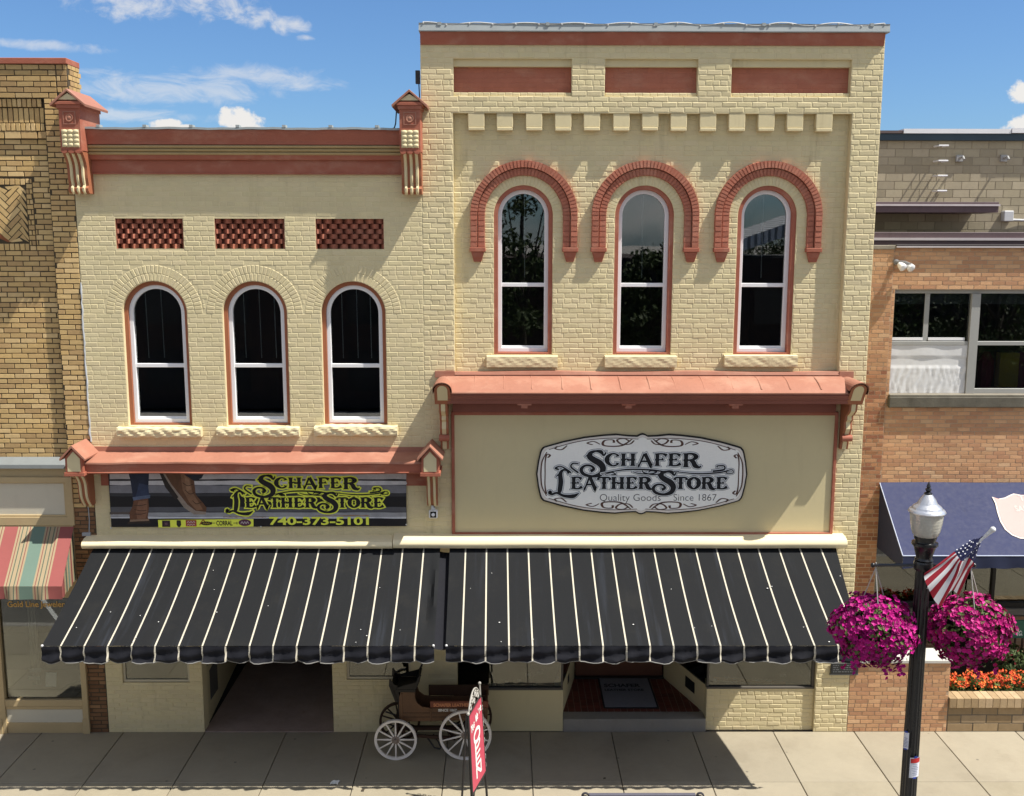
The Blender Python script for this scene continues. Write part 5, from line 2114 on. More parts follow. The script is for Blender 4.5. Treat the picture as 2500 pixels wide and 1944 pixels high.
def western(mb, xf, h, grow=0.0, mi=0, flour=True):
    """two lines of ornamental lettering in a unit frame: x -1..1, z -.42...42"""
    def put(gl, x, z, s, wide=1.0):
        for pts, ws in gl[1]:
            mb.stroke([(x + a * s * SQ * wide, (z + b * s) * K) for a, b in pts], [w * s * K * ((1.5 if w > .15 else 1.3) if gl is not BIGS and gl is not BIGL else 1.02) for w in ws], xf, h + put.k * .00006, grow, mi=mi)
            put.k += 1
        return x + gl[0] * s * SQ * wide
    put.k = 0
    SQ = .56
    K = .45
    x = put(BIGS, -.66, -.05, .52) - .01
    for c in 'CHAFER':
        x = put(GLYPH[c], x, .118 - .03 * (c == 'R'), .31 if c != 'R' else .345, 1.12)
    x = put(BIGL, -.915, -.494, .45) - .01
    for c in 'EATHER':
        x = put(GLYPH[c], x, -.445, .30)
    x = put(BIGS, x - .02, -.50, .48) - .02
    for c in 'TORE':
        x = put(GLYPH[c], x, -.445, .30)
    if flour:
        F = [([(-.74, .02), (-.80, .12), (-.86, .18), (-.91, .13), (-.87, .10)], [.03, .025, .02, .025, .03]),
             ([(-.66, .02), (-.74, .16), (-.72, .25), (-.66, .24)], [.03, .03, .025, .02]),
             ([(-.42, .0), (-.15, .10), (.12, .09), (.30, .04), (.42, .055)], [.012, .026, .03, .022, .012]),
             ([(-.38, -.02), (-.30, .03), (-.26, -.02), (-.31, -.03)], [.015, .018, .018, .02]),
             ([(-.08, .05), (.0, .0), (.12, .0), (.18, .045), (.12, .07), (.09, .035)], [.012, .018, .02, .018, .015, .02]),
             ([(.02, .07), (.05, .02), (.14, -.02), (.26, .01), (.30, .06)], [.02, .02, .022, .018, .012]),
             ([(.36, .055), (.62, .0), (.86, .03), (.98, .10), (1.0, .02), (.94, .0), (.93, .04)], [.012, .024, .024, .016, .016, .016, .02]),
             ([(.78, .06), (.90, .10), (.90, .19), (.83, .19), (.83, .15)], [.03, .03, .024, .02, .02])]
        for pts, ws in F:
            mb.stroke([(a, b * K - .03) for a, b in pts], [w * K * 1.5 for w in ws], xf, h + put.k * .00006, grow, mi=mi)
            put.k += 1


# oval store sign
sc = P(1567, 1158, -.06)
shw, shh = (PX(1825, 1158, -.06) - PX(1309, 1158, -.06)) / 2, (PZ(1567, 1060, -.06) - PZ(1567, 1258, -.06)) / 2
root = thing('store_sign', (sc.x, -.02, sc.z), 'white oval-shouldered store sign with black ornamental lettering on cream panel', 'sign')
half = [(0, 1.0), (.022, .985), (.05, .945), (.14, .955), (.25, .985), (.37, .965), (.55, .91), (.75, .80), (.90, .69), (.935, .66), (.955, .60), (.965, .53), (.985, .30), (1.0, 0)]
ol = half + [(a, -b) for a, b in reversed(half[:-1])]
ol = ol + [(-a, b) for a, b in reversed(ol[1:-1])]
sxf = lambda a, b, h: (sc.x + a * shw, -.062 - h, sc.z + b * shh + a * -.004)
m = MB()
m.prism_xz([(sc.x + a * shw, sc.z + b * shh) for a, b in ol], -.058, -.021)
m.build('board', mat('black_sign_edge', (.012, .011, .011), .5), root)
m = MB()
m.flat([(a * .986, b * .965) for a, b in ol], sxf, -.002)
m.build('face_border', mat('ivory_sign_border', (.72, .67, .61), .5, .03), root)
m = MB()


def linen():
    mm = bpy.data.materials.new('brushed_white_face')
    mm.use_nodes = True
    t = NT(mm.node_tree)
    geo = t.n('ShaderNodeNewGeometry')
    a = t.noise(t.scaled(geo.outputs[0], (14, 14, 230)), 1, 3, .6)
    b = t.noise(t.scaled(geo.outputs[0], (150, 14, 8)), 1, 3, .6)
    c = t.noise(geo.outputs[0], 2.2, 3, .5)
    f = t.math('ADD', t.math('ADD', t.math('MULTIPLY', a, .5), t.math('MULTIPLY', b, .25)), t.math('MULTIPLY', c, .3))
    col_ = t.mix(t.ramp(f, .3, .75), (.82, .81, .76), (.95, .94, .88))
    bs = t.n('ShaderNodeBsdfPrincipled', {'Base Color': col_, 'Roughness': .55})
    t.n('ShaderNodeOutputMaterial', {0: bs})
    return mm


m.flat([(a * .962, b * .905) for a, b in ol], sxf, .001)
m.build('face', linen(), root)
INK = mat('black_lettering', (.012, .013, .016), .45, .05)
GHOST = mat('grey_letter_shadow', (.25, .26, .265), .6)
m = MB()
wx = lambda a, b, h: (sc.x - .03 + a * shw * .88, -.062 - h, sc.z + .085 * shh + b * shw * .88)
western(m, wx, .002, .013, 1)
western(m, wx, .005, .007, 2)
western(m, wx, .008, 0.0, 0)
m.build('lettering', [INK, GHOST, mat('white_letter_outline', (.8, .82, .82), .6)], root)
m = MB()
tx = lambda a, b, h: (a, -.062 - h, b)
m.text('Quality Goods', .155, tx, sc.x - .40 * shw, sc.z - .66 * shh, .003, -.002, 'LEFT', 1.0)
m.text('Since 1867', .150, tx, sc.x + .30 * shw, sc.z - .655 * shh, .003, -.002, 'LEFT', 1.0)
m.build('tagline', mat('thin_black_script', (.02, .02, .022), .5), root)
m = MB()
BRN2 = mat('brown_scroll_ink', (.10, .05, .035), .6)
for sxx in (-1, 1):
    for szz in (-1, 1):
        S = lambda pts: [(sxx * a, szz * b) for a, b in pts]
        for pts, ws in (([(.08, .83), (.12, .74), (.20, .74), (.24, .84), (.17, .87), (.12, .80)], [.015, .02, .022, .02, .018, .02]),
                        ([(.10, .86), (.2, .70), (.36, .70), (.36, .82), (.28, .84), (.27, .77)], [.012, .03, .026, .022, .02, .024]),
                        ([(.40, .73), (.46, .80), (.52, .76), (.47, .72)], [.012, .02, .02, .02]),
                        ([(.04, .86), (.3, .88), (.6, .80), (.88, .60)], [.012, .016, .016, .012]),
                        ([(.71, .70), (.76, .60), (.82, .62), (.80, .68)], [.012, .022, .02, .02]),
                        ([(.90, .54), (.945, .3), (.955, 0)], [.010, .013, .013]),
                        ([(.915, .0), (.915, .30), (.90, .48), (.87, .46), (.89, .40)], [.010, .012, .018, .02, .02])):
            m.stroke(S(pts), ws, sxf, .003)
m.build('scrollwork', BRN2, root)

# banner under the ledge
bl, br_ = PX(268, 1220, -.03), PX(992, 1220, -.03)
bzb, bzt = PZ(600, 1287, -.03), PZ(600, 1118, -.03)
bw, bh = br_ - bl, bzt - bzb
root = thing('shop_banner', ((bl + br_) / 2, -.02, bzb), 'long banner with cowboy boots, yellow-edged lettering and telephone number under the pent ledge', 'banner')


def ban(u, v, h=0.0):                                  # photo measure on the banner plane -> banner coordinates
    q = P(u, v, -.03)
    return (q.x, q.z)


bxf = lambda a, b, h: (a, -.032 - h, b)
m = MB()
m.prism_xz([(bl, bzb), (br_, bzb + .015), (br_, bzt), (bl, bzt)], -.032, -.02)
sheet = m.build('sheet', mat('banner_black', (.014, .013, .015), .5, .2, 3), root)
m = MB()
r5 = random.Random(9)


def band(v0, v1, c, u0=268, u1=992, hh=.0006):
    a0, a1 = ban(u0, v0), ban(u1, v0)
    b0, b1 = ban(u0, v1), ban(u1, v1)
    nseg = 24
    top, bot = [], []
    for q in range(nseg + 1):
        t = q / nseg
        j0, j1 = r5.uniform(-.004, .004), r5.uniform(-.004, .004)
        top.append((a0[0] + (a1[0] - a0[0]) * t, a0[1] + (a1[1] - a0[1]) * t + j0))
        bot.append((b0[0] + (b1[0] - b0[0]) * t, b0[1] + (b1[1] - b0[1]) * t + j1))
    for q in range(nseg):
        m.add([bxf(*top[q], hh), bxf(*top[q + 1], hh), bxf(*bot[q + 1], hh), bxf(*bot[q], hh)], [(0, 1, 2, 3)], col=c)


PLK = mat('printed_grey_planks', (1, 1, 1), .5, .25, 7, tint=True)
for (v0, v1, c) in ((1118, 1170, (.50, .47, .47)), (1174, 1184, (.62, .61, .62)), (1185, 1204, (.21, .21, .23)), (1238, 1250, (.10, .10, .11)), (1251, 1262, (.32, .32, .33)), (1262, 1266, (.6, .6, .62))):
    band(v0, v1, c, 268 if v0 < 1230 else 270)
band(1250, 1256, (.10, .08, .07), 268, 320, .0012)
band(1204, 1212, (.04, .04, .045))
band(1262, 1263.5, (.35, .18, .07), 545, 650, .0013)
band(1258, 1259.5, (.35, .18, .07), 770, 900, .0013)
m.build('printed_planks', PLK, sheet)
m = MB()
jean = [(302, 1115), (366, 1115), (362, 1200), (366, 1215), (326, 1222), (318, 1170)]
m.flat([ban(*p) for p in jean], bxf, .002, col=(.020, .026, .05))
m.flat([ban(*p) for p in ((340, 1180), (362, 1185), (365, 1213), (330, 1219))], bxf, .0025, col=(.035, .05, .10))
boot1 = [(327, 1220), (362, 1216), (364, 1240), (361, 1262), (364, 1274), (318, 1276), (316, 1252), (324, 1236)]
m.flat([ban(*p) for p in boot1], bxf, .003, col=(.14, .062, .034))
m.flat([ban(*p) for p in ((338, 1224), (360, 1221), (360, 1250), (356, 1266), (336, 1268), (332, 1248))], bxf, .0035, col=(.22, .105, .06))
m.flat([ban(*p) for p in ((312, 1274), (367, 1272), (368, 1278), (312, 1279))], bxf, .0036, col=(.035, .025, .02))
m.flat([ban(*p) for p in ((318, 1269), (364, 1267), (365, 1271), (317, 1274))], bxf, .0037, col=(.26, .17, .11))
m.flat([ban(*p) for p in ((324, 1214), (367, 1208), (367, 1216), (326, 1222))], bxf, .0038, col=(.10, .13, .20))
for (va, vb) in ((1234, 1231), (1244, 1246), (1255, 1252)):
    (xa, za), (xb, zb) = ban(328, va), ban(358, vb)
    m.stroke([(xa, za), ((xa + xb) / 2, (za + zb) / 2 - .012), (xb, zb)], .010, bxf, .0042, col=(.06, .03, .018))
m.flat([ban(*p) for p in ((436, 1115), (522, 1115), (492, 1168), (474, 1174), (452, 1160), (440, 1140))], bxf, .0046, col=(.022, .024, .038))
m.flat([ban(*p) for p in ((396, 1150), (430, 1120), (452, 1150), (474, 1172), (478, 1208), (494, 1226), (505, 1240), (503, 1250), (492, 1255), (474, 1252), (452, 1236), (440, 1216), (416, 1188))], bxf, .003, col=(.13, .06, .03))
m.flat([ban(*p) for p in ((440, 1150), (464, 1168), (470, 1202), (486, 1228), (496, 1244), (480, 1246), (462, 1226), (446, 1196))], bxf, .0035, col=(.23, .12, .065))
m.flat([ban(*p) for p in ((450, 1160), (462, 1170), (466, 1196), (456, 1200))], bxf, .0039, col=(.31, .175, .10))
m.flat([ban(*p) for p in ((392, 1152), (398, 1148), (420, 1184), (444, 1214), (458, 1232), (478, 1247), (504, 1250), (502, 1256), (474, 1256), (450, 1240), (434, 1218), (410, 1188))], bxf, .0041, col=(.30, .24, .19))
m.flat([ban(*p) for p in ((390, 1156), (396, 1152), (412, 1180), (436, 1214), (428, 1220), (404, 1190))], bxf, .0044, col=(.03, .022, .018))
for pts in (((446, 1178), (458, 1186), (472, 1182)), ((452, 1196), (464, 1206), (476, 1202)), ((470, 1222), (480, 1230), (492, 1226))):
    m.stroke([ban(*p) for p in pts], .010, bxf, .0043, col=(.055, .028, .016))
m.build('printed_boots', mat('printed_leather', (1, 1, 1), .5, .35, 14, tint=True), sheet)
YEL = mat('banner_yellow_green', (.88, .93, .10), .5, .05)
m = MB()
c0 = ban(752, 1205)
wsc = (PX(945, 1205, -.03) - PX(546, 1205, -.03)) / 2 / 1.02
bwx = lambda a, b, h: (c0[0] - .03 + a * wsc * 1.025, -.032 - h, c0[1] + .02 + b * wsc * .985)
western(m, bwx, .005, .017, 1)
western(m, bwx, .010, 0.0, 0)
m.build('banner_lettering', [mat('banner_black_letter', (.016, .014, .014), .5), YEL], sheet)
m = MB()
q0, q1 = ban(386, 1269.5), ban(619, 1267)
q2, q3 = ban(387, 1288), ban(619, 1285.5)
m.add([bxf(*q0, .004), bxf(*q1, .004), bxf(*q3, .004), bxf(*q2, .004)], [(0, 1, 2, 3)])
tq = ban(657, 1281)
m.text('740-373-5101', .165, bxf, tq[0], tq[1] + .002, .004, .005, 'LEFT', 1.66)
m.build('yellow_strip', YEL, sheet)
m = MB()
c1, c2, c3, c4, c5, c6 = [ban(u, v) for u, v in ((406, 1278.5), (437, 1278), (467, 1277.5), (504, 1277), (548, 1277), (598, 1276))]
m.flat([(c1[0] - .06, c1[1] - .05), (c1[0] + .06, c1[1] - .05), (c1[0] + .06, c1[1] + .05), (c1[0] - .06, c1[1] + .05)], bxf, .006, col=(.045, .025, .03))
for a in range(4):
    t = math.pi * a / 4
    m.stroke([(c1[0] - .03 * math.cos(t), c1[1] - .03 * math.sin(t)), (c1[0] + .03 * math.cos(t), c1[1] + .03 * math.sin(t))], .006, bxf, .0075 + a * .0001, col=(.2, .1, .12))
m.flat([(c2[0] - .03, c2[1] + .05), (c2[0] + .03, c2[1] + .05), (c2[0] + .035, c2[1] - .02), (c2[0] + .012, c2[1] - .055), (c2[0] - .012, c2[1] - .055), (c2[0] - .035, c2[1] - .02)], bxf, .006, col=(.03, .03, .02))
m.flat([(c3[0] - .08, c3[1] - .048), (c3[0] + .08, c3[1] - .048), (c3[0] + .08, c3[1] + .05), (c3[0] - .08, c3[1] + .05)], bxf, .006, col=(.38, .06, .04))
for zz_ in (.018, -.022):
    m.stroke([(c3[0] - .06 + q * .02, c3[1] + zz_ + (.012 if q % 2 else -.012)) for q in range(7)], .009, bxf, .0075, col=(.6, .5, .45))
m.flat([(c4[0] + .085 * math.cos(2 * math.pi * q / 20), c4[1] + .03 * math.sin(2 * math.pi * q / 20) - .005) for q in range(20)], bxf, .006, col=(.05, .03, .015))
m.stroke([(c4[0] - .05 + q * .017, c4[1] - .005 + (.010 if q % 2 else -.010)) for q in range(7)], .007, bxf, .0075, col=(.45, .35, .05))
m.stroke([(c4[0] - .10, c4[1] - .03), (c4[0] - .05, c4[1] + .045), (c4[0] - .02, c4[1] + .02)], .014, bxf, .0066, col=(.30, .09, .02))
m.text('CORRAL', .10, bxf, c5[0], c5[1] - .035, .006, .003, 'CENTER', .62, col=(.03, .025, .02))
for s in (-1, 1):
    m.stroke([(c5[0] + s * .135, c5[1]), (c5[0] + s * .19, c5[1])], .008, bxf, .006, col=(.03, .025, .02))
    m.stroke([(c5[0] + s * .19, c5[1] - .02), (c5[0] + s * .19, c5[1] + .02)], .010, bxf, .0062, col=(.03, .025, .02))
m.flat([(c6[0] + .095 * math.cos(2 * math.pi * q / 24), c6[1] + .052 * math.sin(2 * math.pi * q / 24)) for q in range(24)], bxf, .006, col=(.11, .035, .07))
m.stroke([(c6[0] - .06 + q * .02, c6[1] + (.016 if q % 2 else -.016)) for q in range(7)], .011, bxf, .0075, col=(.5, .42, .42))
m.build('printed_badges', mat('printed_ink', (1, 1, 1), .5, .05, tint=True), sheet)
m = MB()
for (u, v) in ((271, 1289), (992, 1281), (637, 1286), (271, 1180), (992, 1180)):
    a, b = ban(u, v)
    m.lathe([(.012, -.036), (.012, -.03), (.004, -.03)], (a, 0, b), 8, 'y')
m.parts('grommet', GALV, root)

# ================================================================== small things on the fronts
pa, pb = P(2029, 1619, -.03), P(2094, 1645, -.03)
m = MB()
m.box(pa.x, pb.x, -.045, -.012, pb.z, pa.z)
pq = m.build('plaque', mat('black_plaque', (.03, .032, .033), .45, .15, 12), bevel=.004)
m = MB()
m.box(pa.x - .01, pb.x + .01, -.03, -.010, pb.z - .025, pb.z - .002)
fx = lambda a, b, h: (a, -.0455 - h, b)
for q, (s_, bd) in enumerate(((.045, 'THIS BUILDING'), (.038, 'EST. 1867'), (.030, 'DOWNTOWN HISTORIC DISTRICT'))):
    pass
r6 = random.Random(4)
for row in range(4):
    z = pa.z - .035 - row * .034
    x = pa.x + .03
    while x < pb.x - .04:
        w = r6.uniform(.012, .05)
        if r6.random() < .75:
            m.box(x, min(x + w, pb.x - .03), -.0475, -.0455, z - .006, z + .006)
        x += w + .012
m.build('raised_letters', mat('grey_plaque_letters', (.16, .165, .165), .5, .2, 30), pq)
tag(pq, 'small black plaque with raised lettering on the pier beside the hanging flowers', 'plaque')

c = P(1058, 1253, -.05)
m = MB()
m.box(c.x - .065, c.x + .065, -.09, -.005, c.z - .075, c.z + .05)
sc1 = m.build('doorbell_camera', WHITE, bevel=.015)
m = MB()
m.box(c.x - .045, c.x + .045, -.094, -.089, c.z - .06, c.z + .035)
m.build('face_plate', mat('black_gloss', (.008, .008, .008), .15), sc1, bevel=.004)
m = MB()
m.lathe([(.026, 0), (.026, -.005), (.018, -.006)], (c.x, -.094, c.z - .012), 16, 'y')
m.build('lens_ring', WHITE, sc1)
m = MB()
m.box(c.x - .03, c.x + .03, -.12, -.005, c.z + .06, c.z + .095)
m.lathe([(.022, 0), (.022, .05)], (c.x - .01, -.10, c.z + .08), 10)
m.build('mount', GALV, sc1, bevel=.006)
tag(sc1, 'white camera with black square face on the cream wall between banner and sign panel', 'camera')

# antenna wire on the parapet and drip cable
p = P(961, 312, .2)
m = MB()
m.tube([(p.x, .2, p.z - .04), (p.x + .03, .2, p.z + .06), (p.x + .05, .2, p.z + .3)], .010, 6)
m.lathe([(.05, 0), (.03, .03), (.01, .05)], (p.x, .2, p.z - .05), 8)
tag(m.build('aerial', DARKIRON), 'thin dark aerial on the parapet left of the right-hand gabled bracket', 'aerial')

r9 = random.Random(2)
m = MB()
zz0, zz1 = PZ(215, 1078), PZ(195, 690)
pts = [(AX0 + r9.uniform(-.008, .006), -.006, zz0 + (zz1 - zz0) * q / 40) for q in range(41)]
m.tube(pts, [r9.uniform(.006, .017) for _ in range(41)], 6)
m.build('sealant_seam', mat('bluish_sealant', (.42, .44, .46), .7, .2, 20), bA, smooth=True)
p0, p1 = P(215, 1238, -.02), P(205, 1300, -.02)
m = MB()
m.tube([(p0.x, -.015, p0.z), (p0.x + .004, -.012, (p0.z + p1.z) / 2), (p0.x - .01, -.015, p1.z)], .008, 6)
m.box(p1.x - .02, p1.x + .10, -.05, -.005, p1.z - .05, p1.z + .0)
tag(m.build('cable_box', mat('grey_cable_box', (.36, .37, .38), .5, .1), bevel=.002), 'small grey box with a thin cable under the left ledge bracket', 'cable box')
p0 = P(1021, 188, .02)
m = MB()
m.box(BX0 - .075, BX0 - .012, .02, .09, p0.z - .09, p0.z + .09)
m.tube([(BX0 - .03, .06, p0.z - .09), (BX0 - .02, .07, p0.z - .35), (BX0 - .06, .12, p0.z - .62), (BX0 - .16, .2, p0.z - .72)], .009, 6)
tag(m.build('wall_box', DARKIRON, bevel=.004), 'small dark box with trailing wire on the left edge of the taller building', 'wall box')

# ================================================================== doormat
mz = stz + .012
co = [PG(u, v, mz) for u, v in ((1474, 1730), (1609, 1730), (1578, 1640), (1456, 1640))]
m = MB()
e = .03
m.hexa([tuple(q - Vector((0, 0, .003))) for q in co] + [tuple(q + Vector((0, 0, .004))) for q in co])
dm = m.build('doormat', mat('black_rubber', (.015, .015, .016), .8))
cc = sum(co, Vector()) / 4
m = MB()
ci = [cc + (q - cc) * .94 for q in co]
m.hexa([tuple(q + Vector((0, 0, .0041))) for q in ci] + [tuple(q + Vector((0, 0, .009))) for q in ci])
m.build('carpet', mat('grey_mat_pile', (.20, .20, .225), .95, .12, 20, .5, 200), dm)
m = MB()
mx = lambda a, b, h: (cc.x - .06 + a, cc.y + .02 + b * 1.0, mz + .009 + h)
m.text('SCHAFER', .17, mx, 0, .05, .002, .006, 'CENTER', .85)
m.text('LEATHER STORE', .11, mx, .02, -.10, .002, .004, 'CENTER', .8)
m.build('mat_lettering', mat('black_pile', (.03, .03, .034), .95), dm)
tag(dm, 'grey doormat with dark lettering on the tiled entry floor', 'doormat')

# display cards in the shop windows
r8 = random.Random(12)
cards = [(1205, 1673), (1238, 1664), (1268, 1663), (1290, 1648), (1306, 1671), (1318, 1642), (1360, 1655), (1359, 1672), (1745, 1662), (1775, 1658), (1795, 1662), (1850, 1664), (1880, 1668), (1912, 1650), (868, 1631), (940, 1643)]
for k, (u, v) in enumerate(cards):
    zc_ = (zsill if u > 1100 else wsB[2]) - .02
    q = PG(u, v + 3, zc_)
    y = max(q.y, .16)
    if u > 1725:
        y = max(y, .3)
    w, d = r8.uniform(.05, .11), r8.uniform(.03, .06)
    a = r8.uniform(-.5, .5)
    m = MB()
    ex_, ey_ = Vector((math.cos(a), math.sin(a), 0)), Vector((-math.sin(a), math.cos(a), 0))
    b0 = Vector((q.x, y, zc_))
    up = Vector((0, .3, .8)) * d
    pts = [b0 - ex_ * w / 2, b0 + ex_ * w / 2, b0 + ex_ * w / 2 + up, b0 - ex_ * w / 2 + up]
    m.hexa([tuple(p_) for p_ in pts[:2]] + [tuple(p_ + ey_ * .004) for p_ in pts[1::-1]] + [tuple(p_) for p_ in (pts[3], pts[2])] + [tuple(p_ + ey_ * .004) for p_ in (pts[2], pts[3])])
    where = 'window right of the store entry' if u > 1725 else ('window left of the store entry' if u > 1100 else 'window behind the wagon seat')
    tag(m.build('display_card', mat('pale_card', (.45, .44, .40), .7, .2, 30)), 'small pale card lying on the display deck in the ' + where, 'card', 'display cards in the ' + where)
m = MB()
for s in range(1):
    a, b = P(1745, 1664, .34), P(1915, 1690, .30)
    m.hexa([(a.x, .34, zsillR + .02), (b.x, .22, zsillR - .01), (b.x, .30, zsillR - .01), (a.x, .42, zsillR + .02), (a.x, .34, zsillR + .035), (b.x, .22, zsillR + .005), (b.x, .30, zsillR + .005), (a.x, .42, zsillR + .035)])
tag(m.build('wooden_strip', mat('orange_wood', (.45, .20, .05), .5, .15, 8)), 'orange wooden strip lying in the window right of the store entry', 'strip')

# ================================================================== wagon
WN, WF = -.85, -.27                                   # near and far wheel planes
wroot = thing('delivery_wagon', (PX(1060, 1800, -.55), -.55, 0), 'old wooden wagon with white spoked wheels standing between the shop fronts', 'wagon')
WOOD = mat('old_brown_boards', (.105, .050, .022), .5, .45, 2.6, .4, 40, spec=.4, tint=True)
WOODD = mat('dark_boards', (.035, .016, .009), .6, .3, 4)
WBLK = mat('black_wagon_paint', (.012, .010, .009), .45, .2, 5)
WWHT = mat('chalky_wheel_paint', (.74, .69, .62), .7, .12, 8)
HUBM = mat('weathered_hub', (.24, .19, .15), .8, .2, 10)


def wheel(c, r, y, spokes, phase, paint):
    m = MB()
    n = 48
    rr = [(r, -.022), (r, .022), (r - .036, .018), (r - .036, -.018)]
    vs = [(c[0] + q * math.cos(2 * math.pi * i / n), y + h, c[1] + q * math.sin(2 * math.pi * i / n)) for q, h in rr for i in range(n)]
    m.add(vs, [(j * n + i, j * n + (i + 1) % n, ((j + 1) % 4) * n + (i + 1) % n, ((j + 1) % 4) * n + i) for j in range(4) for i in range(n)])
    w = m.build('wheel', paint, wroot, smooth=True, angle=30)
    m = MB()
    m.lathe([(.0, -.075), (.030, -.07), (.036, -.03), (.058, -.02), (.062, .02), (.04, .03), (.034, .07), (.0, .075)], (c[0], y, c[1]), 16, 'y')
    m.build('hub', HUBM, w, smooth=True)
    for k in range(spokes):
        a = phase + 2 * math.pi * k / spokes
        m = MB()
        d = Vector((math.cos(a), 0, math.sin(a)))
        o = Vector((c[0], y, c[1]))
        m.tube([o + d * .05, o + d * r * .35, o + d * (r - .03)], [.012, .0145, .010], 6)
        m.build('spoke', paint, w, smooth=True)
    return w


cb = P(1136, 1793, WN)
csm = P(966, 1805, WN)
rb = cb.z + .0
rs = csm.z
rb, rs = .385, .312
wheel((cb.x, rb), rb, WN, 12, .26, WWHT)
wheel((csm.x, rs), rs, WN, 12, .0, WWHT)
wheel((cb.x, rb), rb, WF, 12, .1, WOODD)
wheel((csm.x, rs), rs, WF, 12, .2, WOODD)
YN, YF_ = -.77, -.36
w_ = lambda u, v: (PX(u, v, YN), PZ(u, v, YN))
side = [w_(975, 1754), w_(974, 1704), w_(978, 1690), w_(1014, 1689), w_(1013, 1704), w_(1018, 1717), w_(1030, 1726), w_(1050, 1729), w_(1190, 1728), w_(1190, 1757), w_(992, 1762)]
m = MB()
m.prism_xz(side, YN, YN + .025)
m.prism_xz([(a, b + .0) for a, b in side], YF_ - .025, YF_)
x0, x1 = side[1][0], side[8][0]
zf_ = side[10][1]
m.box(x0 + .02, x1 - .02, YN + .026, YF_ - .026, zf_, zf_ + .03)
m.box(x1 - .03, x1, YN + .026, YF_ - .026, zf_ + .031, side[8][1] + .10)
m.box(x0, x0 + .025, YN + .026, YF_ - .026, side[0][1], side[1][1])
for zq_ in (.33, .62):
    zz_ = side[10][1] + (side[8][1] - side[10][1]) * zq_ * 1.0
    m.box(side[0][0] + .03, x1 - .002, YN - .004, YN + .002, zz_ - .004, zz_ + .004, col=(.2, .2, .2))
for (xx_, zt2) in ((side[0][0] + .03, side[2][1] - .02), (side[7][0], side[7][1]), (x1 - .04, side[8][1])):
    m.box(xx_, xx_ + .025, YN - .008, YN, zf_ + .004, zt2)
body = m.build('wagon_box', WOOD, wroot, bevel=.004)
m = MB()
a, b = w_(1050, 1712), w_(1192, 1727)
m.box(a[0], b[0], YN - .012, YN + .02, b[1], a[1])
m.build('side_board', mat('red_name_board', (.15, .045, .024), .5, .2, 8), body, bevel=.004)
m = MB()
m.box(a[0] - .05, b[0], YF_ - .02, YF_ + .01, b[1] + .0, PZ(1100, 1672, YF_))
m.build('far_board', mat('dark_stained_board', (.05, .024, .012), .55, .35, 4), body, bevel=.004)
m = MB()
wxf = lambda q, r_, h: (q, YN - .0125 - h, r_)
m.text('SCHAFER LEATHER', .068, wxf, a[0] + .05, b[1] + .018, .002, .003, 'LEFT', .92)
m.build('name_lettering', mat('orange_gilt', (.50, .20, .09), .5), body)
m = MB()
z_ = PZ(1080, 1737, YN)
m.text('SINCE 1867', .052, lambda q, r_, h: (q, YN - h, r_), PX(1070, 1736, YN), z_, .002, .0025, 'LEFT', 1.05)
m.build('date_lettering', mat('white_paint_lettering', (.6, .58, .52), .6), body)
# seat with high back, dashboard
m = MB()
sx0_, sx1_ = PX(973, 1680, -.56), PX(1013, 1680, -.56)
sz_ = side[2][1] + .002
m.box(sx0_ - .02, sx1_ + .03, YN - .02, YF_ + .02, sz_, sz_ + .05)
bx_ = sx1_ + .01
zt_ = PZ(1020, 1652, -.56)
m.hexa([(bx_, YN - .02, sz_ + .05), (bx_ + .035, YN - .02, sz_ + .05), (bx_ + .035, YF_ + .02, sz_ + .05), (bx_, YF_ + .02, sz_ + .05),
        (bx_ + .05, YN - .02, zt_ + .04), (bx_ + .085, YN - .02, zt_ + .04), (bx_ + .085, YF_ + .02, zt_ + .04), (bx_ + .05, YF_ + .02, zt_ + .04)])
for y in (YN - .03, YF_ + .01):
    m.prism_xz([(sx0_ - .01, sz_ + .05), (bx_ + .03, sz_ + .05), (bx_ + .11, zt_ + .13), (bx_ + .08, zt_ + .12), (bx_ + .03, zt_ + .02), (sx0_ + .10, zt_ - .03), (sx0_ + .01, zt_ - .06)], y, y + .02)
m.build('seat', WBLK, wroot, bevel=.006)
m = MB()
d0, d1 = P(970, 1714, YN), P(954, 1672, YN)
m.hexa([(d0.x, YN, d0.z), (d0.x + .02, YN, d0.z), (d0.x + .02, YF_, d0.z), (d0.x, YF_, d0.z), (d1.x, YN, d1.z), (d1.x + .02, YN, d1.z), (d1.x + .02, YF_, d1.z), (d1.x, YF_, d1.z)])
for y in (YN, YF_ - .02):
    m.prism_xz([(d0.x - .03, d0.z - .01), (x0 + .01, d0.z + .02), (x0 - .01, d1.z - .02), (d1.x + .05, d1.z + .0), (d1.x - .005, d1.z + .085), (d1.x - .02, d1.z + .08), (d1.x - .03, d1.z - .02)], y, y + .02)
m.box(d0.x - .02, x0, YN + .05, YF_ - .05, d0.z - .03, d0.z)
m.box(d0.x + .0, d0.x + .04, YN + .05, YF_ - .05, zf_ - .02, d0.z - .03)
m.build('dashboard', WBLK, wroot, bevel=.004)
m = MB()
for (cx_, r_) in ((cb.x, rb), (csm.x, rs)):
    m.tube([(cx_, WN, r_), (cx_, WF, r_)], .022, 8)
    m.box(cx_ - .03, cx_ + .03, WN + .1, WF - .1, r_ + .02, zf_ - .03)
m.box(csm.x - .02, cb.x, -.6, -.53, .33, .38)
m.box(csm.x + .05, csm.x + .13, WN + .1, WF - .1, rs + .05, zf_ - .002)
m.hexa([(csm.x + .3, -.82, .33), (cb.x - .15, -.82, .28), (cb.x - .15, -.78, .28), (csm.x + .3, -.78, .33), (csm.x + .3, -.82, .37), (cb.x - .15, -.82, .33), (cb.x - .15, -.78, .33), (csm.x + .3, -.78, .37)])
m.build('undercarriage', WOODD, wroot, bevel=.004)
m = MB()
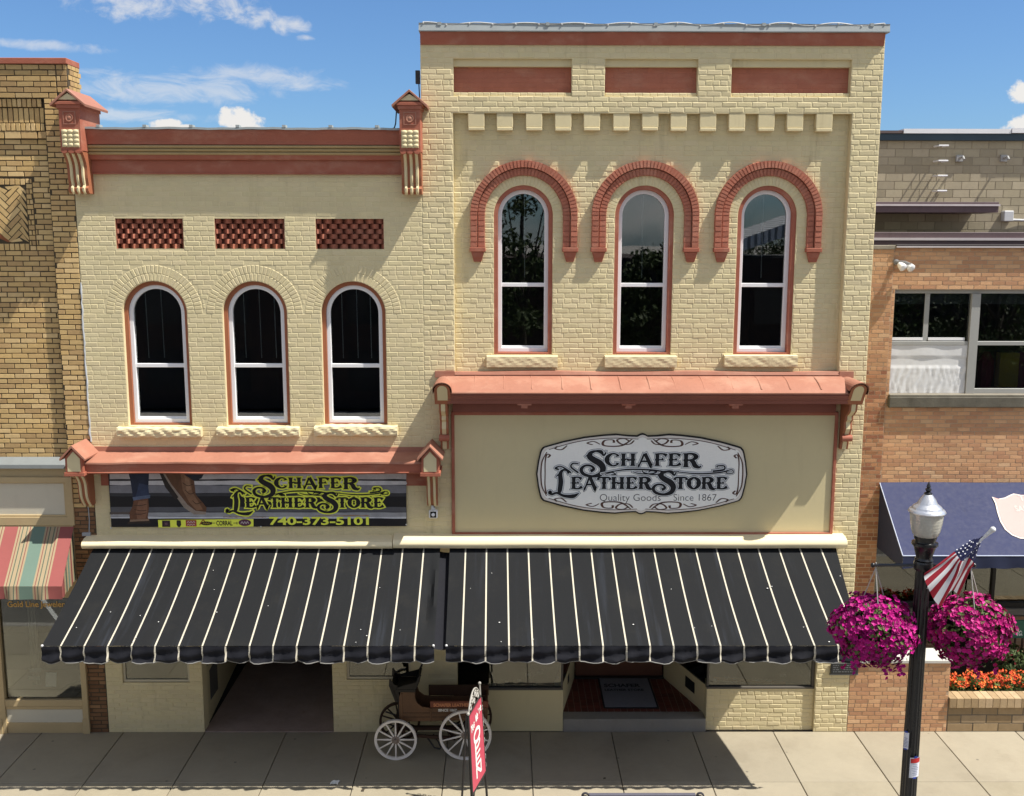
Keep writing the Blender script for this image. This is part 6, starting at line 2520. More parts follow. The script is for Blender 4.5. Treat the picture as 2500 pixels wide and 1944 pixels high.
for s in (0, 1):
    m.tube([(csm.x + .42 + s * .12, -.72, .33), (csm.x + .50 + s * .12, -.74, .22), (csm.x + .56 + s * .10, -.76, .14), (csm.x + .64, -.78, .13)], .012, 6)
for cx_ in (csm.x, cb.x):
    for y in (WN + .12, WF - .12):
        m.tube([(cx_ - .2, y, zf_ - .03), (cx_, y, zf_ - .10), (cx_ + .2, y, zf_ - .03)], .012, 6)
m.build('springs', DARKIRON, wroot)

# ================================================================== OPEN sign on an iron stand
nyA, nyB = -2.66, -2.12
nt_, ft_ = P(1144, 1752, nyA), P(1172.5, 1702, nyB)
nb_, fb_ = P(1153, 1936, nyA), P(1184, 1882, nyB)
oroot = thing('open_sign', ((nb_.x + fb_.x) / 2, (nyA + nyB) / 2, 0), 'pink-red OPEN sign in an ornate iron stand on the sidewalk', 'sign')


def osx(a, b, h):                                      # a 0 near..1 far, b 0 bottom..1 top; faces right
    lo = nb_.lerp(fb_, a)
    hi = nt_.lerp(ft_, a)
    q = lo.lerp(hi, b)
    nn = (fb_ - nb_).cross(nt_ - nb_).normalized()
    if nn.x < 0:
        nn = -nn
    return tuple(q + nn * h)


m = MB()
for hh_ in (-.01, .01):
    m.add([osx(i / 10, j / 10, hh_) for j in range(11) for i in range(11)], [(j * 11 + i, j * 11 + i + 1, j * 11 + i + 12, j * 11 + i + 11) for j in range(10) for i in range(10)])
pnl = m.build('panel', mat('pinkish_red_sign', (.50, .075, .11), .5, .04, 3), oroot)
PW = (fb_ - nb_).length
PH = (nt_ - nb_).length
m = MB()
ox = lambda a, b, h: osx(a / PW, b / PH, .0105 + h)
BR = {'O': [([(.5, 1), (.12, .75), (.12, .25), (.5, 0), (.88, .25), (.88, .75), (.5, 1)], .24)],
      'P': [([(.2, 0), (.2, .5), (.2, 1)], .26), ([(.2, .92), (.65, .95), (.85, .72), (.6, .48), (.25, .46)], .2)],
      'E': [([(.2, 0), (.2, .5), (.2, 1)], .26), ([(.2, .92), (.85, .95)], .17), ([(.2, .5), (.75, .52)], .17), ([(.2, .08), (.88, .08)], .17)],
      'N': [([(.18, 0), (.18, .5), (.18, .9)], .22), ([(.18, .92), (.5, .5), (.8, .1)], .22), ([(.82, .05), (.82, .5), (.84, 1)], .2)],
      'Y': [([(.1, 1), (.5, .55)], .2), ([(.9, 1), (.5, .55), (.45, 0)], .2)], 'e': [([(.15, .3), (.8, .35), (.5, .62), (.15, .3), (.5, 0), (.85, .1)], .16)],
      's': [([(.8, .5), (.45, .62), (.3, .42), (.7, .22), (.5, .0), (.15, .1)], .16)], "'": [([(.5, 1), (.4, .75)], .16)],
      'W': [([(.05, 1), (.25, 0), (.5, .7), (.75, 0), (.98, 1)], .17)], 'r': [([(.25, .6), (.25, 0)], .17), ([(.25, .4), (.5, .6), (.8, .52)], .15)]}
lk = 0
for k, ch in enumerate('OPEN'):
    for pts, w in BR[ch]:
        m.stroke([(PW * (.24 + .52 * p), PH * (.555 - k * .155) + .17 * q) for p, q in pts], w * .20, ox, .002 + lk * .0001, sub=5)
        lk += 1
xx = .07
for ch in "Yes We're":
    if ch != ' ':
        for pts, w in BR[ch]:
            m.stroke([(PW * (xx + .115 * p), PH * (.755 + .12 * xx) + .105 * q) for p, q in pts], w * .12, ox, .002 + lk * .0001, sub=4)
            lk += 1
    xx += .095
m.build('sign_lettering', mat('white_sign_lettering', (.8, .78, .74), .5), pnl)
m = MB()
for (q0, q1) in ((osx(-.02, -.5, 0), osx(-.02, 1.03, 0)), (osx(1.02, -.5, 0), osx(1.02, 1.03, 0))):
    q0 = Vector(q0)
    q0.z = 0
    m.tube([q0, q1], .016, 8)
m.tube([osx(-.02, -.03, 0), osx(1.02, -.03, 0)], .012, 8)
m.tube([osx(-.02, 1.02, 0), osx(1.02, 1.02, 0)], .012, 8)
m.tube([(nb_.x - .02, nyA + .02, .02), (nb_.x - .42, nyA + .05, .02)], .014, 6)
m.tube([(fb_.x - .02, nyB, .02), (fb_.x - .42, nyB, .02)], .014, 6)
# rear leaf of the stand
m.tube([osx(-.02, 1.03, -.02), (nb_.x - .16, nyA, 0)], .014, 8)
m.tube([osx(1.02, 1.03, -.02), (fb_.x - .16, nyB, 0)], .014, 8)
m.hexa([osx(-.03, -.05, -.022), osx(.0, -.05, -.022), osx(.0, -.05, .012), osx(-.03, -.05, .012), osx(-.03, 1.02, -.022), osx(.0, 1.02, -.022), osx(.0, 1.02, .012), osx(-.03, 1.02, .012)])
st_ = m.build('stand', DARKIRON, oroot)
m = MB()
SCR = mat('pale_wrought_scroll', (.36, .34, .30), .5, .15, 20)


def curl(cx_, cz_, r_, turns, a0, dr):
    pts = []
    for q in range(26):
        t = q / 25
        a = a0 + turns * 2 * math.pi * t
        rr_ = r_ * (1 - .75 * t)
        pts.append(osx((cx_ + dr * rr_ * math.cos(a)) / PW, 1.02 + (cz_ + rr_ * math.sin(a)) / PH, 0))
    return pts


arch = [osx(t, 1.02 + (.42 * math.sin(math.pi * t) ** .7) * .5, 0) for t in [q / 16 for q in range(17)]]
m.tube(arch, .010, 6)
for (cx_, cz_, r_, d) in ((.11, .07, .065, 1), (PW - .11, .07, .065, -1), (PW * .5 - .08, .12, .06, 1), (PW * .5 + .08, .12, .06, -1), (PW * .5, .06, .04, 1)):
    m.tube(curl(cx_, cz_, r_, 1.4, 0, d), .008, 6)
m.tube([osx(1.02, 1.0, 0), osx(1.02, 1.16, 0)], .012, 6)
m.ball(osx(1.02, 1.18, 0), .022, 8)
m.ball(osx(-.02, 1.05, 0), .022, 8)
for q in range(9):
    b_ = .95 - q * .11
    m.tube([osx(1.02, b_, .0), osx(1.09 + .02 * (q % 2), b_ + .02, 0), osx(1.10, b_ - .03, 0), osx(1.03, b_ - .045, 0)], .007, 5)
m.build('scrolls', SCR, st_)

# ================================================================== street lamp
LYP = -4.0
lx = (PX(2254, 1345, LYP) + PX(2219.5, 1940, LYP)) / 2
lz = lambda v: PZ(2250, v, LYP)
sroot = thing('street_lamp', (lx, LYP, 0), 'black fluted street lamp with acorn globe and silver cap on the sidewalk', 'street lamp')
m = MB()
zt_ = lz(1366)
m.lathe([(.092, .95), (.090, 1.2), (.084, 3.0), (.078, zt_ - .02), (.078, zt_)], (lx, LYP, 0), 32, 'z', .08)
pole = m.build('pole', BLACKMET, sroot, smooth=True, angle=25)
m = MB()
m.lathe([(.24, 0), (.24, .12), (.21, .16), (.20, .5), (.15, .62), (.14, .84), (.115, .92), (.10, .96)], (lx, LYP, 0), 24)
m.build('base', BLACKMET, sroot, smooth=True)
m = MB()
z1 = lz(1325)
m.lathe([(.086, zt_ - .015), (.098, zt_ + .0), (.086, zt_ + .02), (.085, zt_ + .03), (.115, z1 - .05), (.142, z1 - .02), (.140, z1 + .005), (.112, z1 + .015), (.108, z1 + .03), (.122, lz(1310) - .01), (.122, lz(1308))], (lx, LYP, 0), 24)
m.build('capital', BLACKMET, sroot, smooth=True)
m = MB()
zg0, zg1 = lz(1309), lz(1250)
m.lathe([(.115, zg0), (.135, zg0 + .02), (.152, zg0 + .07), (.168, zg0 + .16), (.178, zg1 - .02), (.176, zg1)], (lx, LYP, 0), 48, 'z', .025)


def globe_mat():
    mm = bpy.data.materials.new('prismatic_globe')
    mm.use_nodes = True
    t = NT(mm.node_tree)
    geo = t.n('ShaderNodeNewGeometry')
    n_ = t.noise(geo.outputs[0], 9, 4, .6)
    w_ = t.n('ShaderNodeTexWave', {'Vector': geo.outputs[0], 'Scale': 9.0, 'Distortion': 1.5}, bands_direction='Z')
    col_ = t.mix(n_, (.46, .44, .36), (.78, .76, .68))
    bs = t.n('ShaderNodeBsdfPrincipled', {'Base Color': col_, 'Roughness': .18, 'Transmission Weight': .35, 'IOR': 1.3})
    bp = t.n('ShaderNodeBump', {'Height': w_.outputs[1], 'Strength': .15, 'Distance': .005})
    t.set(bs.inputs['Normal'], bp.outputs[0])
    t.n('ShaderNodeOutputMaterial', {0: bs})
    return mm


m.build('globe', globe_mat(), sroot, smooth=True, angle=60)
m = MB()
m.lathe([(.05, zg0), (.055, zg0 + .12), (.03, zg0 + .2)], (lx, LYP, 0), 12)
m.build('lamp_bulb', mat('dull_white_lamp', (.75, .74, .7), .5), sroot, smooth=True)
m = MB()
zc0 = zg1 - .005
m.lathe([(.195, zc0), (.20, zc0 + .012), (.19, zc0 + .03), (.165, zc0 + .045), (.155, zc0 + .065), (.11, zc0 + .10), (.085, zc0 + .15), (.062, lz(1212)), (.045, lz(1207)), (.0, lz(1206))], (lx, LYP, 0), 16)
m.build('cap', mat('silver_cap', (.68, .69, .70), .32, .12, 6, metal=.75), sroot, smooth=True, angle=20)
m = MB()
zf0, zf1 = lz(1207), lz(1176)
h_ = zf1 - zf0
m.lathe([(.042, zf0), (.045, zf0 + .1 * h_), (.022, zf0 + .2 * h_), (.034, zf0 + .35 * h_), (.030, zf0 + .45 * h_), (.016, zf0 + .5 * h_), (.024, zf0 + .6 * h_), (.014, zf0 + .8 * h_), (.002, zf1)], (lx, LYP, 0), 12)
m.build('finial', BLACKMET, sroot, smooth=True)
m = MB()
za_ = lz(1380)
xl, xr = PX(2131, 1379, LYP), PX(2131, 1379, LYP)
arm = lx - xl
m.tube([(lx - arm, LYP, za_), (lx + arm, LYP, za_)], .017, 8)
for s in (-1, 1):
    m.ball((lx + s * arm, LYP, za_), .028, 8)
m.lathe([(.098, za_ - .05), (.105, za_ - .03), (.105, za_ + .03), (.098, za_ + .05)], (lx, LYP, 0), 16)
m.build('basket_arm', BLACKMET, sroot, smooth=True)

# notices on the pole
for (u, v, w, h, dx, lb) in ((2234, 1874, .125, .245, .02, 'white notice with a red heading taped to the lamp post'), (2214.5, 1813, .075, .20, -.045, 'narrow white notice wrapped on the left of the lamp post above the red-headed one')):
    c = P(u, v, LYP - .1)
    m = MB()
    rw = .105
    a0 = math.asin(max(-.85, min(.85, (c.x - lx) / rw)))
    vs = []
    nn = 8
    for j in range(2):
        for i in range(nn + 1):
            a = a0 + (i / nn - .5) * w / rw * (1.0 if dx > 0 else .9)
            vs.append((lx + rw * math.sin(a), LYP - rw * math.cos(a), c.z + (j - .5) * h + .012 * (i / nn - .5)))
    m.add(vs, [(i, i + 1, nn + 2 + i, nn + 1 + i) for i in range(nn)])
    po = m.build('paper_notice', mat('white_poster_paper', (.74, .75, .80), .6, .03))
    m = MB()
    rr = rw + .003

    def onp(a, b, hh):
        t = a0 + a / rr
        return (lx + (rr + hh) * math.sin(t), LYP - (rr + hh) * math.cos(t), c.z + b + .012 * a / w)
    def pstrip(a0_, a1_, b0_, b1_):
        for q in range(8):
            u0, u1 = a0_ + (a1_ - a0_) * q / 8, a0_ + (a1_ - a0_) * (q + 1) / 8
            m.add([onp(u0, b0_, .001), onp(u1, b0_, .001), onp(u1, b1_, .001), onp(u0, b1_, .001)], [(0, 1, 2, 3)])
    if dx > 0:
        pstrip(-w * .45, w * .45, h * .24, h * .46)
        m.build('red_heading', mat('red_print', (.5, .03, .03), .6), po)
        m = MB()
    for q in range(7):
        b = h * (.14 - q * .085)
        L_ = w * r6.uniform(.2, .38)
        pstrip(-L_, L_, b, b + .007)
    m.build('printed_lines', mat('grey_print', (.3, .32, .42), .6), po)
    m = MB()
    pstrip(-.02, .02, h * .48, h * .58)
    pstrip(-.02, .02, -h * .55, -h * .47)
    m.build('tape', mat('blue_tape', (.03, .06, .35), .5), po)
    tag(po, lb, 'notice')

# ================================================================== flag
froot = thing('flag', (lx, LYP, lz(1440)), 'United States flag hanging from a short white staff on the lamp post', 'flag')
FYD = LYP - .22
tip = P(2424, 1293, FYD - .1)
foot = P(2262, 1437, LYP - .06)
m = MB()
m.tube([foot, tip], .013, 8)
m.ball(tip, .032, 10)
m.tube([tip.lerp(foot, .02), tip.lerp(foot, .12)], [.026, .016], 8)
m.build('staff', mat('white_staff', (.7, .7, .68), .4), froot, smooth=True)
fz = lambda a, b: (2200 + a / 7.28, 1280 + b / 7.28)
# control grid: rows along the fly, columns across the hoist (pixels, depth offset)
rows_ = [[(1300, 262, 0), (1340, 262, -.03), (1385, 250, -.05), (1420, 235, -.03), (1452, 205, 0)],
         [(1120, 378, 0), (1180, 440, -.05), (1240, 470, -.09), (1300, 440, -.03), (1385, 430, .02)],
         [(930, 505, 0), (990, 590, -.05), (1060, 680, -.11), (1180, 620, -.02), (1300, 720, .04)],
         [(660, 700, .0), (800, 800, -.04), (960, 930, -.10), (1040, 900, .0), (1230, 800, .05)],
         [(400, 870, .0), (470, 1120, -.04), (690, 1450, -.08), (880, 1180, .03), (1020, 1262, .06)]]
G_ = [[P(*fz(a, b), FYD + d) for a, b, d in r] for r in rows_]


def crv(pts, t):
    n = len(pts) - 1
    f = min(n - 1e-6, max(0, t * n))
    i = int(f)
    t = f - i
    p0, p1, p2, p3 = pts[max(i - 1, 0)], pts[i], pts[i + 1], pts[min(i + 2, n)]
    return .5 * (2 * p1 + (p2 - p0) * t + (2 * p0 - 5 * p1 + 4 * p2 - p3) * t * t + (3 * p1 - p0 - 3 * p2 + p3) * t ** 3)


def flag_at(s_, t_):
    return crv([crv(r, t_) for r in G_], s_)


m = MB()
ns, ntt = 40, 52
vs = [flag_at(i / ns, j / ntt) + Vector((0, .012 * math.sin(j / ntt * 25 + i / ns * 5), 0)) for i in range(ns + 1) for j in range(ntt + 1)]
m.add(vs, [])
CANT = .47
for i in range(ns):
    for j in range(ntt):
        a = i * (ntt + 1) + j
        m.f.append((a, a + 1, a + ntt + 2, a + ntt + 1))
        m.m.append(2 if (i + .5) / ns < CANT else (int(j / ntt * 13) % 2))
        m.c.append((1, 1, 1))
fl_ = m.build('cloth', [mat('flag_red', (.26, .010, .022), .75, .08), mat('flag_white', (.62, .60, .60), .75, .05), mat('flag_blue', (.013, .016, .06), .75, .1)], froot, smooth=True)
m = MB()
for i in range(5):
    for j in range(6):
        s_, t_ = .08 + .38 * (i + .5) / 5, (j + (.55 if i % 2 else .15)) / 6.2
        if t_ > .99:
            continue
        q = flag_at(s_, t_)
        a = (flag_at(min(1, s_ + .01), t_) - q)
        b = (flag_at(s_, min(1, t_ + .01)) - q)
        nn = a.cross(b)
        if nn.length < 1e-9:
            continue
        nn.normalize()
        if nn.y > 0:
            nn = -nn
        ex_ = Vector((1, 0, 0)) - nn * nn.x
        ex_.normalize()
        ez_ = ex_.cross(nn)
        q = q + nn * .016
        pts = [q + (ex_ * math.cos(math.pi * k / 5 + .3) + ez_ * math.sin(math.pi * k / 5 + .3)) * (.0115 if k % 2 == 0 else .005) for k in range(10)]
        m.add(pts + [q], [(k, (k + 1) % 10, 10) for k in range(10)])
m.build('stars', mat('flag_star_white', (.8, .8, .82), .7), fl_)

# ================================================================== hanging baskets
PETAL = mat('petunia_petal', (1, 1, 1), .55, .12, 30, tint=True, spec=.2)
LEAF = mat('petunia_leaf', (1, 1, 1), .6, .15, 30, tint=True, spec=.25)


def leaf_face(mb, c, n_, size, col, mi=0):
    up = Vector((0, 0, 1))
    a = n_.cross(up)
    if a.length < .05:
        a = Vector((1, 0, 0))
    a.normalize()
    b = a.cross(n_).normalized()
    r_ = rnd.uniform(0, 6.28)
    a, b = a * math.cos(r_) + b * math.sin(r_), b * math.cos(r_) - a * math.sin(r_)
    pts = [c - a * size, c - a * size * .3 + b * size * .45 + n_ * size * .1, c + a * size * .9, c - a * size * .3 - b * size * .45 + n_ * size * .1]
    mb.add(pts, [(0, 1, 2), (0, 2, 3)], col=col, mi=mi)


def petunia(mb, c, n_, size, col):
    up = Vector((0, 0, 1))
    a = n_.cross(up)
    if a.length < .05:
        a = Vector((1, 0, 0))
    a.normalize()
    b = a.cross(n_).normalized()
    r_ = rnd.uniform(0, 6.28)
    pts = [c - n_ * size * .45]
    for k in range(10):
        t = r_ + 2 * math.pi * k / 10
        rr = size * (1.0 if k % 2 == 0 else .74)
        pts.append(c + (a * math.cos(t) + b * math.sin(t)) * rr + n_ * size * rnd.uniform(-.12, .12))
    mb.add(pts, [(0, 1 + k, 1 + (k + 1) % 10) for k in range(10)], col=col)


def basket(u, v, hw_px, vt, vb, Y, label, hue, seed, hook):
    rnd.seed(seed)
    c = P(u, v, Y)
    rx = (PX(u + hw_px, v, Y) - PX(u - hw_px, v, Y)) / 2
    zt, zb = PZ(u, vt, Y), PZ(u, vb, Y)
    rz = (zt - zb) / 2
    cz = (zt + zb) / 2
    root = thing('hanging_basket', (c.x, Y, cz), label, 'flower basket', 'flower baskets hung from the street lamp')
    m = MB()
    m.lathe([(.02, -.20), (.16, -.17), (.23, -.05), (.25, .10), (.22, .11), (.02, .08)], (c.x, Y, cz), 20)
    m.build('basket', mat('dark_coir_liner', (.03, .022, .015), .9, .3, 20), root)
    m = MB()
    top = Vector((hook[0], Y, hook[1]))
    for k in range(3):
        a = 2 * math.pi * k / 3 + .4
        m.tube([top, (c.x + .22 * math.cos(a), Y + .22 * math.sin(a), cz + .10)], .006, 5)
    m.tube([top + Vector((0, 0, .06)), top], .008, 5)
    m.build('hanger_wire', mat('pale_wire', (.4, .38, .35), .5), root)

    def spot(rad):
        while True:
            d = Vector((rnd.gauss(0, 1), rnd.gauss(0, 1), rnd.gauss(0, 1)))
            if d.length > .1:
                break
        d.normalize()
        # lumpy, bell-shaped mound: full above, ragged hem below
        lump = 1 + .10 * math.sin(d.x * 5 + seed) * math.cos(d.z * 6 + seed * 2) + .06 * math.sin(d.y * 11 + d.z * 9) + rnd.uniform(-.05, .05)
        hang = 1.0 if d.z > -.3 else 1 + .10 * math.sin(math.atan2(d.y, d.x) * 7 + seed)
        q = Vector((c.x + d.x * rx * lump * rad, Y + d.y * rx * .9 * lump * rad, cz + d.z * rz * lump * rad * hang))
        if d.z < -.35:
            q.x = c.x + (q.x - c.x) * .92
        return q, d
    m = MB()
    for k in range(1500):
        q, d = spot(rnd.uniform(.66, .99))
        n_ = (d + Vector((rnd.uniform(-.6, .6), rnd.uniform(-.6, .6), rnd.uniform(0, .8)))).normalized()
        g = rnd.uniform(.6, 1.3)
        leaf_face(m, q, n_, rnd.uniform(.022, .042), (.085 * g, .12 * g, .028 * g))
    m.build('leaves', LEAF, root)
    m = MB()
    r7 = random.Random(seed + 1)
    for k in range(1750):
        q, d = spot(rnd.uniform(.88, 1.0))
        # leaf gaps: fewer flowers in some patches
        gap = math.sin(q.x * 13 + seed) * math.sin(q.z * 15 + 1) + .5 * math.sin(q.x * 29 + q.z * 23)
        if gap > (.85 if seed < 40 else .62) and rnd.random() < .8:
            continue
        n_ = (d * 1.2 + Vector((rnd.uniform(-.5, .5), rnd.uniform(-.5, .5) - .2, rnd.uniform(-.2, .5)))).normalized()
        w = rnd.random()
        base = hue[0] if w < .6 else (hue[1] if w < .9 else hue[2])
        g = rnd.uniform(.5, 1.2)
        petunia(m, q, n_, rnd.uniform(.026, .040), tuple(min(.9, q_ * g) for q_ in base))
    for k in range(9):
        a = rnd.uniform(0, 6.28)
        q = Vector((c.x + rx * .7 * math.cos(a), Y + rx * .7 * math.sin(a), cz - rz * .8))
        for z in range(4):
            petunia(m, q + Vector((rnd.uniform(-.03, .03), rnd.uniform(-.03, .03), -.035 * z)), Vector((rnd.uniform(-.5, .5), -1, -.2)).normalized(), .028, tuple(q_ * rnd.uniform(.7, 1.1) for q_ in hue[0]))
    m.build('petunias', PETAL, root)


mag = [(.38, .005, .165), (.44, .008, .19), (.50, .02, .23)]
pnk = [(.42, .008, .155), (.50, .016, .19), (.58, .06, .27)]
hz = za_ - .03
basket(2134, 1540, 103, 1454, 1620, LYP, 'left of the two hanging flower baskets, purple-magenta petunias beside the black awning corner', mag, 31, (lx - arm * .94, hz))
basket(2366, 1538, 101, 1456, 1618, LYP, 'right of the two hanging flower baskets, pinker petunias with pale green leaves below the flag', pnk, 57, (lx + arm * .94, hz))
rnd.seed(99)

# ================================================================== low wall, planter and its flowers
lw1 = PX(2317, 1700, -.02)
zlw = PZ(2250, 1620, -.02)
m = MB()
m.mi = 1
m.box(CX0, lw1, .0, .42, 0, zlw)
m.mi = 0
brickwork(m, CX0, lw1, 0, zlw, 0, .2, oh, .009, .005, .0025, .002, (), orange_tone, 6)
lw = m.build('low_brick_wall', [OBRICK, OMORTAR])
m = MB()
m.box(CX0 + .002, lw1 + .02, -.035, .45, zlw + .001, PZ(2250, 1612, -.03))
m.build('stone_cap', mat('pale_stone_cap', (.52, .50, .46), .8, .1, 3, stain=.2), lw, bevel=.01)
tag(lw, 'waist-high orange brick wall with pale stone cap behind the lamp post', 'wall')
m = MB()
PBR = [(.30, .215, .12), (.33, .24, .14), (.27, .19, .105), (.36, .265, .16)]
pt = lambda: (lambda v, c: tuple(q * v for q in c))(rnd.uniform(.88, 1.15), pick(PBR))
zp0, zp1 = PZ(2400, 1725, -.0), PZ(2400, 1706, -.05)
m.mi = 1
m.box(lw1 + .005, CXR, .0, .14, 0, zp1 - .01)
m.mi = 0
brickwork(m, lw1 + .005, CXR, 0, zp0, 0, .40, zp0 / 3, .012, .006, .004, .003, (), pt, 0)
x = lw1 + .004
while x < CXR:
    v = pt()
    v = tuple(q * 1.25 for q in v)
    m.hexa([(x + .004, -.05, zp0 + .002), (x + .108, -.05, zp0 + .002), (x + .108, .19, zp0 + .002), (x + .004, .19, zp0 + .002),
            (x + .004, -.05, zp1), (x + .108, -.05, zp1), (x + .108, .19, zp1 + .012), (x + .004, .19, zp1 + .012)], col=v)
    x += .112
m.build('planter', [mat('buff_planter_brick', (1, 1, 1), .85, .16, 10, .6, 90, tint=True, stain=.7), mat('grey_mortar', (.14, .125, .10), .95)])
pl_ = tag(COL.objects['planter'], 'long low buff brick planter with slanted cap bricks at right edge', 'planter')
m = MB()
m.box(lw1 + .01, CXR, .19, 1.6, .2, zp1 - .05)
m.build('soil', mat('dark_soil', (.03, .022, .016), .95, .3, 20), pl_)
# orange bedding plants, one clump after another
ORF = [(.72, .13, .035), (.66, .09, .03), (.78, .22, .05), (.60, .08, .04)]
nplant = 0
for k, u in enumerate((2338, 2378, 2418, 2452, 2490)):
    pr = thing('orange_flower', (PX(u, 1670, .34), .34, zp1), 'x', 'flowering plant', 'orange flowering plants in the brick planter')
    nm = ('orange flowering plant nearest the low brick wall in the planter', 'second orange flowering plant from the low wall, in the planter', 'third orange flowering plant from the low wall, in the planter',
          'fourth orange flowering plant from the low wall, in the planter', 'orange flowering plant at the right photo edge in the planter')[k]
    pr['label'] = nm
    cx_ = pr.location.x
    hgt = rnd.uniform(.22, .30)
    m = MB()
    for q in range(420):
        a, rr_ = rnd.uniform(0, 6.28), math.sqrt(rnd.random())
        z = rnd.random()
        wd = .17 * math.sqrt(max(.05, 1 - (z - .3) ** 2 * 1.3))
        c = Vector((cx_ + rr_ * wd * math.cos(a), .34 + rr_ * .15 * math.sin(a), zp1 - .04 + hgt * z * rnd.uniform(.85, 1.05)))
        n_ = Vector((math.cos(a), math.sin(a) - .3, rnd.uniform(.2, 1.0))).normalized()
        g = rnd.uniform(.5, 1.4)
        leaf_face(m, c, n_, rnd.uniform(.022, .040), (.10 * g, .135 * g, .03 * g))
    m.build('foliage', LEAF, pr)
    m = MB()
    for q in range(190):
        a, rr_ = rnd.uniform(0, 6.28), math.sqrt(rnd.uniform(.3, 1))
        z = rnd.uniform(.25, 1) ** .8
        wd = .18 * math.sqrt(max(.05, 1 - (z - .3) ** 2 * 1.3))
        c = Vector((cx_ + rr_ * wd * math.cos(a), .33 + rr_ * .16 * math.sin(a), zp1 - .03 + hgt * z * rnd.uniform(.9, 1.1)))
        n_ = Vector((rnd.uniform(-.5, .5), -rnd.uniform(.2, 1), rnd.uniform(.2, 1))).normalized()
        petunia(m, c, n_, rnd.uniform(.014, .024), (lambda v, c: tuple(q_ * v for q_ in c))(rnd.uniform(.8, 1.2), pick(ORF)))
    m.build('blossoms', PETAL, pr)
# darker foliage plant behind, right
for k, u in enumerate((2465, 2500)):
    m = MB()
    cx_ = PX(u, 1600, .62)
    for q in range(900):
        a, rr_ = rnd.uniform(0, 6.28), rnd.random() ** .4
        z = rnd.random()
        c = Vector((cx_ + rr_ * .22 * math.cos(a), .62 + rr_ * .16 * math.sin(a), zp1 - .05 + (.62 - .1 * k) * z))
        n_ = Vector((math.cos(a), math.sin(a), rnd.uniform(.0, 1.0))).normalized()
        g = rnd.uniform(.5, 1.3)
        cc_ = (.05 * g, .075 * g, .02 * g) if rnd.random() < .8 else (.16 * g, .02 * g, .02 * g)
        leaf_face(m, c, n_, rnd.uniform(.025, .05), cc_)
    tag(m.build('shrub', LEAF), ('dark bushy plant behind the orange flowers, left of its pair', 'dark bushy plant behind the orange flowers at the right photo edge')[k], 'plant', 'dark plants at the back of the planter')
# green painted sign leaning at the back of the planter
ga, gb = P(2466, 1513, .84), P(2560, 1556, .84)
m = MB()
m.box(ga.x, gb.x, .80, .83, gb.z, ga.z)
gs = m.build('garden_sign', mat('dark_green_board', (.025, .10, .065), .5, .1), bevel=.004)
m = MB()
gx = lambda a, b, h: (a, .80 - h, b)
M_ = [([(0, 0), (.03, .5), (.10, 1.0), (.13, .6), (.15, .15), (.22, .6), (.32, 1.0), (.34, .5), (.36, .06), (.42, .05)], .05), ([(.66, .48), (.56, .52), (.48, .3), (.52, .06), (.62, .10), (.68, .46), (.68, .1), (.76, .05)], .045)]
for pts, w in M_:
    m.stroke([(ga.x + .04 + a * .21, gb.z + .045 + b * .145) for a, b in pts], w * .3, gx, .002)
m.build('script_lettering', mat('white_script_paint', (.7, .74, .7), .5), gs)
m = MB()
for q in range(5):
    m.box(ga.x + .08 + q * .12, ga.x + .11 + q * .12, .81, .825, zp1 - .05, gb.z - .001)
m.parts('sign_stake', WOODD, gs)
tag(gs, 'dark green sign with white script behind the planter flowers at right edge', 'sign')

# ================================================================== bench at the bottom edge
by_ = -3.05
b0, b1 = P(1424, 1940, by_), P(1712, 1939, by_)
bx0_, bx1_ = b0.x + .02, b1.x - .02
bt = PZ(1560, 1938.5, by_)
broot = thing('bench', ((bx0_ + bx1_) / 2, by_ - .25, 0), 'dark slatted street bench seen only by its top rail at the bottom edge', 'bench')
BEN = mat('dark_purple_grey_paint', (.105, .10, .125), .4, .1, 4)
m = MB()
for q in range(4):
    z = bt - .03 - q * .10
    m.box(bx0_ + .05, bx1_ - .05, by_ - .02 - q * .02, by_ + .015 - q * .02, z - .07, z + .0)
m.box(bx0_ + .05, bx1_ - .05, by_ - .025, by_ + .03, bt - .028, bt)
m.build('backrest', BEN, broot, bevel=.006)
m = MB()
for q in range(4):
    m.box(bx0_ + .05, bx1_ - .05, by_ - .20 - q * .11, by_ - .11 - q * .11, .40, .43)
m.build('seat', BEN, broot, bevel=.006)
for s, x in ((-1, bx0_), (1, bx1_)):
    m = MB()
    m.tube([(x, by_ - .52, 0), (x, by_ - .48, .42), (x, by_ - .10, .42), (x, by_ + .0, bt - .02)], .02, 8)
    m.tube([(x, by_ + .06, 0), (x, by_ - .10, .42)], .02, 8)
    cu_ = [(x + s * -.0 + .05 * math.cos(a) * (1 - a / 9), by_, bt - .03 + .05 * math.sin(a) * (1 - a / 9)) for a in [q * .5 for q in range(14)]]
    m.tube(cu_, .014, 6)
    m.tube([(x, by_ - .06, .62), (x, by_ - .45, .62), (x, by_ - .5, .42)], .018, 8)
    m.build('leg', mat('black_bench_iron', (.05, .048, .055), .35, .1), broot, smooth=True)

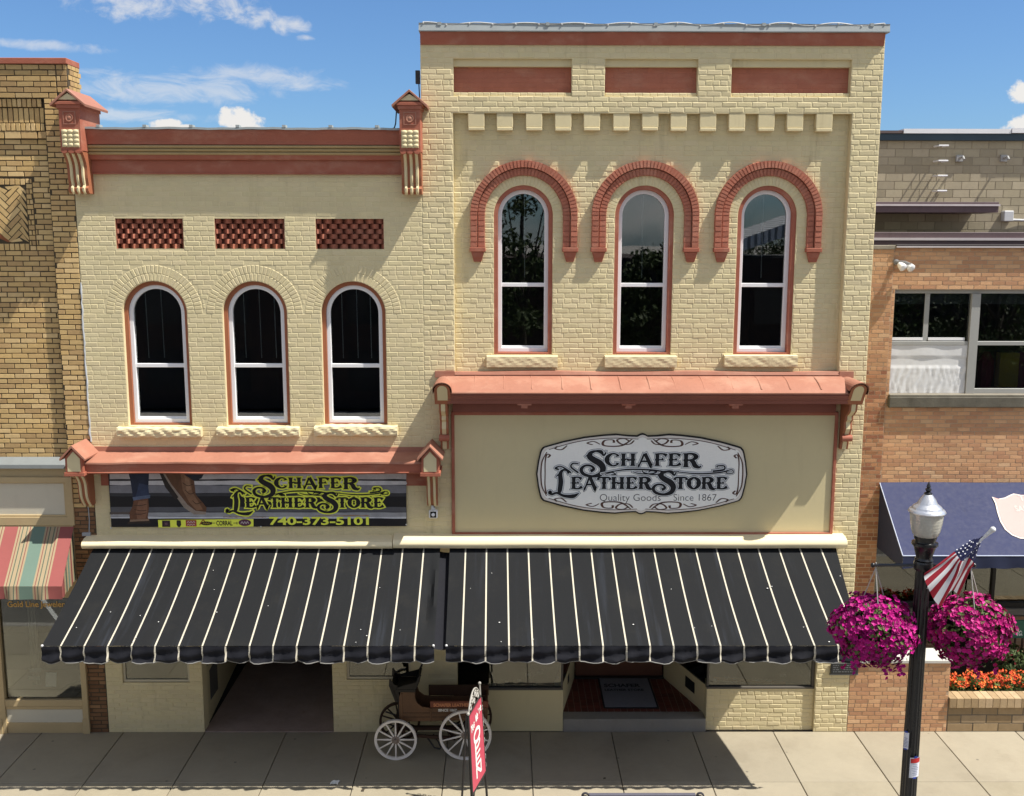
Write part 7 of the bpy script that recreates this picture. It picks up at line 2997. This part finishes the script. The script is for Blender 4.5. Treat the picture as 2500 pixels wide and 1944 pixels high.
# litter on the sidewalk
for (u, v, w, h, lb, nm, mt) in ((818, 1911, .11, .05, 'scrap of white paper at the awning shadow edge left of the OPEN sign', 'paper_scrap', mat('litter_paper', (.75, .75, .7), .8)),
                                 (886, 1929, .04, .03, 'dark spot of dropped leaf in the sun left of the OPEN sign', 'leaf', mat('dry_leaf', (.06, .045, .03), .8)),
                                 (1476, 1900, .035, .02, 'dark dropped leaf in the awning shadow before the store entry', 'leaf', mat('dry_leaf', (.06, .045, .03), .8))):
    q = PG(u, v, .01)
    m = MB()
    vs = []
    for j in range(4):
        for i in range(6):
            vs.append((q.x + w * (i / 5 - .5) + .2 * w * (j / 3 - .5), q.y + h * (j / 3 - .5) * 2, .004 + .02 * h / .05 * abs(math.sin(i * 1.3 + j))))
    m.add(vs, [(j * 6 + i, j * 6 + i + 1, j * 6 + i + 7, j * 6 + i + 6) for j in range(3) for i in range(5)])
    tag(m.build(nm, mt), lb, 'litter')

# ================================================================== across the street (mirrored in the panes)
o_ = thing('opposite_building', (-20, -30, 0), 'dark brick building across the street mirrored in the left upper windows', 'building')
m = MB()
m.box(-45, 40, -40, -30, 0, 6.7)
m.build('wall', mat('dark_brown_brick_front', (.05, .034, .028), .85, .2, 3), o_)
m = MB()
for i in range(28):
    for z in (.8, 3.8):
        m.box(-43 + i * 3, -41.4 + i * 3, -30.0, -29.96, z, z + 1.8)
m.build('window', mat('dark_window', (.02, .022, .025), .1), o_)
o2 = thing('opposite_shed', (12, -33, 0), 'low building with a striped metal gable roof across the street', 'building')
m = MB()
m.box(9.6, 13.6, -37, -33, 0, 6.75)
m.build('wall', mat('grey_siding', (.10, .10, .10), .8), o2)
m = MB()
zr_ = lambda x: 6.75 + (x - 9.6) * .34
for q in range(14):
    x = 9.5 + q * .3
    for (a, b, mi) in ((x, x + .17, 0), (x + .17, x + .3, 1)):
        m.hexa([(a, -29.9, zr_(a)), (b, -29.9, zr_(b)), (b, -36, zr_(b)), (a, -36, zr_(a)), (a, -29.9, zr_(a) + .55), (b, -29.9, zr_(b) + .55), (b, -36, zr_(b) + .55), (a, -36, zr_(a) + .55)], mi=mi)
m.build('roof', [mat('white_roof_metal', (.7, .7, .7), .5), mat('grey_roof_metal', (.2, .2, .2), .5)], o2)


def tree(x, y, h, r, seed, label):
    rt = random.Random(seed)
    root = thing('street_tree', (x, y, 0), label, 'tree', 'trees across the street')
    m = MB()
    m.tube([(x, y, 0), (x + .1, y, h * .25), (x - .05, y, h * .5), (x + .1, y, h * .8)], [.2, .16, .11, .04], 8)
    for q in range(7):
        a = rt.uniform(0, 6.28)
        m.tube([(x, y, h * rt.uniform(.25, .5)), (x + r * .6 * math.cos(a), y + r * .6 * math.sin(a), h * rt.uniform(.55, .85))], [.07, .02], 6)
    m.build('trunk', mat('tree_bark', (.05, .04, .03), .9, .3, 8), root)
    m = MB()
    cl2 = [(rt.uniform(-1, 1), rt.uniform(-1, 1), rt.uniform(-1, 1)) for _ in range(46)]
    for (a, b, c) in cl2:
        L_ = math.sqrt(a * a + b * b + c * c)
        if L_ > 1:
            a, b, c = a / L_, b / L_, c / L_
        cc_ = Vector((x + a * r, y + b * r, h * .62 + c * h * .38))
        for q in range(80):
            d = Vector((rt.gauss(0, 1), rt.gauss(0, 1), rt.gauss(0, .7))) * r * .17
            g = rt.uniform(.6, 1.4)
            n_ = Vector((rt.uniform(-1, 1), rt.uniform(-1, 1), rt.uniform(0, 1))).normalized()
            leaf_face(m, cc_ + d, n_, rt.uniform(.10, .18), (.042 * g, .060 * g, .016 * g))
    m.build('crown', LEAF, root)


for k, (x, y, h, r) in enumerate(((.6, -27.5, 12.5, 2.2), (6.4, -27.5, 7.5, 1.5), (14.6, -43, 7.9, 2.6), (17.0, -27, 7.9, 2.4), (21.8, -27.5, 8.2, 2.8))):
    tree(x, y, h, r, 70 + k, ('tallest', 'second', 'middle', 'fourth', 'fifth')[k] + ' leafy tree across the street, counted from the dark brick building')
